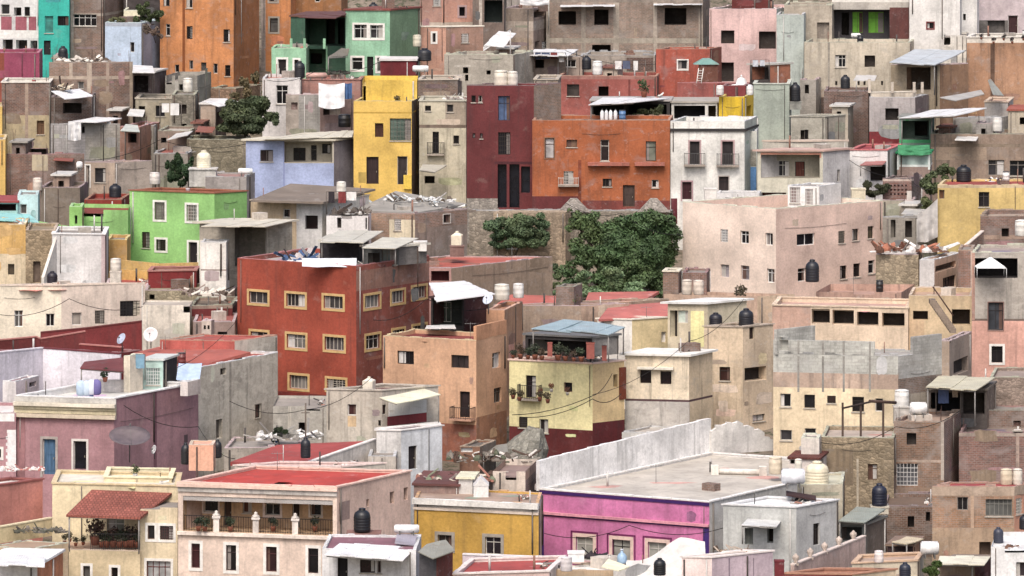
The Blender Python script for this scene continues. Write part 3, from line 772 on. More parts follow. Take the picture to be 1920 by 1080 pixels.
# big unfinished block
T['big'] = H('long unfinished brick block with grey concrete frame and black window holes', 1024, 1318, 1330, 0, 428, 3, 80, ml='b184,160,138', roof='r150,140,130', par=.2, junk=3,
  wins=[op(1047,21,1080,47,dep=2), op(1114,18,1141,47,dep=2), op(1246,15,1287,47,dep=2), op(1110,84,1145,110,dep=2)],
  paint=[(1024,0,1031,160,'c180,165,148'), (1090,0,1098,160,'c180,165,148'), (1150,0,1161,160,'c180,165,148'), (1225,0,1232,160,'c180,165,148'), (1310,0,1318,160,'c170,155,140'), (None,72,None,81,'c172,160,142'), (None,-1,None,5,'c150,135,120'), (1161,100,1225,118,'c130,122,112')])
canopy([(1050,12,427), (1153,11,427), (1153,6,430), (1052,6,430)], 'long white sheet resting on the left of the unfinished brick block', beams=False, name='roof_sheet', cat='roof sheet', drop=.3)
canopy([(1225,9,427), (1317,8,427), (1316,4,430), (1226,4,430)], 'long white sheet resting on the right of the unfinished brick block', beams=False, name='roof_sheet', cat='roof sheet', drop=.3)
T['bow'] = H('narrow grey brown house with a bowed balcony left of the brick block', 945, 1000, 1027, 16, 425, 8, 30, ml='q178,156,138', mr='c165,140,125', wins=[op(1001,17,1022,32), op(1003,77,1012,92), w(1016,77,1026,92)], paint=[(None,40,None,58,'c190,172,155')])
H('', 880, 1024, 1030, -14, 433, 4, 80, ml='q160,150,140', into=T['bow']['rc'])
cloth(975, -14, 1030, 8, 424, 'bundle of white sheeting heaped on the roof at the top', sag=.3, seed=4)
canopy([(988,103,416), (1066,105,416), (1084,93,421), (1002,92,421)], 'flat white terrace awning on thin posts', posts=(0, 1, 2), drop=1.9)
cloth(905, 60, 960, 98, 421, 'striped white cloth strung diagonally over a yard', sag=.3, seed=9, shape=lambda u, v: (908+52*u-6*v, 84-32*u+14*v*(1-.3*u)))
canopy([(908,84,415), (935,58,417), (968,62,417), (945,88,415)], 'tilted striped sheet leaning against the roof post', 'm225,225,225', beams=False, drop=.5, name='roof_sheet', cat='roof sheet')
pole(957, 58, 105, 415, 'thin white post beside the striped sheet', 'f220,215,210')
T['gry1'] = H('low grey concrete wall house with two small holes behind the maroon house', 833, 962, 1000, 103, 412, 5, 70, ml='c178,168,152', par=.3, wins=[op(868,126,878,138), op(912,132,920,140), op(872,140,878,152)], paint=[(852,122,882,126,'c200,190,175')])
T['gry2'] = H('grey brown rooftop rooms beneath the white awning', 1000, 1092, 1100, 106, 418, 4, 78, ml='c160,142,128', par=.2, wins=[op(1003,112,1020,128), w(1060,112,1080,126)])
T['gry3'] = H('rough concrete yard wall behind the dull red house', 1094, 1228, 1236, 104, 419, 3, 78, ml='c165,152,138', par=.3, paint=[(1175,108,1225,150,'b130,98,84')])
# dull red houses
T['dull'] = H('long dull red house with two dark windows under a ragged parapet', 1048, 1232, 1240, 143, 413, 3, 78, ml='q178,90,80', par=.4, roof='r120,80,72', wins=[w(1063,158,1086,180,pane='g70,62,58'), op(1122,162,1141,181)], paint=[(1178,143,1182,240,'q140,66,60'), (None,143,None,149,'c170,110,98')])
T['salmon'] = H('salmon red house with one small white framed window', 1230, 1331, 1353, 92, 416, -3, 70, ml='q196,88,68', mr='q150,80,66', par=.3, wins=[w(1271,113,1289,130,sur='W',sw=.1)])
T['rustlow'] = H('low dusty red terrace wall below the ladder', 1270, 1345, 1412, 156, 411, 4, 10, ml='q170,86,78', mr='q150,66,64', par=.5, roof='r150,120,110')
t_ = thing('roof_kiosk', 'rusty rooftop kiosk with a pale turquoise hipped roof', 'kiosk', P(1328, 157, 412))
m = MB(); m.box(P(1328, 157, 413), 1.6, 1.5, 1.7, 'q140,84,66'); m.build('wall', t_)
m = MB(); c_ = P(1324, 120, 413); q_ = [c_+Vector(v) for v in ((-1.1,-.9,0), (1.1,-.9,0), (1.1,.9,0), (-1.1,.9,0))]; m.hexa(q_, [v.lerp(c_, .72)+Vector((0,0,.5)) for v in q_], 'm112,160,150'); m.build('roof', t_)
t_ = thing('ladder', 'short white ladder leaning beside the turquoise roofed kiosk', 'ladder', P(1311, 156, 410.5))
m = MB(); a, b = P(1306, 156, 410.3), P(1310, 128, 411); dx = Vector((.4, 0, 0))
m.tube(a, b, .04, 'f225,220,210'); m.tube(a+dx, b+dx, .04, 'f225,220,210'); m.build('stile', t_)
m = MB()
for i in range(1, 6): p = a.lerp(b, i/6); m.tube(p, p+dx, .03, 'f225,220,210')
m.build('rungs', t_)
# pink and grey green towers
T['pink'] = H('tall pale pink house with square dark windows and a maroon roof hut', 1330, 1456, 1500, 17, 421, 2, 72, ml='p228,186,180', mr='p188,198,192', par=.2, roof='r180,140,130',
  wins=[op(1352,57,1377,82,dep=.5), op(1423,59,1455,92,dep=.5), op(1350,117,1376,153,dep=.5)])
H('', 1372, 1440, 1448, -22, 424, 3, 78, ml='q110,45,42', into=T['pink']['rc'], wins=[])
T['gg'] = H('blank grey green gable wall next to the yellow rooftop room', 1413, 1480, 1484, 158, 404, 4, 80, ml='p176,188,172', par=.2, cope='f200,205,190')
T['gg2'] = H('tall blank sea grey wall rising behind a black water tank', 1456, 1507, 1512, 28, 417, 4, 80, ml='p186,198,190', par=.2)
tank(1491, 190, 20, 36, 404.5, 'x32,32,38', 'black water tank standing by the blank sea grey wall')
stand(1491, 205, 22, 15, 404.5, 'c150,150,140', 'concrete block plinth under the black tank by the sea grey wall')
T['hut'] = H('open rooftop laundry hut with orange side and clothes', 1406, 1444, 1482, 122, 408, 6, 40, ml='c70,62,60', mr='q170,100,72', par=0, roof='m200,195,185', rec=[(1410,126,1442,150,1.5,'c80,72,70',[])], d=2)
# beige old house
T['beige'] = H('long peeling beige house with two small windows and a row of vents', 1508, 1706, 1716, 80, 415, 2, 75, ml='q204,190,166', par=.3,
  wins=[w(1566,103,1586,126,n=3,fr='f210,205,195'), op(1621,104,1641,126,dep=.5), *[op(x,152,x+4,160,dep=.2) for x in (1566,1577,1587,1608,1619,1652)]], paint=[(1538,168,1628,300,'b140,108,90'), (1628,168,1636,300,'c180,165,150'), (1552,74,1556,170,'c160,150,135')])
T['beigetop'] = H('grey beige house with a shallow blind arch above the beige one', 1470, 1560, 1566, 10, 421, 3, 75, ml='c184,170,150', par=.2, wins=[op(1532,42,1555,76,dep=.3,pane='c165,150,135')])
T['lime'] = H('house with lime green panels on a shaded balcony', 1560, 1704, 1710, -10, 423, 2, 75, ml='p200,192,180', par=.2, 
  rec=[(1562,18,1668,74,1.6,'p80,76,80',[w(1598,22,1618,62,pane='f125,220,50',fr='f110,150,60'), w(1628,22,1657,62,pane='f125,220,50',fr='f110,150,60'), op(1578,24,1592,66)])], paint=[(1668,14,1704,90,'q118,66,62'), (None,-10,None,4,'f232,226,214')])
cyl_heater(1597, 1612, 74, 421.5, 'white gas cylinder on the lime green balcony', d=.45, name='gas_cylinder', cat='gas cylinder')
T['white1'] = H('tall blank white house with one tiny red framed window', 1705, 1800, 1806, -30, 419, 2, 78, ml='p232,228,222', par=.3, wins=[w(1738,42,1751,54,fr='f120,50,50',surm='f150,70,70',sw=.08)])
T['white2'] = H('narrow white tower with a small dark vent at the top right', 1800, 1832, 1837, -30, 422, 3, 78, ml='p236,233,228', par=.2, wins=[op(1806,26,1811,38,dep=.3)])
T['ruinw'] = H('broken white plaster wall stump beside the sheet metal canopy', 1770, 1812, 1816, 66, 416, 4, 78, ml='q225,218,205', par=.2, notch=[(1770,66,1782,84)])
T['pinktr'] = H('pale pink house with a dark doorway in the top right corner', 1832, 1990, 1998, -30, 426, 2, 78, ml='p228,208,212', par=.2, wins=[dr(1890,29,1909,63,pane='w70,40,42'), op(1852,38,1884,62,dep=.5,pane='c110,104,100')], paint=[(1835,38,1890,64,'c120,114,110')])
T['terra'] = H('long terracotta brick retaining house with a white parapet', 1813, 1960, 1970, 70, 412, -3, 78, ml='q190,138,102', par=.4, cope='f236,228,214', paint=[(None,70,None,80,'p236,226,210'), (1857,82,1865,180,'c110,80,62')])
for k, (x, y) in enumerate(((1840,72), (1863,80), (1882,74), (1898,80), (1919,74))): potplant(x, y+2, 12, 411.2, 'small dark pot plant on the white parapet of the terracotta house', rgb=(40,34,34), group='pots along the white parapet')
canopy([(1668,116,405), (1753,122,405), (1811,95,412), (1715,92,412)], 'pale metal canopy roof on posts beneath the blank white house', 'm196,204,210', posts=(1,), drop=2.6, th=.08)
T['porch'] = H('shaded porch room under the pale metal canopy', 1670, 1762, 1815, 122, 407, 2, 35, ml='q180,160,130', mr='q150,112,84', par=.2, rec=[(1700,126,1745,168,1.8,'q84,66,52',[])], d=3)
wallseg([(1632,174,404), (1718,172,404)], 1, 'low cream parapet with stub posts in front of the porch', 'q215,200,180', down=.8, cap='f225,215,198')
for k, x in enumerate((1630, 1673, 1714, 1729)): stand(x, 174, 5, 20 if k else 26, 403.6, 'c205,190,172', ('stub concrete post at the left end of the cream parapet', 'stub concrete post in the middle of the cream parapet', 'taller stub concrete post right on the cream parapet', 'last stub concrete post past the cream parapet end')[k], 'post', 'concrete_post')
T['grywin'] = H('grey plaster house with one broken square window and red base', 1630, 1716, 1742, 183, 403, 3, 70, ml='q186,176,174', mr='q140,122,118', par=.2, wins=[op(1660,203,1685,226,dep=.6), ], paint=[(None,247,None,330,'q138,44,50')])
T['greybox'] = H('plain grey block annex with a chamfered corner', 1483, 1547, 1591, 219, 401, 3, 48, ml='c182,176,160', mr='c168,158,142', par=.2, cope='c195,190,172', wins=[op(1501,244,1508,262,dep=.5), w(1508,243,1516,262)])
T['brown2'] = H('brown windowless shack behind the grey block annex', 1545, 1628, 1632, 172, 408, 3, 75, ml='b146,112,96', par=.2)
# right side sheets
canopy([(1686,221,392), (1790,217,393), (1850,202,397), (1746,206,399)], 'wide white sheet roof over the green glass room', 'm236,236,236', posts=(0,), drop=2.4)
canopy([(1763,182,400), (1792,188,399), (1846,176,403), (1840,168,405)], 'grey corrugated lean-to sheet above the white sheet roof', 'm190,186,180', drop=1.2)
canopy([(1852,150,402), (1862,178,400), (1882,180,402), (1858,148,404)], 'tilted corrugated panel propped up beside the brick', 'm170,172,160', drop=.8, name='roof_sheet', cat='roof sheet', beams=False)
T['grb'] = H('grey block room under the white sheet roof', 1787, 1848, 1893, 222, 399, 2, 40, ml='k186,180,172', mr='k176,172,170', par=.2)
T['grb2'] = H('small grey plaster room with pale posts beside the brick arch', 1846, 1890, 1900, 192, 403, 2, 60, ml='p196,188,182', par=.15, roof='r190,150,130', cope='f215,190,165')
T['redr'] = H('little house with red roof at the right edge', 1890, 1960, 1966, 208, 399, 2, 75, ml='q200,185,160', par=0, roof='r176,84,66', wins=[op(1912,220,1925,234)])
gh = H('green glazed rooftop room with green sheeting', 1686, 1745, 1752, 222, 396, 3, 75, ml='p120,150,135', par=0, roof='m150,150,140', wins=[], d=4,
  rec=[(1690,226,1742,262,1.6,'p90,110,100',[op(1715,228,1740,255)])], paint=[(1698,224,1704,268,'f70,160,90'), (None,262,None,268,'f60,170,100')])
T['gglass'] = H('pale glazed box room with green roofing sheet above the pink brick', 1682, 1744, 1748, 288, 388, 3, 75, ml='g170,195,188', par=0, roof='m30,150,90', d=3, paint=[(None,312,None,380,'q168,140,128'), (1682,288,1686,318,'f220,230,225'), (1740,288,1744,318,'f220,230,225'), (None,309,None,313,'f220,230,225')])
cloth(1684, 272, 1744, 290, 387.5, 'bright green sheeting draped above the glazed box room', 'l60,150,96', sag=.15, seed=3, lean=.4)
T['brown'] = H('wide brown house with paired dark windows at the right', 1745, 1960, 1968, 252, 395, 2, 75, ml='q164,138,118', par=.2, roof='r150,135,120', wins=[w(1853,300,1883,329,fr='f150,140,130'), w(1893,301,1925,330,fr='f150,140,130')], paint=[(None,270,None,276,'c140,120,100'), (1745,276,1850,300,'q176,150,126')])
# top left cluster
T['magenta0'] = H('magenta walled house under the pink balconies', -40, 74, 80, 99, 413, -4, 75, ml='p178,74,106', par=.2, roof='r150,80,80', paint=[(-40,99,8,190,'p170,80,60')])
T['brickbl'] = H('brick house with a white roof edge and boarded window at the left edge', 3, 93, 100, 155, 404, -3, 70, ml='b158,120,100', par=.25, cope='f232,224,210', junk=2,
  wins=[w(69,226,83,252,pane='w110,75,50',fr='f130,90,60')], paint=[(None,216,None,330,'q184,164,124'), (47,155,53,340,'c165,140,120'), (92,150,96,330,'c170,160,145')])
H('', -40, 4, 8, 200, 403, 3, 75, ml='p238,190,90', into=T['brickbl']['rc'], par=.1)
T['brickmid'] = H('brick house with raw concrete posts and rubble on its roof', 92, 168, 249, 118, 408, 8, 14, ml='b172,140,116', mr='b156,120,100', par=.5, junk=4,
  wins=[w(146,153,157,167)], paint=[(130,118,136,145,'c185,165,145'), (None,143,None,149,'c178,158,138'), (163,112,172,240,'c182,162,142'), (199,112,205,240,'c165,142,124'), (243,110,249,240,'c160,140,120')])
rubble(105, 200, 116, 408.6, 'broken boards and rubble along the roof of the concrete posted brick house', ['f235,228,215', 'c150,130,112', 'w100,80,66', 'f200,190,178'], 22, .6, 2.5, 8)
T['brlow'] = H('dim brick room with a dark window hole under a white sheet', 96, 172, 180, 183, 402, 4, 70, ml='b132,104,88', par=.2, wins=[op(118,193,153,213)])
canopy([(96,170,399), (122,186,398), (174,180,400), (148,166,403)], 'bright white sheet roof piled with old tyres', 'm240,240,240', drop=1.2, beams=False)
rubble(98, 132, 168, 400, 'heap of old tyres and baskets on the white sheet roof', ['f60,52,48', 'f190,170,130', 'f110,90,76', 'f220,205,180'], 14, .5, 1, 11)
canopy([(128,228,397), (182,230,397), (229,222,400), (180,219,401)], 'crooked white roof sheet over the grey block yard', 'm242,240,238', drop=1.5, beams=False)
cloth(128, 228, 152, 262, 396.5, 'white cloth hanging below the crooked roof sheet', sag=.2, seed=5)
T['gblk'] = H('grey block yard rooms below the crooked white sheet', 95, 160, 225, 233, 398, 5, 12, ml='k176,170,168', mr='k170,164,154', par=.2, wins=[op(153,232,161,250)], paint=[(188,230,191,300,'c150,140,130')])
T['brickl2'] = H('plain weathered brown brick gable above the turquoise roofs', 12, 88, 158, 290, 390, 6, 14, ml='b168,124,104', mr='b156,124,106', par=.3, junk=2, paint=[(60,290,90,320,'q190,172,140')], wins=[op(56,274,88,279)])
T['yel_l'] = H('ochre yellow strip of house wall at the left edge', -40, 10, 14, 262, 389, 3, 75, ml='p240,190,90', par=.2)
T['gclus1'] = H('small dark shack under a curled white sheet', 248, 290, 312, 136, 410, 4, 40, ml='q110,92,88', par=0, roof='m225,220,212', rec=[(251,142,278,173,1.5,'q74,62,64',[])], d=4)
canopy([(248,136,405), (290,137,405), (286,124,411), (250,122,411)], 'curled white sheet on the small dark shack', 'm240,238,234', drop=1, beams=False)
T['gclus2'] = H('ruined grey concrete house with broken wall tops and pillars', 310, 370, 396, 142, 411, 6, 30, ml='c160,154,142', par=.6, wins=[op(336,158,358,182,pane='c90,96,96')], notch=[(312,142,322,158), (328,142,334,152)], paint=[(328,142,334,200,'c190,184,172')])
T['gclus3'] = H('old grey house with two dark windows and a flat cornice', 254, 322, 330, 186, 404, 4, 60, ml='q170,158,132', par=.3, cope='c180,168,148', wins=[op(260,199,272,221,dep=.5), w(292,198,309,218)], paint=[(318,186,326,260,'c185,172,150')])
T['gclus4'] = H('dim stone house with a green stained corner', 322, 366, 372, 178, 402, 4, 60, ml='s140,132,116', par=.2, wins=[op(336,196,350,214,dep=.4), op(340,232,350,246)])
T['slum1'] = H('low terracotta roofed shack with a dark window and a grey canopy', 225, 262, 300, 238, 397, 8, 30, ml='q168,118,98', mr='q186,132,106', par=.2, roof='r170,90,72', wins=[op(240,250,256,268)])
canopy([(226,244,394), (262,246,394), (258,234,398), (236,232,398)], 'small greenish white canopy above the terracotta shack', 'm205,212,200', drop=.8)
T['slum2'] = H('jumbled brick and block hut beneath the stone house', 296, 356, 372, 246, 396, 6, 40, ml='q150,128,112', par=.2, roof='r186,176,165', wins=[op(302,258,312,268), op(340,226,347,248)])
canopy([(312,262,392), (352,254,393), (362,246,396), (330,250,396)], 'long thin white sheet leaning on the jumbled hut', 'm225,222,215', drop=.6, beams=False)
T['slum3'] = H('pinkish concrete hut with a white roof left of the bushy tree', 376, 404, 424, 196, 402, 10, 40, ml='q182,160,140', mr='q120,98,84', par=0, roof='m235,232,226', wins=[op(406,208,420,246,dep=.8)])
canopy([(380,190,398), (412,200,397), (450,192,400), (420,184,403)], 'two overlapping white sheets roofing the hut beside the tree', 'm240,238,235', drop=1, beams=False)
T['redlow'] = H('low red roofed brown house with a white door post', 160, 215, 285, 305, 388, 8, 32, ml='q184,160,138', mr='c176,160,146', par=.12, roof='r168,84,74', wins=[w(178,315,198,342,fr='f60,56,54'), dr(161,310,168,350,pane='w50,40,40',surm='f235,230,220',sw=.1)], d=6)
cyl_heater(145, 153, 320, 387, 'white gas cylinder by the door post of the red roofed house', d=.6, name='gas_cylinder', cat='gas cylinder')
T['redroofs'] = H('long sagging red roof in front of the ivy covered yard', 288, 352, 372, 288, 391, 5, 30, ml='c150,140,128', par=.1, roof='r176,92,78')
T['stonewl'] = H('overgrown rubble retaining wall between the ivy and the lavender house', 350, 462, 470, 262, 393, 4, 75, ml='s150,138,112', par=.1, roof='r110,105,80', name='retaining_wall', cat='retaining wall', d=4)
tree('ivy', 'dark green ivy curtain hanging over a wall beside a beige tank', 'ivy', 336, 346, 386.5, [(322,318,0,14,28), (338,312,0,16,30), (356,304,.5,12,22), (330,338,0,18,14), (350,334,0,14,14)], (40,58,36), 3200, .16, .05, seed=31)
tree('tree', 'round bushy dark tree rising above the lavender house', 'tree', 462, 262, 396, [(440,212,0,36,28), (478,205,1,40,30), (462,232,-1,52,22), (502,224,0,24,24), (422,232,0,20,20)], (60,70,48), 8000, .17, .22, seed=12)
tree('bush', 'leafy bush growing on the roof of the pale blue house', 'bush', 275, 45, 420, [(272,18,0,20,18), (290,28,0,16,16), (258,38,0,16,8), (280,36,0,20,10)], (58,70,44), 2600, .16, .06, seed=14)
tree('bush', 'low dry plant tufts on the left edge of the pale blue roof', 'bush', 215, 44, 419, [(212,34,0,12,9), (226,38,0,10,6)], (84,88,62), 420, .14, .04, seed=15)
tree('bush', 'grey dry shrubs at the foot of the tall orange house', 'bush', 292, 70, 417.5, [(278,56,0,14,12), (296,60,0,14,14)], (92,84,76), 500, .14, .04, seed=16)
tree('bush', 'scrubby dark growth against the tall orange house corner', 'bush', 458, 190, 413, [(462,160,0,14,26), (476,140,1,10,26), (440,178,0,16,12)], (82,78,58), 1500, .15, .08, seed=17)
T['clut1'] = H('small yellow white box room beside the roof bush', 232, 262, 268, 20, 423, 5, 60, ml='p235,226,190', par=.2)
T['clut2'] = H('dark hut below the top edge behind the roof bush', 232, 300, 306, -14, 428, 5, 60, ml='c74,66,66', par=.1, roof='r80,80,80')
T['orangerub'] = H('rubble stone base under the tall orange house', 388, 442, 490, 166, 416, 8, 70, ml='s165,130,105', par=.1, roof='r140,120,100', name='stone_base', cat='stone base', d=3)
# ================================================================ second rows
T['wall492'] = H('white plastered house with a barred window in front of a salmon roof', 492, 562, 568, 148, 404, 3, 70, ml='q222,216,212', mr='q176,160,150', par=.2, roof='r200,130,112', wins=[w(518,160,540,195,n=2,fr='f230,226,220')], d=6)
T['wall535'] = H('ragged grey and pink block house under the white tarpaulin', 536, 600, 664, 178, 402, 4, 14, ml='c178,164,150', mr='q160,128,120', par=.3, roof='r190,120,104', wins=[op(546,192,558,206), op(606,192,640,216,dep=1)], paint=[(560,170,600,260,'k165,160,152')])
T['salroof'] = H('flat salmon roofed building with cylinder shaped chimneys', 540, 676, 684, 150, 408, 2, 75, ml='q196,136,122', par=.12, roof='r196,110,98', cope='q200,140,128')
cloth(597, 156, 646, 200, 400.5, 'big white tarpaulin hanging in front of the ragged block house', 'l238,238,240', sag=.5, seed=2, lean=.5)
cloth(642, 156, 660, 184, 400.8, 'blue tarpaulin corner next to the big white one', 'l70,110,170', sag=.2, seed=6, lean=.3)
tank(562, 146, 20, 32, 406, 'x36,36,42', 'black water tank behind the salmon roof')
cyl_heater(575, 611, 150, 405, 'long pink cylinder tank lying on the salmon roof', 'x215,160,145', d=.5, name='gas_cylinder', cat='gas cylinder')
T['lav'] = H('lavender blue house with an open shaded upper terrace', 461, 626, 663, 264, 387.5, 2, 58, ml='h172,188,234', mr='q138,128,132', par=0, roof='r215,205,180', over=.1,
  wins=[w(488,281,512,303,pane='g54,36,38')], rec=[(533,266,623,305,1.6,'p190,180,160',[w(550,277,573,303), w(583,272,594,303), w(604,270,620,288)])], paint=[(531,264,534,380,'p140,152,205'), (533,264,626,306,'p190,180,160')])
canopy([(478,262,386), (660,256,388), (664,244,393), (560,250,393)], 'long cream sheet roof over the lavender house', 'm228,220,196', drop=.5, beams=False, name='roof_sheet', cat='roof sheet')
tank(646, 238, 24, 24, 397, 'x28,28,34', 'dark grey water tank on the rubble beside the yellow house', style='drum')
T['yel'] = H('bright yellow house with balcony doors and a green glazed window', 663, 772, 790, 190, 388, 2, 70, ml='h246,196,80', mr='q112,86,72', par=.45, roof='r230,200,90',
  wins=[w(703,231,719,257,pane='w80,45,35',fr='f70,45,35'), w(731,222,773,264,pane='g95,120,108',fr='f110,110,100',n=3), dr(687,294,710,345,pane='w60,42,42'), dr(745,293,764,346,pane='w60,50,50')], paint=[(672,323,686,343,'p205,168,72'), (None,210,None,213,'f205,160,50')])
H('', 680, 782, 784, 150, 391, 2, 70, ml='p246,200,70', mr='p220,178,64', into=T['yel']['rc'], par=.5, notch=[(681,148,686,190)], roof='r240,200,90')
for xx in (757,): 
    m = MB(); fc = T['yel']['FL']; r_ = fc.rect(757,328,772,354); fc.box(m, *r_, 0, .25, 'p250,205,60'); m.build('balcony_panel', T['yel']['rc'])
T['marblk'] = H('small dark red box room with a white roof above the yellow house', 713, 780, 783, 114, 405, 2, 70, ml='p132,42,48', par=0, roof='r232,225,220', wins=[], d=4)
T['brnpar'] = H('long brown parapet wall house sloping behind the beige one', 784, 858, 866, 150, 400, -8, 60, ml='b156,128,108', par=.2, cope='f205,190,170')
tank(796, 114, 26, 24, 408, 'x40,40,46', 'black water tank on a ledge right of the dark red box room')
tank(782, 87, 16, 22, 414, 'x226,216,190', 'cream water tank in front of the peach house', style='drum')
cyl_heater(775, 802, 138, 403, 'white solar water heater tank near the dark red box', d=.55)
T['old'] = H('old beige house with a broken ledge and small windows beside the maroon house', 786, 874, 878, 190, 389, 2, 70, ml='q214,202,172', par=.3, roof='r190,180,160', cope='f200,195,175',
  wins=[w(797,198,808,208), w(811,247,823,288,bal=1,out=.4), w(850,254,861,270), op(796,330,815,345), w(838,196,850,210)], paint=[(None,234,None,240,'c130,110,95'), (835,190,875,234,'q180,162,140')])
canopy([(786,318,385.5), (816,322,385), (838,309,388), (792,308,388)], 'small grey awning at the foot of the old beige house', 'm200,195,180', drop=.8)
rubble(832, 872, 188, 389.6, 'loose stones and rubbish on the roof of the old beige house', ['f220,215,205', 'c140,120,110', 'f180,170,160'], 14, .4, 2, 21)
T['maroon'] = H('tall maroon house with blue paned windows and a glazed bay', 875, 1001, 1052, 161, 385, 3, 52, ml='p124,52,54', mr='b170,144,120', par=.35, roof='r150,80,76', 
  wins=[w(934,180,956,226,pane='g80,105,150',fr='f60,60,80',n=2), w(934,248,957,290,pane='g34,34,44'), w(884,179,892,192), w(897,179,904,192), w(886,250,891,259,pane='g150,140,140'), w(900,250,905,260,pane='g150,140,140'), op(933,308,950,390,dep=.5,pane='g28,30,40'), op(955,308,974,390,dep=.5,pane='g28,30,40'), op(977,312,994,362,dep=.4,pane='g30,34,44')],
  paint=[(875,372,935,460,'s170,160,148'), (927,303,997,308,'f90,38,44')])
H('', 1001, 1046, 1052, 150, 393, 3, 52, ml='b178,158,134', into=T['maroon']['rc'], par=.15, cope='c190,175,155', paint=[(1001,150,1005,240,'c190,175,155'), (1024,150,1027,240,'c190,175,155')])
tank(939, 152, 26, 34, T['maroon'], 'x232,222,200', 'left one of two cream water tanks on the maroon house', style='drum')
tank(961, 152, 20, 32, T['maroon'], 'x228,220,204', 'right one of two cream water tanks on the maroon house', style='drum')
T['orhouse'] = H('long burnt orange house with balcony ledges and a maroon plinth', 998, 1256, 1262, 226, 383, 1, 60, ml='q190,96,52', par=.25, roof='r150,110,90',
  wins=[w(1022,259,1039,297,pane='g190,185,185',fr='f90,50,40',surm='f150,100,70',sw=.08), w(1062,262,1082,276,pane='g120,90,70',fr='f110,80,60'), w(1126,262,1142,302,pane='g44,34,34'), w(1211,265,1230,302,pane='g120,125,110'), w(1057,321,1075,346,bal=1,out=.5,rm='f210,205,195',rh=.6), w(1130,335,1147,350,n=3,fr='f70,60,50'), dr(1168,347,1190,388,pane='w80,62,55'), w(1222,337,1235,352)],
  paint=[(998,368,1088,480,'p122,50,52'), (1092,376,1256,480,'q140,62,54'), (1084,300,1090,390,'q150,66,40')])
for k, (a, b) in enumerate(((1102, 1180), (1190, 1246))):
    m = MB(); fc = T['orhouse']['FL']; r_ = fc.rect(a, 304, b, 310); fc.box(m, *r_, 0, .6, 'q190,104,84'); m.build('ledge', T['orhouse']['rc'])
T['orterr'] = H('shaded rooftop terrace room with white canopy above the orange house', 1108, 1256, 1260, 190, 392, 1, 60, ml='c64,60,58', par=0, roof='m190,182,176', d=4,  # dark wall and recess colours hold the shade under the canopy
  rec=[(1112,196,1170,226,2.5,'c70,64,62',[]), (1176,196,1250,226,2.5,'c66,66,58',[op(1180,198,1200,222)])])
canopy([(1104,196,386), (1190,192,387), (1258,184,393), (1130,183,393)], 'white canopy edge of the terrace above the orange house', 'm238,236,236', posts=(0,), drop=1.6)
for k, x in enumerate((1129, 1137, 1145, 1154)):
    cyl = thing('gas_cylinder', 'upright white gas cylinder in a row on the terrace above the orange house', 'gas cylinder', P(x, 226, 384.8), 'upright cylinders on the orange house')
    m = MB(); m.lathe(P(x, 226, 384.8), [(.12, 0), (.15, .06), (.15, .65), (.09, .78), (.04, .82)], 'x235,235,238', 14); m.build('body', cyl)
    m = MB(); m.lathe(P(x, 226, 384.8)+Vector((0, 0, .82)), [(.05, 0), (.05, .08)], 'f120,120,120', 8); m.build('valve', cyl)
tree('bush', 'shaded green climber on the terrace above the orange house', 'bush', 1225, 226, 389, [(1212,212,0,30,9), (1236,205,0,14,14)], (52,62,40), 500, .13, .04, seed=41)
T['colonial'] = H('white colonial house with two balcony doors and a black cornice line', 1257, 1396, 1420, 228, 383, 2, 55, ml='p232,230,222', mr='p192,198,184', par=.7, roof='r190,180,165', 
  wins=[dr(1293,265,1312,308,pane='w50,44,46',surm='f196,160,160',sw=.12,bal=1,out=.6,rm='f90,90,90'), dr(1354,265,1375,309,pane='w50,44,46',surm='f196,160,160',sw=.12,bal=1,out=.6,rm='f90,90,90'), dr(1279,341,1297,374,pane='w70,28,36',surm='f190,150,155',sw=.12), w(1348,331,1366,364,surm='f200,185,175',sw=.08,pane='w60,46,46')],
  paint=[(None,242,None,246,'f60,56,56'), (1258,372,1270,420,'q110,40,48')])
m = MB(); fc = T['colonial']['FL']; r_ = fc.rect(1254,241,1397,246); fc.box(m, -.1, fc.len+.12, r_[2], r_[3], -.02, .14, 'f60,56,56'); m.build('cornice', T['colonial']['rc'])
m = MB(); fc = T['colonial']['FR']; fc.box(m, 0, fc.len, fc.z(0,246), fc.z(0,242), -.02, .14, 'f60,56,56'); m.build('cornice', T['colonial']['rc'])
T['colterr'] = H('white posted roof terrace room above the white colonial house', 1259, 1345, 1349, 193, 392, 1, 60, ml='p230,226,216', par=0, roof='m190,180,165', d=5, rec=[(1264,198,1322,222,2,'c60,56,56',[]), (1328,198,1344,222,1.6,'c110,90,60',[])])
T['ycube'] = H('bright yellow rooftop room with a maroon band on the white colonial house', 1348, 1396, 1413, 182, 391.2, 1, 40, ml='p240,192,20', mr='p232,185,30', par=.15, roof='r170,90,80', d=4, wins=[op(1400,198,1409,226,dep=1)])
H('', 1355, 1398, 1405, 161, 393.5, 1, 60, ml='p140,56,58', into=T['ycube']['rc'], par=.1, d=3)
tank(1350, 178, 14, 18, 390.8, 'x238,232,226', 'left small white tank above the bright yellow rooftop room', style='drum')
tank(1406, 178, 13, 17, 390.8, 'x238,234,228', 'right small white tank above the bright yellow rooftop room', style='drum')
t_ = thing('dome', 'little white dome on the roof behind the yellow room', 'dome', P(1390, 160, 396)); m = MB(); m.lathe(P(1390, 161, 396), [(1.0, 0), (.8, .1), (.45, .15), (.42, .4), (.3, .6), (.08, .72)], 'p238,236,232', 20); m.build('shell', t_)
m = MB(); m.lathe(P(1390, 161, 396)+Vector((0, 0, .72)), [(.09, 0), (.09, .12), (.02, .2)], 'p238,236,232', 10); m.build('finial', t_)
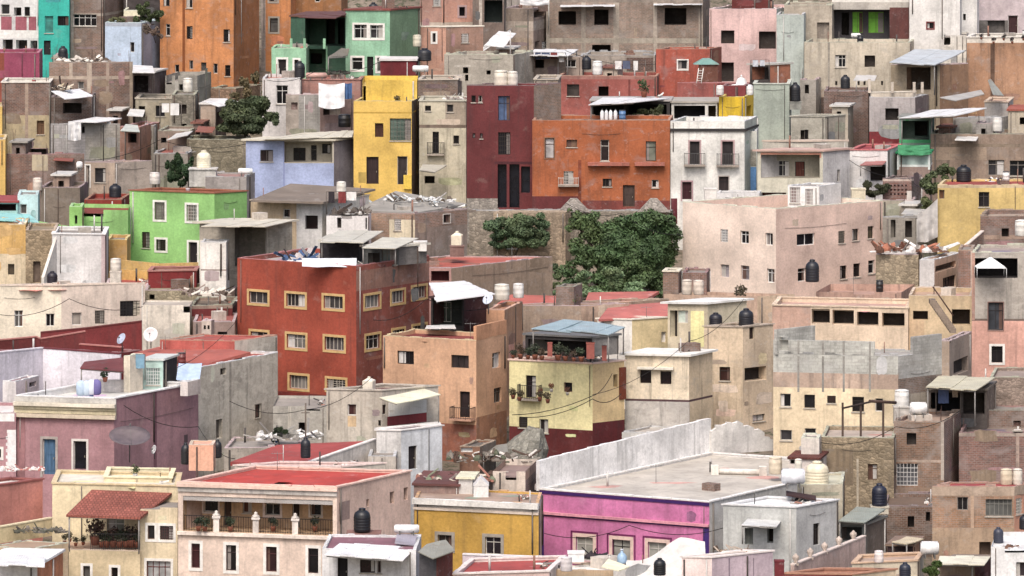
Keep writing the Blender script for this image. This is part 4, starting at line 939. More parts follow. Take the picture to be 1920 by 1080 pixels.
bl = H('narrow strip house with a bright blue painted panel', 1398, 1419, 1422, 246, 385.5, 3, 70, ml='p200,202,190', par=.2, paint=[(1399,313,1418,358,'p95,155,225'), (1399,280,1418,312,'s170,165,150')], d=4)
T['loggia'] = H('cream house with a red beamed shaded loggia and a low gable', 1420, 1543, 1593, 284, 383, 2, 42, ml='p212,206,182', mr='q194,190,190', par=0, roof='r205,165,150', over=.05,
  rec=[(1427,290,1537,334,2,'p168,160,140',[w(1436,299,1452,331,pane='g60,80,110'), w(1456,301,1480,331,n=2,pane='g34,34,44'), dr(1491,303,1509,338,pane='w120,60,48'), w(1398,298,1420,330)])], wins=[w(1570,318,1575,341,pane='w80,60,60'), op(1426,361,1474,384,dep=.4,pane='w96,50,44')], paint=[(1426,286,1540,296,'p200,130,104')])  # loggia back wall darker than the front: its shade is in the colour
H('', 1430, 1500, 1590, 266, 389, 3, 8, ml='q205,196,180', into=T['loggia']['rc'], par=0, roof='r215,190,170', d=2)
T['whiter'] = H('white house with a dark doorway and a thin red roof', 1592, 1664, 1690, 282, 386, 2, 55, ml='p234,230,228', mr='p214,216,206', par=.1, roof='r164,60,66', wins=[op(1632,309,1661,340,dep=1.2)], cope='f215,110,110')
canopy([(1612,309,384), (1655,309,384), (1662,302,386), (1622,303,386)], 'small red awning over the dark doorway of the white house', 'm190,110,105', drop=.9, posts=(0,))
T['latt'] = H('brick garden wall with a pierced diamond pattern', 1655, 1709, 1728, 336, 381, 3, 50, ml='b160,110,96', mr='b130,104,90', par=.1, wins=[op(x,y,x+3.5,y+4,dep=.15,pane='c90,56,50') for x in range(1669,1700,7) for y in (346,354,362)], paint=[(1700,358,1710,420,'f215,205,195'), (None,336,None,340,'c205,180,165')], name='garden_wall', cat='garden wall', d=3)
H('', 1652, 1712, 1718, 376, 380, 3, 60, ml='c176,166,146', into=T['latt']['rc'], par=.1, d=2)
tree('bush', 'dark green bushes spilling between the white house and the pierced brick wall', 'bush', 1640, 372, 380.5, [(1640,362,0,24,14), (1628,348,0,14,12), (1655,354,0,16,12)], (50,56,40), 2200, .15, .05, seed=43)
tree('bush', 'loose grey green bush left of the black tank on the right', 'bush', 1765, 400, 378, [(1758,328,0,24,20), (1744,356,0,22,26), (1778,322,0,18,18), (1740,385,0,18,20), (1735,340,0,16,18)], (80,90,62), 4200, .15, .07, seed=44)
tree('shrub', 'green shrubs hanging from the wall below the maroon house', 'shrub', 965, 470, 378, [(930,424,0,26,26), (960,425,-.5,34,30), (1000,422,0,34,26), (1020,445,0,20,26), (945,452,0,38,22), (985,450,-.5,40,22)], (74,92,66), 9000, .15, .1, seed=45)
tree('tree', 'largest tree, spreading dark green beneath the burnt orange house', 'tree', 1170, 575, 371, [(1085,418,1,30,24), (1105,425,1,44,34), (1150,432,0,50,34), (1200,425,0,50,36), (1245,430,0,34,34), (1255,475,0,26,44), (1160,470,-1,60,40), (1215,470,-1,50,44), (1100,470,-1,40,36), (1195,515,-2,50,30), (1130,515,-2,42,28), (1085,530,-3,42,26), (1150,545,-3,60,20), (1235,525,-1,44,34), (1080,400,1,20,14), (1070,500,-2,24,26)], (62,82,52), 19000, .18, .35, seed=46)
tree('shrub', 'spiky pale leaved shrubs at the foot of the largest tree', 'shrub', 1075, 560, 364, [(1050,545,0,30,12), (1090,540,0,34,16), (1130,548,0,40,12), (1150,520,1,36,22), (1190,540,0,44,16), (1090,515,1,30,18)], (92,114,84), 3200, .15, .06, seed=47)
tree('shrub', 'low leafy scrub running along the foot of the retaining wall', 'shrub', 1020, 540, 370, [(1030,535,0,30,14), (1010,520,0,20,14), (1045,505,1,22,18)], (70,84,58), 1400, .14, .05, seed=48)
T['retw'] = H('tall rubble retaining wall behind the trees', 880, 1256, 1262, 396, 382, 1, 70, ml='s160,146,128', par=.1, roof='r150,140,122', name='retaining_wall', cat='retaining wall', d=1.0)
for k, x in enumerate((1076, 1226)):
    m = MB(); p = P(x, 398, 381.5); q = [p+Vector(v) for v in ((-1.3,0,0), (1.3,0,0), (1.3,.4,0), (-1.3,.4,0))]; m.hexa(q, [v+Vector(((p.x-v.x)*.8, 0, 1.1)) for v in q], 's176,166,156')
    tag(m.build('buttress'), ('pointed stone buttress left of the wooden door of the orange house', 'pointed stone buttress at the right end of the orange house')[k], 'buttress')
T['retw2'] = H('mossy stone yard wall with a round headed stump', 925, 1060, 1070, 398, 379, -2, 60, ml='s176,152,124', par=.1, roof='r140,130,110', name='yard_wall', cat='yard wall', d=1.2)
# light pink building
T['lpink'] = H('large pale pink apartment building with small black windows', 1280, 1455, 1655, 392, 366, 41, 39, ml='h246,220,200', mr='h230,194,176', par=.9, roof='r190,170,150',  # mr: same pink with the right side's shade mixed into the colour
  wins=[w(1351,430,1365,454,fr='f240,238,235',n=2,sill=0), w(1388,433,1404,457,fr='f240,238,235',n=2,sill=0), w(1435,437,1449,460,fr='f240,238,235',n=2,sill=0), w(1351,496,1367,520,pane='g150,140,145',fr='f200,190,190',sill=0), w(1389,498,1405,525,pane='g150,140,145',fr='f200,190,190',sill=0), w(1438,504,1452,530,fr='f240,238,235',n=2,sill=0),
   w(1494,438,1528,460,fr='f240,238,235',n=2,sill=0), w(1572,433,1584,456,pane='g90,85,80'), w(1598,429,1610,451,pane='g90,85,80'), w(1627,424,1638,447,pane='g90,80,60'), w(1575,498,1588,523), w(1600,494,1613,519), w(1628,488,1640,513), w(1496,503,1511,528)])
tank(1523, 528, 26, 42, 352, 'x34,36,46', 'black water tank directly in front of the pale pink building')
H('', 1477, 1536, 1577, 350, 372, 12, 20, ml='p236,234,230', mr='p232,228,224', into=T['lpink']['rc'], par=.1, d=3, bot=T['lpink']['zr']+.002, wins=[w(1481,351,1500,381,bars=1,pane='f150,120,115',fr='f225,220,215'), w(1510,354,1524,384,bars=1,pane='f150,120,115',fr='f225,220,215')])
stand(1332, 372, 22, 34, T['lpink'], 'p235,228,220', 'white box chimney at the left end of the pale pink building', 'roof box', 'roof_box')
stand(1609, 382, 26, 34, T['lpink'], 'p240,225,190', 'cream box chimney at the right end of the pale pink building', 'roof box', 'roof_box')
T['whback'] = H('long low white wall behind the pale pink building roof', 1344, 1424, 1428, 362, 380, 1, 60, ml='p228,226,224', par=.1, d=2, name='garden_wall', cat='garden wall')
# green house
T['ghouse'] = H('bright green house with white framed windows and a flat red roof', 243, 402, 463, 363, 371, 22, 40, ml='h150,218,114', mr='h128,190,96', par=.12, roof='r176,84,60',  # mr: the green darkened, shade of the right face in its colour
  wins=[w(290,379,309,412,sur='W',pane='g150,150,140',bars=1), w(350,384,369,415,sur='W',pane='g110,112,110',bars=1), w(266,435,281,465,bars=1,fr='f60,50,44',pane='g190,185,180'), w(293,449,311,470,sur='W',pane='g60,50,50',bars=1), dr(354,454,370,496,sur='W',pane='w44,36,40')], cope='f170,100,70')
T['glow'] = H('low bright green wing with stepped walls left of the green house', 150, 240, 246, 394, 370, 8, 60, ml='p152,218,116', par=.3, roof='r150,60,48', wins=[dr(228,446,241,485,sur='W',pane='w40,30,34'), op(180,436,186,440,dep=.1)], notch=[(156,392,194,406)], d=5)
T['gtow'] = H('narrow green stair tower at the left end of the green wing', 130, 154, 158, 388, 368.5, 6, 60, ml='p150,216,104', par=.3, wins=[op(140,404,145,420,dep=.3)], d=3)
wallseg([(-20,408,367.2), (72,415,367), (150,428,366)], 1, 'sloping lime green garden wall running off to the left', 'p156,222,120', down=2.5, name='garden_wall', cat='garden wall')
T['rr1'] = H('stepped dark red roofs with low walls behind the green wing', 158, 228, 244, 375, 378, 4, 50, ml='p160,52,40', mr='p150,56,46', par=.3, roof='r160,70,56')
tank(216, 370, 23, 26, 381, 'x30,32,42', 'dark blue water tank above the dark red roofs')
T['rr2'] = H('brown mossy house behind the light blue cube', 76, 150, 166, 352, 381, 3, 50, ml='q140,124,108', par=.2, roof='r130,108,94')
T['lb2'] = H('light blue cube house with one window at the far left', 33, 71, 74, 366, 371, 3, 70, ml='p196,236,240', par=.1, wins=[w(38,383,50,401)], d=4)
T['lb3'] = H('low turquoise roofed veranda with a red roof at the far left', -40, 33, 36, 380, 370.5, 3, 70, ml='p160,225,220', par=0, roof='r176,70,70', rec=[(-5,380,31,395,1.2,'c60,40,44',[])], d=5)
canopy([(-10,412,366), (74,418,366), (55,402,369), (-10,398,370)], 'turquoise sheet roof strip at the far left', 'm150,225,220', drop=.5, beams=False, name='roof_sheet', cat='roof sheet')
tank(70, 357, 17, 24, 381, 'x232,214,196', 'pale pink drum tank on the mossy roof at left', style='drum')
tank(290, 345, 19, 22, 377, 'x235,225,215', 'pale drum tank on the back edge of the green house roof', style='drum')
tank(382, 316, 27, 34, 383, 'x244,234,200', 'large cream water tank on a concrete plinth')
stand(381, 348, 50, 33, 382.5, 'c205,200,192', 'open concrete plinth carrying the large cream tank')
cyl_heater(448, 472, 330, 383, 'white solar heater tank in front of the lavender house', d=.5)
T['fillg'] = H('low grey concrete yard between the plinth and the lavender house', 385, 462, 478, 332, 381, 3, 60, ml='c165,155,150', par=.1, roof='r176,130,120', d=4)
# white wall houses in the middle
T['brroof'] = H('beige house with a wide sagging brown roof and a white gable', 470, 604, 692, 378, 360, 10, 58, ml='p218,216,214', mr='q196,190,180', par=.15, roof='r150,136,122', cope='c190,175,155', 
  wins=[op(572,404,596,430,dep=.4,pane='g40,22,26'), w(531,392,544,408)], paint=[(470,378,556,520,'q206,178,140')], d=8)
T['brick2'] = H('brick house with a cluttered roof and a small barred window', 662, 778, 876, 401, 361, 12, 44, ml='b196,160,128', mr='b164,134,112', par=.3, roof='r150,148,140', 
  wins=[w(739,411,752,432), w(831,402,844,418,surm='f205,200,190',sw=.06)], paint=[(730,412,778,446,'p226,212,176'), (672,404,684,436,'p230,226,214'), (778,424,880,520,'q140,124,112')])
rubble(690, 860, 392, T['brick2'], 'scattered planks, sacks and scrap on the roof of the brick house', ['f215,215,212', 'c130,124,118', 'w110,96,84', 'f180,190,190', 'f90,80,76'], 46, .7, 2.5, 33)
rubble(625, 690, 402, 359, 'pile of scrap wood beside the white gable', ['w90,74,64', 'f200,196,190', 'c120,108,98'], 20, .6, 2.0, 34)
T['whlow'] = H('low white walled yard room between the gable and the brick house', 612, 690, 696, 405, 357, 6, 60, ml='p232,228,224', par=.2, wins=[op(632,408,640,428,dep=.4), op(685,408,688,430,dep=.2)], notch=[(640,404,660,410)], d=4)
T['shed1'] = H('open concrete shed with cream sheet roof beside the green house', 374, 500, 548, 420, 355, 8, 50, ml='c168,158,142', mr='c190,178,156', par=0, roof='m222,212,190', over=.15, rec=[(440,424,536,500,2,'c150,142,128',[])], paint=[(374,450,426,560,'q236,228,216')])
canopy([(376,424,351), (500,424,351), (552,412,356), (430,408,358)], 'wide cream sheet over the open concrete shed', 'm226,216,192', drop=.8, beams=False, name='roof_sheet', cat='roof sheet')
H('', 376, 424, 430, 455, 351, 6, 60, ml='q238,232,222', into=T['shed1']['rc'], par=.1, d=2, paint=[(None,505,None,508,'c170,150,140')])
# left ochre ruin
T['ochre'] = H('old ochre house with a stone corner at the left edge', -40, 48, 54, 422, 362, 3, 70, ml='q228,176,92', par=.2, roof='r200,150,90', paint=[(None,476,None,620,'q226,204,166')], wins=[w(15,495,27,515,pane='g90,76,60')])
T['ruin'] = H('crumbling rubble stone ruin between the ochre house and the white one', 48, 104, 110, 432, 360, 4, 60, ml='s170,146,112', par=.2, roof='r150,130,100', wins=[op(62,490,76,530,dep=.3,pane='c110,90,76')], junk=1)
T['wblock'] = H('blank white walled building with slanting sides beside the ruin', 98, 197, 203, 440, 358, 5, 60, ml='p228,224,222', par=.2, cope='f240,238,235', paint=[(190,440,200,600,'p205,180,180')])
wallseg([(80,520,353.5), (104,445,356)], 1, 'slanted rough buttress wall of the blank white building', 'q225,218,205', down=4, name='buttress', cat='buttress')
T['ochst'] = H('ochre stepped terrace walls below the green house', 200, 238, 245, 450, 364, 4, 60, ml='q226,168,84', par=.2, d=4)
wallseg([(225,487,361), (300,494,360), (372,492,360)], 1, 'long low ochre terrace wall beneath the green house', 'q228,180,96', down=3, name='terrace_wall', cat='terrace wall')
wallseg([(225,505,359), (278,508,358)], 1, 'lower ochre step wall beside the dark red wall', 'q224,172,84', down=3, name='terrace_wall', cat='terrace wall')
T['redw'] = H('dark red plastered yard wall with a pipe rail', 278, 368, 374, 508, 355, -8, 60, ml='p142,42,44', par=.15, cope='f190,120,110', name='yard_wall', cat='yard wall', d=3)
T['rrf'] = H('small red roof with pale edge behind the cream house', 196, 278, 284, 536, 354, -6, 60, ml='q226,200,180', par=.05, roof='r186,80,66', d=8)
tank(217, 508, 20, 24, 352.5, 'x230,218,202', 'beige drum tank on a round cream pedestal', style='drum')
stand(217, 532, 20, 24, 352.5, 'c225,212,196', 'round cream pedestal of the beige drum tank')
tank(98, 534, 20, 26, 352, 'x44,34,46', 'dark purple water tank above the cream house')
# cream house left
T['cream'] = H('cream house with a white cross window at the left, under a red rooftop', -60, 115, 272, 536, 349, -2, 14, ml='p238,224,198', mr='p220,200,184', par=.3, roof='r214,150,134', cope='f225,205,185',
  wins=[w(27,582,43,613,fr='f245,244,240',n=2,sill=0), w(86,588,102,612,fr='f225,220,215',n=2,sill=0), w(135,586,153,610,pane='g150,140,130'), w(178,582,196,607,pane='g80,72,70'), w(225,564,262,593,pane='g46,44,48',n=3)])
T['ruin2'] = H('rough mottled white wall with rounded shoulder', 267, 356, 362, 572, 344, 2, 60, ml='q226,214,196', par=.1, roof='r190,176,160', notch=[(344,570,358,586)], name='ruined_wall', cat='ruined wall', d=3)
T['ruin3'] = H('brown walled lean-to with a dark red stripe beside the red apartment block', 356, 436, 448, 572, 346, -10, 50, ml='q164,138,120', par=.2, roof='r150,130,112', paint=[(None,578,None,592,'p120,44,44')], d=6)
T['ruin4'] = H('mossy stone hut behind the mottled wall', 270, 376, 384, 545, 351, 2, 60, ml='s180,164,130', par=.2, roof='r160,148,120', wins=[op(280,552,290,562)], d=5)
T['ruin5'] = H('sloping concrete slab roof full of debris left of the red apartment block', 374, 440, 448, 544, 353, -12, 50, ml='q140,112,100', par=.1, roof='r176,160,140', d=5)
rubble(340, 430, 556, 347, 'rubble and broken boards on the slab left of the red block', ['f220,210,195', 'c150,130,118', 'w96,76,64'], 22, .6, 3, 35)

canopy([(470,375,359.5), (606,379,358.8), (704,354,366.5), (545,344,367)], 'broad brown tar roof sloping over the white gable', 'r136,120,106', drop=.4, beams=False, name='sloping_roof', cat='roof', th=.15)
canopy([(664,394,362), (780,399,361.6), (876,382,368), (742,358,371)], 'dusty grey roof sheet under the scrap of the brick house', 'r160,154,144', drop=.4, beams=False, name='sloping_roof', cat='roof', th=.15)
rubble(720, 850, 380, 365, 'white and grey scrap heaped on the dusty grey roof sheet', ['f225,225,222', 'c150,146,140', 'w100,86,72', 'f190,200,205'], 26, .5, 4, 133)
# ================================================================ lower rows
T['redapt'] = H('brick red apartment building with yellow framed windows in rows', 445, 668, 805, 499, 338, 33, 55, ml='p182,72,50', mr='q158,78,64', par=.3, roof='r190,180,172',  # mr: duller red, shade of the right side put into the colour
  wins=[w(x0,y0,x1,y1,sur='Y',n=(3,4,5)[(x0*7+y0) % 3],sw=.17,fr=('f215,205,190','f190,180,165')[x0 % 2],pane=('g70,66,66','g120,116,110','g50,46,48','g90,84,84')[(x0*3+y0) % 4]) for x0,y0,x1,y1 in ((467,547,502,569),(537,551,572,575),(607,555,643,579),(470,622,502,640),(538,627,573,653),(609,632,645,657),(543,704,577,729),(613,711,648,732),(684,553,712,577),(734,545,758,568),(773,537,799,559),(686,628,712,654),(736,618,758,640),(774,610,799,632))],
  paint=[(445,736,670,900,'p140,46,40'), (668,499,806,536,'q172,120,100')])
T['rshed'] = H('black rooftop shed with two cream sheet roofs on the red apartment building', 600, 672, 690, 453, 343.5, 4, 60, ml='c44,40,48', par=0, roof='m210,204,186', d=4, bot=T['redapt']['zr']+.002)
T['rshed2'] = H('glazed grey rooftop shed next to the black one on the red apartment building', 682, 748, 800, 463, 341.5, 6, 40, ml='c90,92,92', mr='c110,104,100', par=0, roof='m214,208,190', d=3, bot=T['redapt']['zr']+.002, wins=[op(690,474,712,496,dep=.6), w(716,468,744,496,n=3,pane='g110,120,118')])
canopy([(600,453,341), (682,455,341), (719,433,348), (634,432,348)], 'left one of two cream roof sheets on the red apartment building', 'm214,208,190', drop=1.5, beams=False, posts=(0, 1), name='roof_sheet', cat='roof sheet')
canopy([(678,464,339), (742,466,339), (784,447,345), (718,444,345)], 'right one of two cream roof sheets on the red apartment building', 'm222,216,196', drop=1.3, beams=False, posts=(0, 1), name='roof_sheet', cat='roof sheet')
rubble(535, 600, 490, T['redapt'], 'heap of blue, white and dark rubbish sacks on the red apartment roof', ['l235,235,235', 'l70,100,150', 'l60,50,56', 'l200,190,190'], 26, .75, 2.0, 36, flat=.7)
cloth(566, 486, 668, 500, 338.6, 'strip of white and blue sheeting laid along the red roof edge', 'l220,225,235', sag=.05, seed=8, lean=.8)
stand(788, 470, 24, 18, 343, 'f230,225,218', 'white box hut on the right rear of the red apartment roof', 'roof box', 'roof_box')
T['redflat'] = H('flat salmon roofed house with a long brown side wall', 640, 846, 1036, 503, 353, 4, 48, ml='p206,150,140', mr='q166,140,116', par=.08, roof='r204,92,76', wins=[op(808,508,842,528,dep=.8,pane='w90,30,34')])
tank(857, 460, 22, 26, 358, 'x240,228,196', 'square cream tank standing on a brown drum', style='square')
stand(857, 480, 26, 20, 357.5, 'c140,106,96', 'brown drum base under the square cream tank')
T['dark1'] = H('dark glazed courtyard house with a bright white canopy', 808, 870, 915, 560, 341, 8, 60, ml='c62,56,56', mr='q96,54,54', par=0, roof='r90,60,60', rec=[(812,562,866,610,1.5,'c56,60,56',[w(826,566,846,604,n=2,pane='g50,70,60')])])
canopy([(806,530,340), (818,566,333), (928,552,335), (870,526,344)], 'brilliant white sloping canopy between the red block and the peach house', 'm246,246,246', drop=.8)
dish(916, 562, 22, 332, 'small pale blue satellite dish at the corner of the white canopy', 'x205,215,235', az=-35)
tank(941, 562, 28, 30, 343, 'x226,220,205', 'wide cream tank on the roof right of the satellite dish', style='drum')
tank(972, 558, 20, 27, 344, 'x232,228,222', 'narrow white tank beside the wide cream one', style='drum')
T['roofs1'] = H('low red roofed house with a brown chimney block and parapets', 925, 1090, 1180, 574, 347, 4, 25, ml='q176,150,128', mr='q190,156,132', par=.25, roof='r196,92,78', d=9)
H('', 1042, 1076, 1092, 538, 347.2, 4, 60, ml='b166,132,112', mr='b150,118,100', into=T['roofs1']['rc'], par=.1, d=2)
T['roofs2'] = H('long salmon roof with stepped brown parapet below the big tree', 1090, 1180, 1255, 566, 350, 6, 30, ml='q170,138,116', par=.35, roof='r200,104,88', d=10)
T['ylw2'] = H('white fronted house with a pale yellow side and red roof', 1120, 1185, 1252, 600, 342, 12, 30, ml='p238,232,222', mr='p234,208,150', par=.15, roof='r206,112,98', cope='f235,225,205', wins=[op(1240,622,1249,642,dep=.4)])
T['peachbk'] = H('plain peach stub wall with a notch behind the peach house', 912, 946, 980, 582, 339, 8, 40, ml='p222,158,116', mr='q206,150,110', par=.2, roof='r190,130,100')
T['peach'] = H('peach orange house with dark framed windows and a balcony door', 718, 893, 950, 639, 328.5, 24, 62, ml='p224,168,126', mr='p222,166,124', par=.25, roof='r150,62,58', 
  wins=[w(745,658,776,683,n=3,pane='g40,34,36'), w(846,666,879,690,n=3,pane='g60,50,50'), w(923,661,938,690,n=2,pane='g60,50,50'), w(926,727,940,755,n=2), dr(862,734,881,783,pane='w50,34,34',bal=1,out=.8,balm='f205,150,120',rh=.8)], paint=[(720,792,950,950,'q172,98,72'), (893,776,950,950,'q176,118,84')])
m = MB(); fc = T['peach']['FR']; fc.box(m, .02, fc.len, T['peach']['zt']-.02, T['peach']['zt']+1.0, -.22, 0, 'p220,152,106'); m.build('side_parapet', T['peach']['rc'])
canopy([(797,615,333), (855,616,333), (852,609,335), (800,610,335)], 'loose white sheet lying on the maroon roof of the peach house', 'm240,238,234', drop=.2, beams=False, name='roof_sheet', cat='roof sheet')
antenna(882, 636, 32, 330, 'white antenna mast on the peach house roof')
# pale yellow house with roof terrace
T['pyel'] = H('pale yellow house with plants on its balcony and a maroon skirt', 955, 1111, 1171, 683, 327, 22, 40, ml='p238,224,156', mr='p226,192,132', par=.1, roof='r150,80,70', cope='f228,190,170',
  wins=[w(986,704,1005,746,bal=1,out=.6,pane='g40,28,30'), w(1057,717,1073,735,fr='f150,110,90'), w(973,782,989,802), w(1011,786,1028,812,pane='g60,50,50'), op(1150,702,1158,726,dep=.4)], paint=[(955,803,1111,960,'p112,40,40'), (1111,790,1172,960,'p104,34,38')])
tb = T['pyel']; fr_ = tb['FR']
m = MB(); fr_.box(m, fr_.len-.5, fr_.len+.05, fr_.z(fr_.len, 748), fr_.z(fr_.len, 688), 0, .12, 'q130,56,34'); m.build('shutter', tb['rc'])
T['terrb'] = H('dark open terrace room on the pale yellow house', 985, 1110, 1160, 634, 332, 22, 42, ml='c66,62,62', mr='c150,145,140', par=0, roof='m120,120,120', d=4, bot=tb['zr']+.002, rec=[(990,638,1106,670,2,'c56,54,56',[op(1010,640,1050,664)])])  # dark front and back colours carry the shade below the terrace roof
canopy([(996,616,326), (1070,622,325), (1112,603,331), (1056,599,331)], 'left panel of the blue grey terrace roof on the pale yellow house', 'm160,188,198', drop=1.6, posts=(0,))
canopy([(1062,618,325.5), (1142,627,324.5), (1172,613,328.5), (1108,603,331)], 'right panel of the blue grey terrace roof on the pale yellow house', 'm166,192,202', drop=1.9, posts=(1, 2))
for k, (x, ww, hh) in enumerate(((1031, 9, 26), (1107, 15, 30), (1133, 9, 28))): stand(x, 668+k*4, ww, hh, 325+.4*k, 'f170,84,72', ('leftmost red brick pier on the pale yellow terrace', 'widest red brick pier on the pale yellow terrace', 'right red brick pier on the pale yellow terrace')[k], 'pier', 'brick_pier')
for k, x in enumerate((962, 976, 990, 1003, 1016, 1046, 1060, 1076, 1090)): potplant(x, 672+k*.8, 20+(k*7) % 12, 325.6-.02*k, 'potted plant in the crowded row on the pale yellow terrace', rgb=((44,52,40), (70,60,50), (52,62,48))[k % 3], group='pots along the pale yellow terrace', seed=k)
for k, (x, y) in enumerate(((962,748), (974,752), (1012,752), (1027,756))): potplant(x, y, 22, 325.2, 'potted plant hung at the balcony door of the pale yellow house', rgb=(60,52,38), pot='f150,80,60', group='balcony pots of the pale yellow house', seed=20+k)
for k, (x, y) in enumerate(((1034,735), (1064,741), (1014,742))): potplant(x, y, 16, 326, 'small flower pot hooked on the wall of the pale yellow house', rgb=(90,60,45), pot='f200,190,180', group='wall pots of the pale yellow house', seed=30+k)
# beige complex
T['bgA'] = H('low beige house with a white roof slab and twin dark windows', 1172, 1292, 1336, 668, 329, 10, 58, ml='q232,212,180', mr='q228,200,160', par=0, roof='r240,236,226', over=.12,
  wins=[op(1200,694,1221,719,dep=.3,pane='g40,24,26'), op(1238,696,1259,721,dep=.3,pane='g40,24,26')], paint=[(1172,752,1293,960,'q200,192,182'), (None,750,None,754,'f96,66,70')])
m = MB(); fc = T['bgA']['FL']; r_ = fc.rect(1196,688,1263,692); fc.box(m, *r_, 0, .35, 'f235,228,210'); m.build('window_hood', T['bgA']['rc'])
T['bgB'] = H('tall beige block carrying black water tanks above a blank wall', 1320, 1393, 1450, 614, 335, 12, 40, ml='q228,200,164', mr='q220,192,158', par=.2, roof='r200,180,150', cope='c190,170,150',
  wins=[w(1349,688,1369,714,pane='g70,40,36'), w(1405,613,1414,636,pane='g60,44,44'), w(1411,777,1434,790,pane='g200,190,190'), op(1396,688,1437,714,dep=.8)])
tank(1342, 596, 25, 28, T['bgB'], 'x34,30,42', 'shorter black water tank on the tall beige block')
tank(1399, 588, 28, 36, T['bgB'], 'x32,32,42', 'taller black water tank on the tall beige block')
T['bgC'] = H('beige upper flat with a white roof and glazed doors behind the tanks', 1252, 1326, 1400, 570, 339, 6, 40, ml='p224,206,172', mr='p214,200,168', par=0, roof='r240,238,232', over=.1, wins=[op(1256,582,1270,632,dep=.5), w(1271,582,1290,606,pane='f205,220,205')], paint=[(1295,583,1320,650,'p248,238,160')])
# long house with dark windows
T['longb'] = H('long beige house with a row of four wide dark openings', 1448, 1703, 1712, 578, 345, 10, 60, ml='p232,204,172', mr='p200,160,130', par=.3, roof='r206,160,142', cope='p236,208,176',
  wins=[op(1522,579,1556,607,dep=1.2), op(1561,581,1601,609,dep=1.2), op(1607,585,1647,611,dep=1.2), op(1654,587,1696,613,dep=1.2)], paint=[(1448,572,1520,700,'q206,162,140')])
T['longup'] = H('pinkish rooftop terrace rooms above the long beige house', 1530, 1690, 1715, 548, 353, 3, 50, ml='q200,156,136', par=.5, roof='r196,150,130', wins=[op(1706,552,1712,560,dep=.3)], notch=[(1600,546,1640,552)])
T['mid1'] = H('beige parapet terrace in front of the pale pink building', 1245, 1420, 1490, 556, 355, 14, 30, ml='q204,168,142', mr='q222,190,156', par=.6, roof='r200,160,140', notch=[(1330,530,1420,549)], d=6)
H('', 1243, 1272, 1278, 510, 357, 6, 60, ml='b172,136,112', into=T['mid1']['rc'], par=.2, cope='f225,215,190', d=2)
H('', 1280, 1325, 1332, 512, 358, 6, 60, ml='b168,126,108', into=T['mid1']['rc'], par=.1, d=3)
tank(1288, 552, 19, 28, 352.5, 'x226,210,190', 'left one of a pair of cream drums before the pale pink building', style='drum')
tank(1310, 552, 20, 27, 352.3, 'x232,214,194', 'right one of a pair of cream drums before the pale pink building', style='drum')
T['stair'] = H('yellow beige house with a diagonal outdoor stair', 1704, 1822, 1828, 555, 345, 4, 60, ml='p230,198,152', par=.3, roof='r200,160,130', wins=[op(1785,580,1819,610,dep=1.2), op(1712,583,1740,600,dep=.8)], paint=[(1703,597,1733,660,'p236,196,150')])
t_ = T['stair']['rc']; m = MB(); a = P(1748, 560, 342.6); b = P(1786, 614, 341.6)
for i in range(14):
    p = a.lerp(b, i/13.); m.box(p-Vector((0, 0, .35)), .42, 1.0, .32, 'c150,130,112')
m.build('stair', t_)
m = MB(); m.tube(a+Vector((0, -.5, .9)), b+Vector((0, -.5, .9)), .05, 'f90,60,50'); m.build('handrail', t_)
T['stonew'] = H('stone walled house topped with sacks beside the pale pink building', 1642, 1722, 1732, 478, 361, 3, 60, ml='s186,166,134', par=.2, roof='r200,190,180')
rubble(1645, 1780, 474, 360.6, 'white sacks and scrap spread along the stone wall top', ['l236,230,225', 'w110,70,52', 'c180,170,160', 'f190,110,80'], 40, .75, 2.5, 37, flat=.5)
T['whp'] = H('white and peach narrow house with one dark window', 1724, 1752, 1800, 488, 358, 4, 14, ml='p236,230,226', mr='p240,196,164', par=.2, roof='r200,190,180', wins=[w(1768,518,1792,544), op(1754,494,1792,506,dep=.4,pane='c130,120,110')])
T['brp'] = H('broad brick pillar wall beside the white and peach house', 1797, 1824, 1828, 470, 355, 3, 60, ml='b190,140,116', par=.1, d=4, paint=[(1820,470,1826,640,'c215,185,165')])
T['ochr'] = H('ochre yellow house with a small window and a thin red roof at right', 1758, 1960, 1970, 347, 372, -2, 60, ml='p232,196,112', par=.15, roof='r176,70,60', wins=[w(1761,356,1771,373,pane='w110,70,44'), w(1835,360,1855,388,fr='f80,74,70',n=2)], paint=[(None,347,None,352,'c205,180,140')])
tank(1807, 340, 28, 32, T['ochr'], 'x26,26,32', 'round black water tank on the ochre house')
rubble(1850, 1885, 340, T['ochr'], 'small heap of white and dark rags on the ochre house roof', ['l235,230,230', 'l60,50,60'], 8, .5, 1, 38)
cloth(1718, 375, 1760, 450, 371.4, 'dirty white tarpaulin slung beside the ochre house', 'l205,200,195', sag=.4, seed=12, shape=lambda u, v: (1720+38*u, 402-30*u+v*(52+20*u)))
T['gapst'] = H('dim grey stone hovel with two dark doorways behind the stone wall', 1655, 1716, 1760, 408, 372, 4, 30, ml='c150,142,130', par=.2, wins=[op(1670,412,1679,446,dep=.6), op(1697,414,1710,446,dep=.6)])
T['brst'] = H('brown stepped parapet house right of the ochre wall', 1838, 1960, 1970, 405, 366, -4, 60, ml='b168,130,112', par=.3, roof='r160,140,125', paint=[(None,440,None,448,'c170,140,120')], wins=[op(1878,428,1892,444,dep=.5)])
wallseg([(1800,470,359), (1842,434,362)], 1, 'slanted brown stair parapet with a light edge', 'b170,128,106', down=5, cap='f225,205,190', name='stair_parapet', cat='parapet')
tank(1916, 442, 26, 30, 364, 'x236,232,222', 'white drum tank cut off by the right edge of the picture', style='drum')
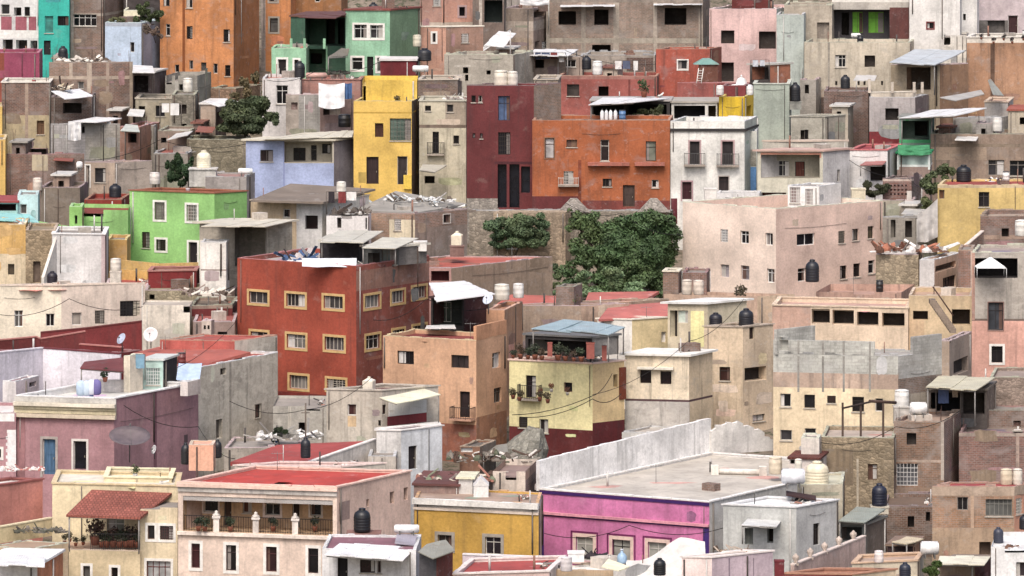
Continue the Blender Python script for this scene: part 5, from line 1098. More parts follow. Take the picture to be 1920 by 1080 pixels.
T['tentb'] = H('grey and pink corner house with a tent shaded terrace', 1822, 1960, 1970, 474, 344, 2, 60, ml='c178,168,156', par=.2, roof='r170,150,140', rec=[(1828,484,1908,521,2.5,'c64,58,60',[])],
  wins=[w(1853,567,1881,619,pane='g60,64,72',fr='f50,46,50',surm='f150,110,100',sw=.06), w(1859,649,1880,680,sur='W',n=2)], paint=[(None,600,None,900,'p232,168,148'), (None,598,None,602,'c120,100,90'), (1822,474,1828,600,'q200,150,130')])
t_ = thing('tent', 'small white peaked tent on the grey and pink corner house terrace', 'tent', P(1858, 519, 343)); m = MB(); c_ = P(1858, 499, 343); q_ = [c_+Vector(v) for v in ((-1.05,-.6,-.1), (1.05,-.6,-.1), (1.05,1.2,-.1), (-1.05,1.2,-.1))]; m.hexa(q_, [v.lerp(c_+Vector((0,.3,.66)), .93) for v in q_], 'l240,242,240'); m.build('canopy', t_)
for i in range(4):
    m = MB(); m.tube(q_[i]-Vector((0, 0, .7)), q_[i], .03, 'f200,200,200'); m.build('leg', t_)
# grey block top building
T['blk'] = H('large unfinished grey block storey on a cream and brick building', 1450, 1684, 1766, 668, 325, 10, 42, ml='k196,196,186', mr='k178,176,170', par=.06, roof='r178,170,160', d=10,
  wins=[w(1463,738,1483,763,sill=1), w(1508,740,1528,765,sill=1), w(1551,742,1567,756,pane='g100,50,48'), w(1598,744,1620,772,sill=1), w(1641,747,1656,772), w(1463,806,1485,826), w(1509,803,1530,826)],
  paint=[(1450,700,1685,728,'q198,168,146'), (1450,728,1685,980,'p234,210,168'), (1684,706,1767,736,'b160,136,118'), (1684,736,1767,980,'q176,164,148')]+[(x,668,x+4,735,'c150,146,138') for x in (1495,1541,1580,1629)])
bz = T['blk']; fl, fr2 = bz['FL'], bz['FR']
m = MB(); hol = [fl.rect(1461,632,1478,657)]
g_ = []; grid(m, fl, 0, fl.t(1640), bz['zt'], fl.z(fl.t(1640), 641), [(*hol[0], .25)], [(fl.t(x), fl.t(x+4), bz['zt'], bz['zt']+9, 'c150,146,138') for x in (1495,1541,1580,1629)], 'k200,200,190')
a_, b_2 = fl.w(0, bz['zt'], -.25), fl.w(fl.t(1640), bz['zt'], -.25); zt2 = fl.z(fl.t(1640), 641)
m.face([(a_.x, a_.y, bz['zt']), (a_.x, a_.y, zt2), (b_2.x, b_2.y, zt2), (b_2.x, b_2.y, bz['zt'])], 'k190,190,180')
f0, f1 = fl.w(0, zt2), fl.w(fl.t(1640), zt2); m.face([f0, f1, (b_2.x, b_2.y, zt2), (a_.x, a_.y, zt2)], 'k200,200,190')
m.face([fl.w(fl.t(1640), bz['zt']), (b_2.x, b_2.y, bz['zt']), (b_2.x, b_2.y, zt2), fl.w(fl.t(1640), zt2)], 'k190,190,180')
m.build('upper_wall', bz['rc'])
m = MB(); z2 = fr2.z(fr2.t(1712), 632); fr2.box(m, fr2.t(1712), fr2.len, bz['zt'], z2, -.25, 0, 'k180,178,172'); m.build('upper_wall', bz['rc'])
bk = Face(bz['poly'][3]+Vector((0, -.4)), bz['poly'][2]+Vector((0, -.4))); m = MB(); zk = P(1600, 619, bk.p0.y).z; bk.box(m, .3, bk.len-.3, bz['zt']-.05, zk, -.25, 0, 'k192,190,180'); m.build('rear_wall', bz['rc'])
T['gapr'] = H('narrow weathered beige house in the gap before the pink corner house', 1762, 1780, 1822, 640, 336, 4, 18, ml='q190,164,140', mr='q170,150,134', par=.2, roof='r200,180,160', wins=[op(1777,630,1783,645,dep=.3), op(1788,672,1815,700,dep=1)])
canopy([(1736,725,321), (1830,732,320), (1866,708,327), (1760,704,328)], 'worn cream shed roof over a dark workshop at right', 'm216,208,176', posts=(0, 1), drop=2.4)
T['wsh'] = H('dark open workshop full of scrap under the cream shed roof', 1738, 1850, 1866, 732, 324, 3, 50, ml='c96,86,80', mr='s150,128,112', par=0, roof='m120,110,100', d=4, rec=[(1745,736,1800,778,2.2,'c50,48,54',[]), (1806,736,1846,776,1.6,'c80,70,64',[])])  # dark wall colours carry the shade beneath the shed roof
T['stn3'] = H('rubble stone wall house beneath the pink corner house', 1856, 1960, 1968, 708, 329, 2, 60, ml='s162,140,124', par=.2, roof='r160,140,128')
tank(1691, 762, 27, 32, 322, 'x234,232,226', 'tall white tank on a concrete column beside the workshop', style='drum')
stand(1691, 795, 30, 34, 322, 'c196,190,182', 'concrete column carrying the tall white tank')
cyl_heater(1708, 1736, 782, 320.5, 'white gas tank lying by the workshop', d=.8, name='gas_tank', cat='gas tank')
# bare timber frame
t_ = thing('pergola', 'bare dark timber frame in front of the cream wall', 'pergola', P(1620, 830, 318.5))
for x in (1580, 1614, 1656): m = MB(); a = P(x, 755+(x-1580)*.02, 318.5); m.box(Vector((a.x, a.y, P(x, 830, 318.5).z)), .14, .14, a.z-P(x, 830, 318.5).z, 'w90,70,60'); m.build('post', t_)
m = MB(); m.tube(P(1578, 766, 318.4), P(1634, 753, 318.4), .07, 'w60,46,42'); m.build('beam', t_); m = MB(); m.tube(P(1630, 752, 318.4), P(1680, 755, 319.4), .11, 'w84,62,54'); m.build('beam', t_)

canopy([(925,574,349), (1042,578,348), (1088,556,354), (958,552,355)], 'faded red sloping roof left of the brown chimney block', 'r204,98,84', drop=.4, beams=False, name='red_roof', cat='roof', th=.2)
canopy([(1094,572,350), (1184,576,349.4), (1236,546,356), (1104,548,357)], 'faded red sloping roof right of the brown chimney block', 'r206,104,92', drop=.4, beams=False, name='red_roof', cat='roof', th=.2)
canopy([(1122,599,341.5), (1252,592,345), (1252,566,350), (1142,574,349)], 'rose red sloping roof over the white fronted house', 'r204,104,94', drop=.4, beams=False, name='red_roof', cat='roof', th=.15)
# ---------------------------------------------------------------- right lower brick quarter
T['adobe2'] = H('tall mottled adobe brick house with one boarded window', 1540, 1676, 1684, 822, 316, 8, 60, ml='s158,138,108', mr='b160,130,106', par=.25, roof='r196,176,160', wins=[w(1627,870,1645,900,pane='w100,64,50',fr='f110,80,60')], paint=[(1606,860,1610,960,'c190,175,150'), (1540,842,1600,910,'q150,128,100')])
T['br2'] = H('tall brick house with a white barred window', 1676, 1770, 1802, 792, 318, 4, 20, ml='b178,140,110', mr='b160,122,106', par=.2, junk=2, roof='r180,150,130', wins=[op(1700,812,1718,835,dep=.4), w(1681,869,1721,911,bars=1,fr='f225,222,218',pane='g110,110,115')], paint=[(1676,862,1770,867,'c190,165,145'), (1764,792,1770,900,'c195,180,165'), (1676,914,1770,1100,'q162,130,106')])
T['grn3'] = H('low grey block room with a rusty corner above the tall brick house', 1698, 1786, 1850, 783, 324, 5, 20, ml='k186,180,172', mr='k182,176,168', par=.2, roof='r170,160,150', paint=[(1770,783,1786,900,'q205,196,186')])
T['br3'] = H('long brick house behind a red roof at the right edge', 1798, 1960, 1970, 812, 320, 1, 60, ml='b170,126,112', par=.3, roof='r150,130,115', junk=3, wins=[w(1900,790,1916,807,pane='g80,40,40')], paint=[(1905,812,1911,900,'c176,150,135'), (None,812,None,818,'c180,160,145')])
T['br4'] = H('upper brick storey with dark hole windows at the right edge', 1846, 1960, 1970, 770, 325, 1, 60, ml='b164,134,116', par=.2, wins=[op(1900,789,1914,806,dep=.6)], junk=2)
T['orbr'] = H('orange brick house under a wide red roof at the lower right', 1748, 1902, 1940, 913, 302, 2, 52, ml='b208,160,118', mr='p232,160,128', par=.06, roof='r178,64,66', 
  wins=[w(1795,932,1815,957,n=2,fr='f140,136,130'), w(1848,936,1898,968,pane='g100,100,96',fr='f130,128,120',n=6), w(1905,934,1917,964,pane='g70,66,60'), op(1836,1016,1858,1044,dep=.6,pane='c110,90,76')], paint=[(1820,913,1826,1100,'c196,160,130'), (None,913,None,930,'c186,160,136'), (1748,990,1902,1100,'q186,154,122')], d=9)
tank(1887, 893, 22, 30, T['orbr'], 'x222,204,170', 'cream drum tank on the wide red roof', style='drum')
tank(1908, 884, 18, 30, T['orbr'], 'x228,218,200', 'pale drum tank nearest the right edge on the wide red roof', style='drum')
T['brhole'] = H('dark brick yard building with arched holes between the brick houses', 1655, 1752, 1758, 950, 311, 3, 60, ml='b146,112,88', par=.2, roof='r120,96,80', wins=[op(1702,968,1714,990,dep=.6), op(1736,960,1744,978,dep=.5)])
# magenta house with its roof walls
T['mag'] = H('magenta pink house with purple trim and three framed windows', 1012, 1330, 1640, 942, 304, 27, 55, ml='p226,116,176', mr='c206,204,200', par=.12, roof='r200,190,176', cope='f238,234,230',
  wins=[w(1080,1007,1112,1052,pane='g150,150,140',surm='f232,196,180',sw=.22,n=2), w(1148,1012,1182,1056,pane='g150,150,140',surm='f232,196,180',sw=.22,n=2), w(1215,1017,1250,1060,pane='g150,150,140',surm='f232,196,180',sw=.22,n=2)])
mg = T['mag']; fl, fr2 = mg['FL'], mg['FR']; Lm = fl.len
def mband(y0, y1, spec, out=.05, name='trim_band', x0=0, x1=None):
    m = MB(); fl.box(m, x0, Lm if x1 is None else x1, fl.z(Lm, y1), fl.z(Lm, y0), -.02, out, spec); m.build(name, mg['rc'])
mband(943.5, 949, 'f66,30,110', .06); mband(983, 988, 'p240,150,170', .16, 'moulding'); mband(988.5, 991, 'f80,30,110', .05)
for a, b in ((0, .3), (Lm-.42, Lm-.02)):
    m = MB(); fl.box(m, a, b, fl.z(Lm, 1100), fl.z(Lm, 991.5), -.02, .04, 'f70,40,130'); m.build('pilaster', mg['rc'])
for x0, x1, y0 in ((1080,1112,1007), (1148,1182,1012), (1215,1250,1017)):
    r_ = fl.rect(x0, y0, x1, y0+40); m = MB(); q = .29
    fl.box(m, r_[0]-q-.07, r_[0]-q, r_[2]-.5, r_[3]+q+.07, -.02, .05, 'f120,30,90'); fl.box(m, r_[1]+q, r_[1]+q+.07, r_[2]-.5, r_[3]+q+.07, -.02, .05, 'f120,30,90'); fl.box(m, r_[0]-q, r_[1]+q, r_[3]+q, r_[3]+q+.07, -.02, .05, 'f120,30,90'); m.build('window_trim', mg['rc'])
pl, pb, pr = mg['poly'][3], mg['poly'][2], mg['poly'][1]; zt = mg['zt']
m = MB(); lf = Face(pl, pb)     # party wall along the left side, seen from inside
A = [lf.w(0, zt, 0), lf.w(lf.len, zt, 0), lf.w(lf.len, zt, .3), lf.w(0, zt, .3)]
n_ = 14; ts = [lf.len*i/n_ for i in range(n_+1)]
for i in range(n_):
    h0 = 1.85+.5*ts[i]/lf.len+(.05 if i % 3 else 0); h1 = 1.85+.5*ts[i+1]/lf.len
    b4 = [lf.w(ts[i], zt-.1, -.28), lf.w(ts[i+1], zt-.1, -.28), lf.w(ts[i+1], zt-.1, .0), lf.w(ts[i], zt-.1, .0)]
    t4 = [Vector((v.x, v.y, zt+(h0 if j in (0, 3) else h1))) for j, v in enumerate(b4)]; m.hexa(b4, t4, 'q242,240,238')
m.build('party_wall', mg['rc'])
m = MB(); lf.box(m, .3, lf.len-.3, zt-.1, zt+.28, .02-.62, -.29, 'p222,206,200'); m.build('gutter_kerb', mg['rc'])
m = MB(); bf = Face(pb, pr+(pb-pl)); rnd_ = random.Random(5)
bf = Face(pb-Vector((0, .3)), pb-Vector((0, .3))+(pr-pl if False else (mg['poly'][1]-mg['poly'][0]+mg['poly'][0]-mg['poly'][3])))
m.ms = []; n_ = 12; hs = [1.5, 1.9, 1.85, 2.05, 1.95, 2.1, 1.7, 1.75, 1.4, 1.45, .9, .75, .4]; LL = 5.0
for i in range(n_):
    b4 = [bf.w(LL*i/n_, zt-.1, 0), bf.w(LL*(i+1)/n_, zt-.1, 0), bf.w(LL*(i+1)/n_, zt-.1, -.28), bf.w(LL*i/n_, zt-.1, -.28)]
    t4 = [Vector((v.x, v.y, zt+hs[i]+(0 if j in (0, 3) else .5*(hs[i+1]-hs[i])))) for j, v in enumerate(b4)]; m.hexa(b4, t4, 'q232,228,222')
m.build('rear_wall', mg['rc'])
t_ = thing('gutter_bench', 'long pale moulded kerb lying across the magenta house roof', 'kerb', onroof(mg, 1390, 893))
m = MB(); a, b = onroof(mg, 1340, 889), onroof(mg, 1432, 897); b.y = a.y-.6; m.tube(a+Vector((0,0,.2)), b+Vector((0,0,.2)), .2, 'p236,226,212', 8); m.box(a, .5, .6, .6, 'p236,228,214'); m.box(b, .5, .6, .6, 'p236,228,214'); m.build('kerb', t_)
# grey white house right of it
T['grw'] = H('light grey house with white roof and a narrow dark window', 1356, 1493, 1572, 952, 300, 14, 48, ml='p200,202,198', mr='p196,196,194', par=.08, roof='r238,238,240', cope='f226,226,226',
  wins=[w(1525,981,1537,1022), op(1396,990,1412,1022,dep=.5,pane='c120,124,120'), op(1438,986,1450,1018,dep=.8)], d=9)
canopy([(1390,984,298.6), (1456,988,298.6), (1466,975,300.6), (1402,972,300.6)], 'small pale awning on the light grey house', 'm222,222,220', posts=(0,), drop=1.2)
T['grwL'] = H('grey rear annex wall between the magenta and light grey houses', 1331, 1400, 1440, 948, 307, 8, 40, ml='p204,204,200', mr='p150,112,96', par=.2, cope='f232,222,210', roof='r210,196,180')
H('', 1495, 1580, 1584, 908, 305, -8, 60, ml='q196,184,158', into=T['grw']['rc'], par=.1, roof='r205,200,170', d=5)
tank(1532, 910, 44, 46, 306, 'x236,222,186', 'largest tank, beige with a peaked lid behind the light grey house')
tank(1454, 888, 25, 32, 314, 'x224,206,176', 'small beige drum tank left of the white gas tank', style='drum')
tank(1497, 886, 14, 26, 311, 'x232,224,206', 'narrow cream drum half hidden behind the largest beige tank', style='drum')
cyl_heater(1467, 1507, 914, 303.5, 'big glossy white gas tank in front of the beige peaked tank', d=.95, name='gas_tank', cat='gas tank', col='x238,240,246')
t_ = thing('solar_collector', 'long dark collector panel lying on the white roof', 'solar collector', P(1500, 935, 302.5)); m = MB(); m.slab([P(1474, 927, 303), P(1530, 936, 302), P(1530, 929, 303), P(1474, 920, 304)], .1, 'f70,44,44'); m.build('panel', t_)
T['hutr'] = H('small ruined hut with a rusty tiled roof behind the beige tank', 1480, 1536, 1550, 862, 313, 10, 40, ml='q210,196,186', par=0, roof='t120,60,50', d=3, wins=[op(1482,830,1496,870,dep=.4)])
H('', 1502, 1536, 1540, 822, 314.5, 4, 60, ml='q222,212,200', into=T['hutr']['rc'], par=.1, d=2)
canopy([(1572,976,303), (1622,980,302.5), (1660,955,306), (1606,950,307)], 'green grey corrugated canopy below the dark blue tank', 'm160,168,156', posts=(0, 1), drop=1.9)
T['lean'] = H('dark grey lean-to shed under the green grey canopy', 1574, 1624, 1660, 984, 303.5, 6, 40, ml='c120,124,120', mr='q126,110,98', par=0, roof='m140,140,134', rec=[(1578,988,1616,1014,1.2,'c84,86,84',[])], d=3)
tank(1649, 948, 29, 42, 307.5, 'x30,34,58', 'dark blue black water tank on a pole plinth above the green grey canopy')
stand(1649, 962, 32, 14, 307.5, 'c190,180,160', 'rough plinth under the dark blue tank')
# mustard house
T['must'] = H('mustard yellow house with a white cornice and grey framed windows', 777, 1010, 1016, 946, 301, 17, 70, ml='p216,162,56', mr='q196,170,140', par=.1, roof='r180,150,130', over=.05,
  wins=[w(821,1003,847,1030,sur='G',sw=.2,n=2,pane='g50,44,40'), w(910,1007,939,1040,sur='G',sw=.2,n=2,pane='g44,36,44')], paint=[(None,946,None,962,'p222,214,204')], d=5)
mu = T['must']; m = MB(); fl = mu['FL']; fl.box(m, -.1, fl.len, mu['zt']-.3, mu['zt']+.06, -.1, .22, 'p240,236,228'); m.build('cornice', mu['rc'])
m = MB(); fl.box(m, -.05, fl.len, mu['zt']-.66, mu['zt']-.5, -.02, .08, 'p226,206,186'); m.build('moulding', mu['rc'])
T['kiosk'] = H('small white kiosk with a pale yellow lid roof behind the mustard house', 860, 886, 894, 898, 306, 6, 45, ml='p226,222,216', par=0, roof='m242,238,200', over=.05, d=2.2)
t_ = thing('gable_hut', 'little white gabled hut beside the white kiosk', 'hut', P(902, 930, 305.5)); m = MB(); c_ = P(902, 930, 305.5); m.box(c_, .95, 1.6, .75, 'p230,228,224'); a = [c_+Vector(v) for v in ((-.5,-.82,.75), (.5,-.82,.75), (.5,.82,.75), (-.5,.82,.75))]; r0, r1 = c_+Vector((0,-.82,1.25)), c_+Vector((0,.82,1.25))
m.face([a[0], a[1], r0], 'p230,228,224'); m.face([a[1], a[2], r1, r0], 'p236,232,228'); m.face([a[2], a[3], r1], 'p230,228,224'); m.face([a[3], a[0], r0, r1], 'p226,222,220'); m.build('wall', t_)
T['junk1'] = H('patched white and brick rooftop rooms left of the magenta house', 924, 985, 1008, 884, 308, 4, 50, ml='q222,204,186', mr='q190,150,126', par=.4, roof='r160,130,120', notch=[(948,884,968,900)], wins=[op(945,868,953,886,dep=.3)], paint=[(985,890,1010,1000,'b176,140,120')])
T['maroof'] = H('dark maroon sloping roof of a low house behind the mustard cornice', 776, 860, 880, 912, 306, 10, 40, ml='q150,120,110', par=0, roof='r120,70,66')
rubble(780, 930, 905, 307.5, 'jumble of boards, pots and stones behind the mustard house', ['f215,200,180', 'c150,134,124', 'w96,70,58', 'f176,110,90', 'f120,130,100'], 22, .5, 3, 39, flat=.6)
# centre
T['wh703'] = H('white washed corner house with a tall dark doorway', 706, 752, 829, 808, 314, 6, 42, ml='q222,218,214', mr='p222,226,230', par=.2, roof='r150,50,52', wins=[dr(766,836,782,880,pane='w50,40,44')], cope='f232,226,220')
H('', 690, 742, 748, 856, 311.5, 5, 60, ml='q206,194,180', into=T['wh703']['rc'], par=.15, d=5)
T['bg612'] = H('grey beige house with small brown windows and a cylinder on top', 612, 716, 822, 733, 319.5, 10, 34, ml='q202,190,172', mr='q196,184,168', par=.15, roof='r130,86,80', cope='c196,184,166', wins=[w(652,758,668,779,pane='g80,44,44'), w(711,759,724,777,pane='g90,60,56'), op(709,788,714,799,dep=.3)], paint=[(652,780,668,800,'p228,190,140')])
m = MB(); fr2 = T['bg612']['FR']; fr2.box(m, fr2.t(728), fr2.t(798), fr2.z(fr2.t(760), 790), fr2.z(fr2.t(760), 752), 0, .12, 'm232,230,226'); m.build('sheet_panel', T['bg612']['rc'])
canopy([(711,745,318), (742,756,317), (826,739,319.5), (794,728,321.5)], 'pale yellow awning over the maroon balcony', 'm248,244,206', drop=1.9, posts=(2,))
t_ = thing('balcony', 'maroon balcony terrace with a white rim under the pale yellow awning', 'balcony', P(765, 805, 318.3)); m = MB()
q = [P(702, 802, 316.6), P(742, 806, 316.4), P(828, 796, 318.5), P(824, 790, 320)]; m.slab(q, .18, 'p230,226,220'); m.build('floor', t_)
m = MB()
for a, b in ((P(726, 796, 319.2), P(800, 788, 320.1)),):
    d = (b-a); m.hexa([a-Vector((0,0,.1)), b-Vector((0,0,.1)), b+Vector((0,.15,-.1)), a+Vector((0,.15,-.1))], [a+Vector((0,0,.5)), b+Vector((0,0,.5)), b+Vector((0,.15,.5)), a+Vector((0,.15,.5))], 'p128,44,52')
m.build('parapet', t_)
tank(692, 732, 22, 25, T['bg612'], 'x238,228,206', 'squat cream tank on the grey beige house', style='square')
T['gry430'] = H('low grey plaster yard house with a doorway between grey walls', 512, 612, 620, 762, 324, 4, 60, ml='c178,172,160', par=.2, roof='r160,150,140', wins=[op(560,792,574,830,dep=.8)], paint=[(540,762,546,900,'c196,188,172')], notch=[(575,760,600,770)])
T['gry380'] = H('grey rubble yard with a ragged roof edge above the red roofs', 420, 560, 575, 838, 316, -8, 50, ml='c172,160,146', par=.2, roof='r170,160,150', d=5)
rubble(480, 600, 826, 317, 'flat white sheets and rubble in the grey yard', ['m236,234,230', 'c150,146,138', 'c120,116,110', 'f180,176,170'], 30, .6, 2.5, 40)
tree('bush', 'small dark shrub in the grey yard by the doorway', 'bush', 526, 830, 318, [(525,808,0,14,12), (518,820,0,10,8)], (40,54,36), 300, .14, .05, seed=51)
pole(573, 756, 860, 316, 'tall thin wooden pole with a lamp arm in the grey yard', 'w110,96,84', arm=((8, 18),))
T['rroof'] = H('long flat red roof with pale kerbs behind the loggia house', 440, 640, 722, 876, 306, 4, 30, ml='q226,206,190', mr='q206,196,180', par=.12, roof='r186,64,60', cope='f236,210,200', d=6)
canopy([(432,866,309.5), (566,871,308.5), (702,826,315.5), (520,834,316.5)], 'dusty red upper roof by the white washed corner house', 'r190,72,68', drop=.4, beams=False, name='flat_roof', cat='roof', th=.25)
wallseg([(566,872,308.2), (640,846,311.8), (703,824,315)], 1, 'long pale grey parapet beside the dusty red upper roof', 'q216,206,196', down=1.6, cap='f236,228,220', name='parapet_wall', cat='parapet')
tank(573, 858, 19, 38, 308.6, 'x34,34,44', 'slim dark tank standing on the flat red roof')
T['greyg'] = H('big grey gable sided house with red roofs and tiny windows', 250, 371, 521, 690, 324, 12, 60, ml='p230,224,218', mr='c200,190,172', par=.1, roof='r184,84,72', 
  wins=[op(413,690,424,703,dep=.3), w(478,758,489,784,pane='g90,70,64',surm='c160,150,135',sw=.05), op(405,786,417,822,dep=.3,pane='c110,100,90')], paint=[(430,640,434,1000,'c170,160,145')])
H('', 300, 440, 520, 640, 332, 8, 50, ml='p200,90,80', mr='c196,186,170', into=T['greyg']['rc'], par=.08, roof='r188,84,72')
canopy([(248,662,331), (352,692,326), (470,660,330), (340,640,337)], 'wide faded red sloping roof with a pale ridge', 'r196,96,82', drop=.4, beams=False, name='red_roof', cat='roof', th=.2)
T['chim'] = H('beige chimney stub with slots on the red roofs', 378, 396, 402, 602, 338, 4, 50, ml='p214,194,178', par=.1, d=1, name='chimney', cat='chimney', wins=[op(382,610,386,618,dep=.2), op(389,610,393,618,dep=.2)])
T['lowbr'] = H('brown wall house with a pale lintel beside the red apartment block', 362, 440, 446, 604, 341, 2, 60, ml='q170,140,128', par=.1, roof='r180,90,80', wins=[op(408,622,426,628,dep=.3)])
# left red roofs and lilac court
T['bigred'] = H('low house with a broad dusty red roof and long dark red parapets', -60, 222, 268, 662, 331, 2, 45, ml='p150,56,56', mr='p140,48,50', par=.1, roof='r178,82,76', d=10)
wallseg([(76,624,346), (160,616,346.5), (266,603,347)], 1, 'longest dark red parapet wall under the cream house', 'p146,52,54', down=1.6, cap='f120,50,50', name='parapet_wall', cat='parapet')
wallseg([(-20,640,340), (68,632,341.5), (76,636,341.5), (160,622,342)], 1, 'dark red parapet wall at the left edge above the lilac court', 'p128,50,50', down=1.2, cap='f196,120,110', name='parapet_wall', cat='parapet')
wallseg([(150,646,333), (230,652,331.5)], 1, 'short dark red kerb in the middle of the broad red roof', 'p130,44,46', down=.9, cap='f200,120,110', name='parapet_wall', cat='parapet')
dish(229, 636, 22, 330, 'pale violet satellite dish on the broad red roof', 'x190,200,225', az=-50, el=30, mast=.9)
dish(283, 628, 28, 331, 'round white satellite dish before the mottled wall', 'x235,228,228', az=-10, el=20, mast=.9)
wallseg([(-30,664,324), (80,653,329)], 1, 'left side wall of the white lilac courtyard', 'p228,220,232', down=5, cap='f236,230,236', name='courtyard_wall', cat='courtyard wall')
wallseg([(80,653,329), (226,664,327)], 1, 'rear wall of the white lilac courtyard', 'p236,230,240', down=5, cap='f130,50,56', name='courtyard_wall', cat='courtyard wall')
T['lilb'] = H('small pink white box house in the lilac courtyard', 5, 30, 73, 716, 321, 8, 30, ml='p240,232,230', mr='p226,206,206', par=.1, roof='r190,110,110', wins=[op(55,716,68,725,dep=.4)], d=3)
T['quoin'] = H('pink house with white toothed corner stones at the left edge', -40, 30, 34, 775, 314.5, 3, 75, ml='p196,140,146', par=.2, roof='r220,210,205', paint=[(-40,775,27,790,'f240,238,236'), (13,806,30,812,'f240,238,236')]+[(14-(k % 2)*3,812+k*6,30,818+k*6,'f240,236,236') for k in range(12)], wins=[w(-20,842,2,858,sur='W')])
# mauve house
T['mauve'] = H('mauve house with a cream cornice and a blue shuttered door', 32, 214, 372, 748, 313.5, 12, 58, ml='p186,132,138', mr='p176,126,134', par=.35, roof='r232,230,222', cope='f236,234,232',
  wins=[dr(80,823,104,890,surm='f176,164,156',sw=.16,pane='w70,110,150'), dr(138,827,162,880,surm='f226,218,210',sw=.14,pane='g30,28,40')], paint=[(288,700,294,980,'f128,80,92'), (345,815,352,830,'f90,70,76')])
mv = T['mauve']; fl = mv['FL']; zt = mv['zt']; z_ = lambda y: fl.z(fl.len, y)
for (y0, y1, o, sp) in ((748.5,757,.10,'p206,202,194'), (757.5,764,.42,'p232,220,196'), (764.5,770,.26,'p214,200,160'), (770.5,778,.16,'p222,208,166'), (779,786,.30,'p226,206,176')):
    m = MB(); fl.box(m, -.15, fl.len+.15, z_(y1), z_(y0), -.02, o, sp); m.build('cornice', mv['rc'])
m = MB(); fl.box(m, -.02, .55, z_(980), z_(786.5), -.02, .05, 'p176,118,122'); m.build('pilaster', mv['rc'])
for k, (x, yy) in enumerate(((152, 742), (163, 742), (172, 740), (181, 740))):
    p = P(x, yy, 316); t_ = thing('laundry_sack', ('pale blue sack hanging leftmost on the mauve roof line', 'pale blue sack second on the mauve roof line', 'white blue sack third on the mauve roof line', 'violet sack at the right end of the mauve roof line')[k], 'laundry', p)
    m = MB(); m.lathe(p, [(.2, 0), (.3, .1), (.33, .5), (.3, .85), (.12, 1.0)], ('l190,215,240', 'l200,220,240', 'l225,232,245', 'l120,110,180')[k], 12); m.build('cloth', t_)
T['vio'] = H('cream stairhead and lean-to roof on the mauve house terrace', 232, 244, 268, 668, 319.5, 6, 40, ml='p232,218,192', mr='p222,206,184', par=.08, d=1.2, bot=mv['zr']+.002)
canopy([(150,690,318.5), (232,696,318), (230,670,322), (158,678,322)], 'maroon lean-to roof over the mauve house terrace', 'r130,62,64', drop=1.1, posts=(0,), name='sheet_roof', cat='sheet roof')
wallseg([(160,712,320), (240,712,320)], 1, 'low white wall with a dark niche on the mauve terrace', 'p236,228,222', down=1.0, name='terrace_wall', cat='terrace wall')
T['cage'] = H('pale green caged laundry room on the mauve house terrace', 268, 306, 332, 676, 321, 6, 40, ml='g180,215,205', mr='c50,46,52', par=0, roof='m222,226,220', d=2.5, bot=mv['zr']+.002, wins=[w(274,690,300,722,bars=1,fr='f225,230,228',pane='g150,180,170')])
cloth(330, 690, 374, 712, 319, 'sky blue tarpaulin spread over the corner beside the caged laundry room', 'l180,205,240', sag=.1, seed=9, lean=2.6)
T['whp2'] = H('peeling white parapet corner at the end of the mauve terrace', 338, 352, 376, 716, 317.6, 6, 40, ml='q226,214,208', mr='q206,192,184', par=.05, d=1.2, bot=mv['zr']+.002)
potplant(197, 716, 26, 318.5, 'dark potted shrub by the stairhead on the mauve terrace', rgb=(30,44,26))
dish(243, 826, 78, 306.5, 'large dark mesh satellite dish on the cream roof', 'x112,96,98', az=10, el=70, mast=1.4)
dish(290, 843, 17, 306, 'small white satellite dish right of the large dark one', 'x215,215,220', az=-60, el=15, mast=.6)
# ================================================================ front row
T['salm'] = H('salmon pink windowless side wall house at the left edge', -120, -60, 80, 918, 297, 20, 45, ml='p214,132,116', mr='p214,130,116', par=.12, roof='r230,222,214', cope='f170,90,84')
rubble(0, 80, 884, 301, 'white stones and broken pots along the salmon wall top', ['f240,236,232', 'f196,120,110', 'f225,215,205'], 26, .3, 1.2, 44)
wallseg([(-20,992,294), (96,972,297.5)], 1, 'cream terrace parapet running below the salmon wall', 'p226,202,148', down=.95, cap='f232,214,168', name='parapet_wall', cat='parapet')
T['cterr'] = H('dusty brown roof terrace behind the cream parapet at lower left', -20, 60, 128, 1030, 290, 20, 50, ml='q206,170,130', mr='q210,180,140', par=.02, roof='r186,152,122', d=8)
rubble(20, 120, 1000, 294.5, 'dry weeds and grey litter along the cream parapet', ['f110,104,92', 'c130,120,110', 'f84,84,70'], 30, .35, 1.5, 45)
T['wroof'] = H('white roof slab with an orange gable in the lower left corner', -40, 70, 118, 1062, 284, 4, 35, ml='p240,238,236', mr='q214,128,84', par=0, roof='r244,244,244', d=6)
canopy([(-20,1058,281), (84,1062,281), (84,1036,286), (-20,1034,286)], 'flat white sheet roof at the lower left corner', 'm246,246,246', drop=.6, beams=False, name='roof_sheet', cat='roof sheet')
T['creamh'] = H('cream house with a red tiled terrace canopy and many plants', 98, 334, 340, 912, 298, 8, 60, ml='p234,214,168', mr='p226,206,166', par=.15, roof='r226,216,196', cope='f226,200,150', wins=[w(200,972,233,1008,n=2,pane='g130,140,130')])
H('', 195, 322, 328, 897, 300.5, 6, 60, ml='p236,216,168', into=T['creamh']['rc'], par=.3, cope='f244,232,186', d=4)
H('', 116, 263, 264, 1034, 294.5, 8, 80, ml='p226,202,156', into=T['creamh']['rc'], par=.02, roof='r200,160,130', d=3.2, wins=[w(156,1061,169,1085,sur='W',fr='f60,40,40'), w(209,1064,221,1090,sur='W',fr='f60,40,40')])
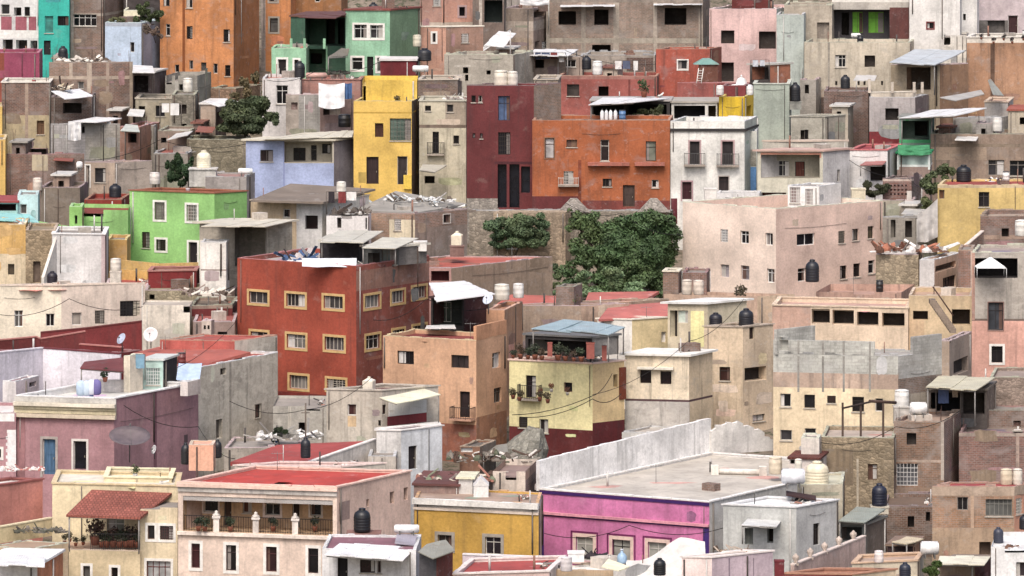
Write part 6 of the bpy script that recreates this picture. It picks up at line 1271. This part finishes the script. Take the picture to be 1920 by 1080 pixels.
H('', 263, 333, 334, 952, 294.6, 8, 80, ml='p236,214,172', into=T['creamh']['rc'], par=.15, notch=[(263,952,300,955)], d=3.2, wins=[w(277,985,290,1011,sur='W',fr='f90,60,60',n=1), w(300,986,325,1012,sur='W',fr='f90,60,60',n=2), w(275,1052,320,1090,sur='W',fr='f110,50,46',n=4,pane='g180,180,180')])
canopy([(124,965,293.8), (263,970,293.8), (322,924,298), (172,918,298)], 'terracotta tiled terrace canopy on the cream house', 't178,92,74', posts=(0, 1), drop=2.3, th=.14, name='tiled_canopy', cat='canopy')
T_ = thing('railing', 'black terrace railing in front of the plants on the cream house', 'railing', P(215, 1030, 294.3)); m = MB(); fr0 = Face(P(170, 1030, 294.35).xy, P(262, 1030, 294.2).xy); rail(m, fr0, 0, fr0.len, P(215, 1031, 294.3).z, 0, 1.0); m.build('bars', T_)
for k, (x, y, h) in enumerate(((178,1022,50), (190,1026,30), (200,1026,34), (212,1026,36), (224,1026,32), (236,1026,34), (246,1026,40), (256,1026,30))): potplant(x, y, h, 295.4, 'leafy potted plant in the dense row behind the black terrace railing', rgb=(52,62,42) if k % 3 else (70,56,50), group='pots behind the terrace railing', seed=50+k)
for k, (x, y) in enumerate(((121,1020), (131,1016), (142,1024), (156,1022))): potplant(x, y, 18, 296, 'little pot plant on the bare end of the cream terrace', rgb=(60,58,44), group='little pots on the cream terrace end', seed=60+k)
T['pinkl'] = H('pale pink house with a columned loggia and a bright red roof', 334, 632, 770, 915, 292, 12, 58, ml='p236,208,188', mr='p228,190,170', par=.12, roof='r208,62,52', cope='f240,196,176',
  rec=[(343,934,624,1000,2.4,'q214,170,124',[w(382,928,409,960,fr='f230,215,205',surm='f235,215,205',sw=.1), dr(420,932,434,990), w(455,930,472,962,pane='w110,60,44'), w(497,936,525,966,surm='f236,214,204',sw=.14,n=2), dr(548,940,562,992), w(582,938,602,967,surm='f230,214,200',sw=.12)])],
  wins=[w(359,1019,375,1065,sur='W',sw=.18,pane='g60,26,30',fr='f90,40,44',n=1), w(424,1022,443,1070,sur='W',sw=.18,fr='f60,40,44',n=1), w(499,1025,519,1072,sur='W',sw=.18,fr='f90,40,44',pane='g50,26,30'), w(578,1028,597,1075,sur='W',sw=.18,fr='f60,40,44',n=1), op(687,936,692,950,dep=.3), op(731,922,739,944,dep=.3), op(757,914,765,938,dep=.3)],
  paint=[(632,1000,672,1030,'q200,180,170'), (636,940,656,975,'q170,140,130')])
pk = T['pinkl']; fl = pk['FL']; Lp = fl.len; zt = pk['zt']; rr = fl.rect(343,934,624,1000)
zl = fl.z(Lp, 1002)
for k, x in enumerate((404, 478, 552)):
    t0 = fl.t(x); a = fl.w(t0, rr[2], -.2); m = MB(); h = .95
    m.box(a, .36, .36, h-.12, 'p240,226,214'); m.box(a+Vector((0,0,h-.12)), .5, .5, .12, 'p244,232,222'); m.lathe(a+Vector((0,0,h)), [(.2, 0), (.24, .08), (.08, .2), (.12, .27), (.02, .34)], 'p240,230,220', 12); m.build('pier', pk['rc'])
xs_ = [fl.t(x) for x in (343, 400, 408, 474, 482, 548, 556, 624)]
for i in range(0, 8, 2):
    m = MB(); rail(m, fl, xs_[i]+.02, xs_[i+1]-.02, rr[2], -.2, .95, spec='f40,38,42', sp=.15); m.build('railing', pk['rc'])
m = MB(); fl.box(m, rr[0], rr[1], rr[3]-.28, rr[3]-.02, -.12, -.05, 'm190,184,180'); m.build('valance', pk['rc'])
m = MB(); fl.box(m, -.05, Lp+.05, zt-.2, zt, 0, .22, 'p240,200,180'); fl.box(m, 0, Lp, zt-.5, zt-.21, 0, .1, 'c196,188,180'); m.build('cornice', pk['rc'])
m = MB(); fl.box(m, -.02, Lp+.05, rr[2]-.22, rr[2]-.03, 0, .2, 'p240,222,206'); m.build('moulding', pk['rc'])
for k, x in enumerate((372, 384, 432, 512, 590)): potplant(x, 996, 26, 293.4, 'potted plant inside the shaded loggia of the pale pink house', rgb=(40,52,38), group='pots in the loggia', seed=70+k)
tank(679, 996, 32, 44, 290, 'x24,26,34', 'fat black water tank against the side of the pale pink house')
stand(682, 1016, 60, 18, 290, 'q150,100,90', 'low brick ledge under the fat black tank')
cab = H('peach boxy stairhead standing on the bright red roof', 354, 400, 404, 835, 300, 4, 50, ml='p240,172,138', par=.05, d=2, roof='r230,170,140', bot=pk['zr']+.002, name='stairhead', cat='stairhead')
tank(348, 870, 18, 40, 303, 'x34,34,40', 'black tank half hidden left of the peach stairhead')
tank(408, 858, 16, 34, 304, 'x34,34,40', 'black tank half hidden right of the peach stairhead')
# row cut by the bottom edge
T['awnh'] = H('white house with a broad white awning at the bottom edge', 604, 780, 790, 1032, 283, 3, 55, ml='p232,232,234', mr='p190,188,190', par=.1, roof='r150,96,110', wins=[dr(633,1044,652,1096,pane='w30,26,30'), w(675,1049,703,1074,pane='g50,24,28',fr='f60,40,40'), w(707,1049,715,1075,pane='g50,24,28',fr='f200,190,190')])
canopy([(607,1040,281), (755,1051,280.5), (779,1026,285), (637,1018,285)], 'broad brilliant white awning at the bottom edge', 'm248,248,248', drop=1.2)
cyl_heater(741, 784, 1003, 287, 'white cylinder of the solar heater above the broad awning', d=.5)
canopy([(740,1018,285), (778,1022,285), (782,1002,287), (744,1000,287)], 'sloping grey collector of the solar heater beside the broad awning', 'm170,164,180', drop=.2, beams=False, name='solar_collector', cat='solar collector')
t_ = thing('gable_shed', 'small shed with a grey folded roof and dark red side at the bottom edge', 'shed', P(818, 1080, 280))
m = MB(); m.slab([P(784,1034,279), P(812,1047,278), P(828,1013,283), P(800,1020,283)], .06, 'm168,166,150'); m.slab([P(812,1047,278.02), P(853,1032,279.5), P(836,1012,283), P(828,1013,283.02)], .06, 'm160,158,142'); m.build('roof', t_)
m = MB(); fa = Face(P(786,1040,279.6).xy, P(818,1050,279).xy); fa.box(m, 0, fa.len, P(800,1120,279).z, P(800,1038,279.6).z, -.1, 0, 'c90,88,92'); fb = Face(P(820,1050,279).xy, P(849,1040,281).xy); fb.box(m, 0, fb.len, P(830,1120,279).z, P(830,1041,279.6).z, -.1, 0, 'q130,64,56'); m.build('wall', t_)
T['rr9'] = H('red roofed house at the bottom edge with a pale pink parapet', 850, 1030, 1060, 1072, 282, -10, 40, ml='q226,190,180', mr='q226,210,200', par=.15, roof='r190,70,66', cope='f236,222,214', d=6)
wallseg([(868,1040,290), (1000,1045,289)], 1, 'pale lilac garden wall at the foot of the mustard house', 'p226,206,214', down=1.2, cap='f240,232,232', name='garden_wall', cat='garden wall')
T['wr9'] = H('cluttered white roofed house in front of the magenta house', 1000, 1150, 1260, 1070, 284, 6, 30, ml='q214,180,140', mr='q232,226,218', par=.1, roof='r236,232,228', d=6)
stand(1080, 1052, 30, 18, 286, 'f240,238,236', 'white box water cooler on the cluttered white roof', 'cooler', 'cooler')
rubble(1098, 1140, 1048, 286, 'black metal scrap on the cluttered white roof', ['f40,38,44', 'f60,50,56'], 10, .5, 1, 46)
t_ = thing('water_jug', 'pale blue water jug before the middle window of the magenta house', 'water jug', P(1166, 1056, 286)); m = MB(); m.lathe(P(1166, 1056, 286), [(.26, 0), (.3, .05), (.3, .4), (.2, .55), (.08, .65), (.08, .78)], 'x150,190,225', 16); m.build('body', t_)
m = MB(); m.lathe(P(1166, 1056, 286)+Vector((0, 0, .78)), [(.1, 0), (.1, .06)], 'x225,230,240', 10); m.build('cap', t_)
tank(1062, 1070, 22, 26, 283, 'x226,216,216', 'small pale tank at the corner of the cluttered white roof', style='drum')
cloth(1170, 1022, 1330, 1100, 282.5, 'great white tarpaulin sloping up in front of the magenta house', 'l216,212,206', sag=.7, seed=7, lean=3.5, nx=30, shape=lambda u, v: (1176+150*u, 1068-40*min(1, u*1.45)+8*math.sin(u*7)+v*(56+20*u)))
canopy([(1128,1062,280.5), (1160,1070,280), (1180,1062,281.5), (1140,1048,283)], 'pale yellow plastic sheet near the blue jug', 'l240,236,196', drop=.2, beams=False, name='plastic_sheet', cat='plastic sheet')
tank(1237, 1078, 23, 32, 279, 'x22,22,26', 'black water tank in front of the great white tarpaulin')
T['lil9'] = H('pale lilac box house with a littered roof at the bottom edge', 1278, 1335, 1449, 1046, 280, 3, 32, ml='p236,212,206', mr='p206,182,194', par=.12, roof='r222,196,168', cope='f238,226,220', wins=[], paint=[(1366,1046,1369,1200,'f150,130,145'), (1412,1046,1414,1200,'f150,130,145')])
rubble(1345, 1425, 1036, T['lil9'], 'loose planks on the pale lilac box house', ['w150,120,90', 'c190,170,150', 'w90,70,56'], 14, .35, 2, 47)
T['redct'] = H('sunken dark red roof terrace framed by pale parapets at lower right', 1460, 1598, 1680, 1078, 283, 4, 34, ml='q170,80,76', mr='q232,206,170', par=.35, roof='r158,40,44', cope='f190,130,100', d=6)
wallseg([(1486,1060,285), (1620,1006,296)], 1, 'pinkish balustraded parapet climbing behind the dark red terrace', 'q216,180,166', down=1.4, cap='f226,204,190', name='parapet_wall', cat='parapet')
for k in range(5):
    p = P(1492+27*k, 1056-11*k, 285.4+2.3*k); t_ = thing('parapet_urn', ('first','second','third','fourth','last')[k]+' stone urn counted from the lower left along the pinkish parapet', 'urn', p)
    m = MB(); m.lathe(p, [(.16, 0), (.1, .08), (.22, .3), (.2, .42), (.1, .5), (.03, .58)], 'c196,176,160', 12); m.build('bowl', t_); m = MB(); m.box(p-Vector((0,0,.12)), .36, .36, .12, 'c190,172,156'); m.build('base', t_)
tank(1648, 1054, 17, 22, 284.5, 'x236,224,220', 'little white tank on the corner of the dark red terrace', style='drum')
stand(1461, 1080, 18, 30, 279.5, 'q132,44,50', 'dark red pillar at the bottom edge beside the lilac box house', 'pillar', 'pillar')
T['crm9'] = H('cream plastered yard wall house around a small green bush', 1598, 1720, 1732, 1052, 289, -14, 50, ml='q226,210,180', par=.12, roof='r180,150,130', cope='f216,176,140', d=3)
tank(1697, 1086, 22, 32, 281.5, 'x36,40,60', 'dark blue water tank cut by the bottom edge beside the bush')
tree('bush', 'small round green bush at the bottom edge on the right', 'bush', 1745, 1085, 283, [(1745,1062,0,22,14), (1752,1074,0,24,12)], (52,72,34), 700, .13, .05, seed=55)
cyl_heater(1728, 1758, 1046, 290, 'white gas tank behind the small round bush', d=.8, name='gas_tank', cat='gas tank')
canopy([(1672,1016,297), (1700,1020,296.5), (1732,1010,299), (1700,1006,300)], 'pale board roof of a dark pen below the brick yard', 'm226,206,166', drop=1.1, posts=(0, 1))
T['pen'] = H('dark maroon pen under the pale board roof', 1664, 1712, 1730, 1024, 298, 4, 45, ml='c66,48,50', mr='q180,130,100', par=0, roof='m150,120,100', d=3)
canopy([(1757,1057,286), (1846,1058,286), (1857,1043,289), (1762,1042,289)], 'long cream awning over a brown stall at the bottom right', 'm244,236,208', drop=1.6, posts=(0,))
T['stall'] = H('brown block stall beneath the long cream awning', 1760, 1828, 1858, 1060, 288, 4, 40, ml='q150,126,104', mr='q110,52,50', par=0, roof='m150,130,110', d=3)
T['wh9'] = H('bright white house with plants on top in the lower right corner', 1858, 1960, 1968, 1024, 284, -3, 60, ml='p240,240,240', par=.25, notch=[(1884,1020,1960,1036)], wins=[w(1905,1054,1925,1082,pane='g60,50,56')], roof='r230,228,226')
rubble(1884, 1920, 1034, 284.5, 'dry plants and pots on the bright white corner house', ['f70,60,54', 'f236,232,230', 'f120,80,60'], 18, .4, 1.2, 48)
tank(1872, 1018, 19, 30, T['wh9'], 'x56,60,80', 'slate blue tank on the bright white corner house')
tank(1921, 992, 20, 28, 296, 'x34,32,40', 'dark tank cut by the right edge below the orange brick house')
# centre ruin
t_ = thing('rock_outcrop', 'grey jagged rock mound above the maroon skirt wall', 'rock', P(960, 880, 321))
m = MB(); rnd_ = random.Random(9)
c0 = P(958, 880, 321); K = 20; rings = []
for j in range(7):
    i0 = len(m.v); rings.append(i0)
    for k in range(K):
        an = 6.283*k/K; rr_ = (2.3*(1-j/7.2)**.7)*(1+.35*mnoise.noise(Vector((math.cos(an)*1.7, math.sin(an)*1.7, j*.6)))); m.v.append((c0.x+rr_*math.cos(an)+.25*j, c0.y+rr_*math.sin(an)*.9, c0.z-1+j*.62+.3*mnoise.noise(Vector((k*.7, j*.9, 3)))))
for j in range(6):
    for k in range(K): k2 = (k+1) % K; m.f.append((rings[j]+k, rings[j]+k2, rings[j+1]+k2, rings[j+1]+k)); m.mi.append(m.m('s150,146,132')); m.sm.append(False)
m.f.append(tuple(rings[6]+k for k in range(K))); m.mi.append(0); m.sm.append(False); m.build('rock', t_)
canopy([(905,850,316.5), (955,858,316), (950,832,319), (912,838,319)], 'crumpled grey sheet roof at the foot of the rock mound', 'm150,146,134', drop=1.5, posts=(0,))
T['chute'] = H('cracked grey plaster wall house beneath the twin window house', 1166, 1250, 1300, 812, 326, 6, 30, ml='q204,200,192', mr='q190,180,170', par=.1, roof='r190,180,170', d=3)
T['jnk9'] = H('dim brick hovel in the rubble yard left of the rock mound', 862, 900, 930, 838, 316, 4, 45, ml='q150,104,80', mr='q130,112,98', par=.1, wins=[w(864,828,886,848,pane='m220,222,222')], roof='r120,110,100', d=3)
rubble(840, 1005, 868, 313, 'rubble and weeds in the hollow between the houses', ['c140,130,118', 'f96,100,76', 'f210,200,190', 'c110,96,84', 'w90,66,52'], 34, .5, 4, 49, flat=.6)
# cables
cable([(960,778,321), (1111,742,321), (1148,700,322)], 'thin cable rising across the pale yellow house', .025, .3)
cable([(975,782,320.5), (1111,748,320.8), (1165,738,322)], 'thin cable sagging low across the pale yellow house', .025, .4)
cable([(1111,740,321), (1290,640,328), (1395,560,332)], 'thin cable from the pale yellow house to the black tanks', .02, .6)
cable([(430,752,316), (573,768,316), (700,705,319)], 'thin cable crossing to the wooden pole in the grey yard', .02, .5)
cable([(330,690,318), (445,600,334)], 'thin cable up to the red apartment building corner', .02, .4)
for k, (x, y, h, b) in enumerate(((960,520,40,'redflat'), (310,640,30,'bigred'), (1212,600,26,'ylw2'), (1600,620,40,'longup'), (300,352,24,'ghouse'), (1230,905,34,'mag'), (520,880,34,'pinkl'), (720,390,24,'brick2'), (1850,255,22,'brown'), (1140,145,20,'dull'))):
    antenna(x, y, h, T[b], ('thin antenna on the flat salmon roof', 'thin antenna on the broad dusty red roof', 'thin antenna on the red roof of the white fronted house', 'thin antenna on the pinkish roof terrace', 'thin antenna at the back of the green house roof', 'thin antenna on the magenta house roof', 'thin antenna on the bright red roof', 'thin antenna on the cluttered brick roof', 'thin antenna on the wide brown house', 'thin antenna on the long dull red house')[k])
# ---------------------------------------------------------------- odds and ends on the roofs
rg = random.Random(77)
for lab, b in ALLB:
    if not lab or b['rc']['e'].get('category') != 'house': continue
    ps = b['poly']; area = (ps[1]-ps[0]).length*(ps[2]-ps[1]).length; c = sum((p for p in ps), Vector((0, 0)))/4
    if area < 14 or rg.random() < .35: continue
    # vent pipes and starter bars belong to the building
    k = rg.randint(1, 3)
    for _ in range(k):
        m = MB(); q = ps[rg.randint(0, 3)].lerp(c, rg.uniform(.12, .8)); h = rg.uniform(.4, 1.3); m.tube((q.x, q.y, b['zr']), (q.x, q.y, b['zr']+h), rg.choice([.03, .05, .07]), rg.choice(['f210,205,198', 'f90,84,80', 'f160,110,90']), 6); m.build('vent_pipe', b['rc'])
    if rg.random() < .5:
        q = ps[0].lerp(c, rg.uniform(.3, .7)); m = MB(); m.box(Vector((q.x+rg.uniform(-1, 1), q.y+1, b['zr'])), rg.uniform(.6, 1.5), rg.uniform(.6, 1.2), rg.uniform(.3, .8), rg.choice(['c180,170,158', 'q214,200,184', 'b160,124,104']), rg.uniform(0, 1)); m.build('skylight_box', b['rc'])
    if rg.random() < .55:
        lb = ' '.join(('bits of scrap lying on the '+lab).split()[:16]); p0 = ps[0].lerp(c, .25); px0 = 960+F*p0.x/p0.y; p1 = ps[1].lerp(c, .35); px1 = 960+F*p1.x/p1.y
        py = HZ+F*(CZ-b['zr'])/(p0.y+1)
        rubble(min(px0, px1), max(px0, px1), py, b, lb, ['f225,220,212', 'c150,138,126', 'w96,78,64', 'f120,116,112', 'f186,120,100', 'f60,56,58'], rg.randint(5, 9), .32, 2.2, rg.randint(1, 999), name='roof_scrap', cat='scrap')
def line(px, py, w_px, on, label, cols, seed=1):
    """a washing line between two posts with clothes pegged on it"""
    a, b = place(px, py, on), place(px+w_px, py, on); b.z = a.z; t = thing('washing_line', label, 'washing line', a); H_ = Vector((0, 0, 1.7)); rnd = random.Random(seed)
    for p in (a, b): m = MB(); m.tube(p, p+H_, .035, 'f110,100,92', 6); m.build('post', t)
    m = MB(); m.tube(a+H_, b+H_, .012, 'f60,56,54', 4); m.build('line', t)
    L_ = (b-a).length; x = .15; d = (b-a).normalized(); n = Vector((d.y, -d.x, 0))
    while x < L_-.5:
        w_ = rnd.uniform(.35, .8); h_ = rnd.uniform(.5, 1.1); m = MB(); c = rnd.choice(cols); V = []
        for j in range(5):
            for i in range(5): V.append(a+H_+d*(x+w_*i/4)-Vector((0, 0, h_*j/4))+n*(.05*math.sin(i*2+j+x*3)*(j/4)))
        for j in range(4):
            for i in range(4): k = j*5+i; m.face([V[k+5], V[k+6], V[k+1], V[k]], c, True); m.face([V[k]-n*.015, V[k+1]-n*.015, V[k+6]-n*.015, V[k+5]-n*.015], c, True)
        m.build('garment', t); x += w_+rnd.uniform(.05, .3)
line(612, 402, 70, 358.5, 'washing line with white and dark clothes behind the white gable', ['l235,232,228', 'l60,54,60', 'l150,60,60'], 3)
line(1408, 150, 34, 407.2, 'washing line with white clothes in the rooftop laundry hut', ['l235,235,235', 'l200,205,215'], 4)
line(250, 712, 22, 320, 'short washing line beside the caged laundry room', ['l120,170,200', 'l225,225,225'], 5)
line(1755, 776, 46, 322.2, 'washing line under the cream shed roof', ['l235,235,235', 'l80,100,150', 'l170,150,130'], 6)
line(1000, 135, 60, 416.5, 'washing line beneath the white terrace awning', ['l225,222,218', 'l130,50,50', 'l70,80,110'], 7)
line(1150, 158, 60, T['dull'], 'washing line on the long dull red house', ['l235,232,230', 'l90,100,130'], 9)
line(300, 232, 40, 397, 'washing line between the jumbled hut and the stone house', ['l232,230,226', 'l140,70,60'], 10)
for k, (pts, lb) in enumerate(((((150,300,385),(300,262,389),(461,270,386.5)), 'thin cable over the red roofed houses to the lavender house'), (((1060,95,416),(1230,120,414)), 'thin cable from the white awning to the salmon red house'),
    (((1592,300,383),(1700,330,380),(1758,352,371.5)), 'thin cable sagging to the ochre yellow house'), (((1540,830,315),(1680,800,316),(1800,770,318)), 'thin cable strung between the tall brick houses'), (((700,600,330),(800,560,334),(925,575,340)), 'thin cable by the white sloping canopy'),
    (((0,590,345),(130,560,347),(268,575,343)), 'thin cable along the front of the cream house'), (((1280,440,362),(1165,400,372),(1060,380,380)), 'thin cable over the largest tree'), (((500,150,401),(600,128,404),(712,116,403)), 'thin cable above the salmon roof'), (((1020,1000,300),(1180,985,299),(1356,990,298)), 'thin cable in front of the magenta house'), (((232,760,311),(372,800,312),(440,860,306)), 'thin cable low across the mauve side wall'))):
    cable(pts, lb, .022, .5)

def lab16(a, lab): return ' '.join((a+' '+lab).split()[:16])
rh = random.Random(5); nb = 0
for lab, b in ALLB:
    if not lab or b['rc']['e'].get('category') != 'house': continue
    ps = b['poly']; e1, e2 = ps[1]-ps[0], ps[2]-ps[1]; area = e1.length*e2.length; 
    if area < 22: continue
    # patches of newer sealant and puddle stains, part of the roof
    rf = next((o for o in b['rc']['e'].children if o.name.startswith('roof') and o.type == 'MESH'), None); spec_c = rh.choice(['r150,142,132', 'r120,112,104', 'r196,184,168'])
    if rf and rf.data.materials: base_ = next((k for k, v in MC.items() if v == rf.data.materials[0]), 'r150,140,130'); spec_c = 'r'+','.join(str(int(min(235, int(v)*rh.choice([.84, 1.08])))) for v in base_[1:].split(','))
    org_ = ps[0]
    for _ in range(min(6, int(area/18))):
        u, v = rh.uniform(.12, .8), rh.uniform(.1, .8); c = org_-e1*0+(-e1)*u if False else ps[0]+e2*v+(ps[3]-ps[0])*0
        c = ps[3].lerp(ps[0], u).lerp(ps[2].lerp(ps[1], u), v) if True else c
        w_, h_ = rh.uniform(.4, 1.8), rh.uniform(.4, 1.4); m = MB(); k = 10
        m.face([(c.x+w_*math.cos(6.283*i/k)*rh.uniform(.5, 1), c.y+h_*math.sin(6.283*i/k)*rh.uniform(.5, 1), b['zr']+.006) for i in range(k)], spec_c); m.build('roof_patch', b['rc'])
    if nb < 34 and rh.random() < .5:
        q = ps[0].lerp(ps[3], rh.uniform(.2, .5)).lerp(ps[1].lerp(ps[2], .4), rh.uniform(.15, .85)); p = Vector((q.x, q.y, b['zr'])); nb += 1; w = rh.random()
        if w < .35:
            cn, cc = rh.choice([('blue', 'x80,130,190'), ('white', 'x230,228,222'), ('dark red', 'x130,50,46'), ('black', 'x36,36,40')]); t = thing('barrel', lab16(cn+' plastic barrel on the roof of the', lab), 'barrel', p)
            m = MB(); m.lathe(p, [(.24, 0), (.27, .05), (.27, .3), (.285, .32), (.27, .34), (.27, .58), (.285, .6), (.27, .62), (.25, .86)], cc, 16); m.build('body', t); m = MB(); m.lathe(p+Vector((0, 0, .86)), [(.27, 0), (.27, .04)], 'x60,60,64', 16); m.build('lid', t)
        elif w < .65:
            t = potplant(0, 0, 0, 1, 'x') if False else None
            px_ = 960+F*p.x/p.y; py_ = HZ+F*(CZ-p.z)/p.y; potplant(px_, py_, rh.uniform(20, 34), p.y, lab16('potted shrub on the roof of the', lab), rgb=rh.choice([(48,62,38), (70,80,52), (60,56,42)]), pot=rh.choice(['f165,90,65', 'f230,226,220', 'f60,60,66']), seed=nb)
        elif w < .85:
            t = thing('brick_stack', lab16('stack of spare bricks on the roof of the', lab), 'bricks', p); m = MB(); m.box(p, .9, .5, .45, 'b190,130,100', .2); m.build('stack', t); m = MB(); m.box(p+Vector((.05, 0, .452)), .55, .45, .22, 'b186,126,98', .25); m.build('top_course', t)
        else:
            t = thing('bucket', lab16('bucket left on the roof of the', lab), 'bucket', p); m = MB(); m.lathe(p, [(.13, 0), (.18, .34), (.19, .36)], rh.choice(['x60,110,180', 'x200,60,50', 'x235,235,235']), 14); m.build('body', t); m = MB(); m.tube(p+Vector((-.18, 0, .35)), p+Vector((0, 0, .5)), .01, 'f90,90,90', 4); m.tube(p+Vector((0, 0, .5)), p+Vector((.18, 0, .35)), .01, 'f90,90,90', 4); m.build('handle', t)

# small built-on rooms, sheds and sheets that crowd the upper slope
more = (('brick', 205, 226, 240, 208, 404, 'b160,122,100', 'tiny brick roof room wedged right of the rubble topped brick house'), ('grey', 268, 288, 300, 236, 400, 'c160,152,140', 'tiny grey block shed below the two windowed old grey house'),
 ('brick', 362, 378, 388, 232, 399, 'b150,112,92', 'narrow brick privy left of the sheet roofed hut by the tree'), ('plaster', 416, 440, 452, 286, 393.5, 'q186,166,140', 'small tan hut below the round bushy tree'),
 ('grey', 100, 118, 128, 104, 412, 'c172,164,150', 'small grey water room behind the rubble topped brick house'), ('plaster', 1560, 1590, 1600, 200, 403, 'q190,176,156', 'small stained plaster hut on top of the grey block annex'),
 ('brick', 1760, 1784, 1796, 240, 397.5, 'b156,120,102', 'narrow brick hut behind the green glazed rooms'), ('grey', 1830, 1862, 1880, 232, 396.5, 'k172,166,160', 'little block room on the wide brown house'),
 ('plaster', 1130, 1158, 1168, 128, 414.5, 'q200,180,160', 'little pale roof room on the long dull red house'), ('brick', 935, 960, 972, 92, 416.5, 'b150,116,96', 'small brick shed above the cream tanks of the maroon house'),
 ('plaster', 1690, 1716, 1728, 386, 377, 'q180,168,150', 'small plaster lean-to above the two dark doorways'), ('grey', 1500, 1530, 1542, 150, 413, 'c168,160,148', 'small concrete room left of the row of vents'),
 ('brick', 22, 48, 60, 268, 396, 'b158,120,102', 'small brick room beneath the boarded window'), ('plaster', 100, 130, 142, 330, 384, 'q170,140,122', 'low stained hut with a red sheet left of the white door post'))
for kind, L_, C_, R_, tp, Y_, ml_, lb_ in more:
    H(lb_, L_, C_, R_, tp, Y_, 6, 45, ml=ml_, par=0 if kind != 'grey' else .15, roof=rh.choice(['m222,218,210', 'm176,170,160', 'm150,90,76']), over=.08, d=3, cat='hut', name='hut', wins=[op(L_+(C_-L_)*.3, tp+9, L_+(C_-L_)*.3+rh.uniform(7, 11), tp+rh.uniform(19, 28), dep=.6)], junk=1)
for k, (x, y, on, cc, st, lb_) in enumerate(((118, 112, 411, 'x36,36,42', 'ribbed', 'black tank on the rubble topped brick house'), (352, 172, 405, 'x226,220,206', 'drum', 'pale drum on the dim stone house'), (1100, 130, 415, 'x34,34,42', 'ribbed', 'dark tank left on the long dull red house roof'), (1120, 140, 414, 'x236,234,230', 'drum', 'slim white tank on the long dull red house roof'),
    (1585, 166, 405, 'x38,38,44', 'ribbed', 'dark tank above the brown windowless shack'), (1870, 246, 396, 'x230,226,218', 'drum', 'white drum on the wide brown house'), (640, 366, 364, 'x232,226,212', 'drum', 'cream drum on the broad brown tar roof'), (700, 30, 420, 'x36,36,40', 'ribbed', 'black tank peeping over the sea green roof'))):
    tank(x, y, 18, 26, on, cc, lb_, style=st)
for k, (q_, sp_, lb_) in enumerate((([(238,216,401),(268,218,401),(272,206,404),(244,204,404)], 'm230,228,222', 'small bright sheet between the brick roof rooms'), ([(366,246,395),(398,248,395),(404,238,398),(372,236,398)], 'm170,96,80', 'rusty red sheet below the hut beside the tree'), ([(1600,150,408),(1640,152,408),(1644,142,411),(1606,140,411)], 'm214,210,204', 'pale sheet over the row of vents'), ([(1790,262,393),(1830,264,393),(1836,254,396),(1796,252,396)], 'm232,230,226', 'white sheet lying before the little block room'), ([(100,300,389),(136,302,389),(142,290,392),(106,288,392)], 'm168,88,74', 'rusty red sheet on the brown brick gable'), ([(1690,400,374),(1730,404,374),(1738,392,377),(1698,390,377)], 'm200,196,188', 'bent grey sheet above the two dark doorways'))):
    canopy(q_, lb_, sp_, drop=.8, name='roof_sheet', cat='roof sheet', beams=False)
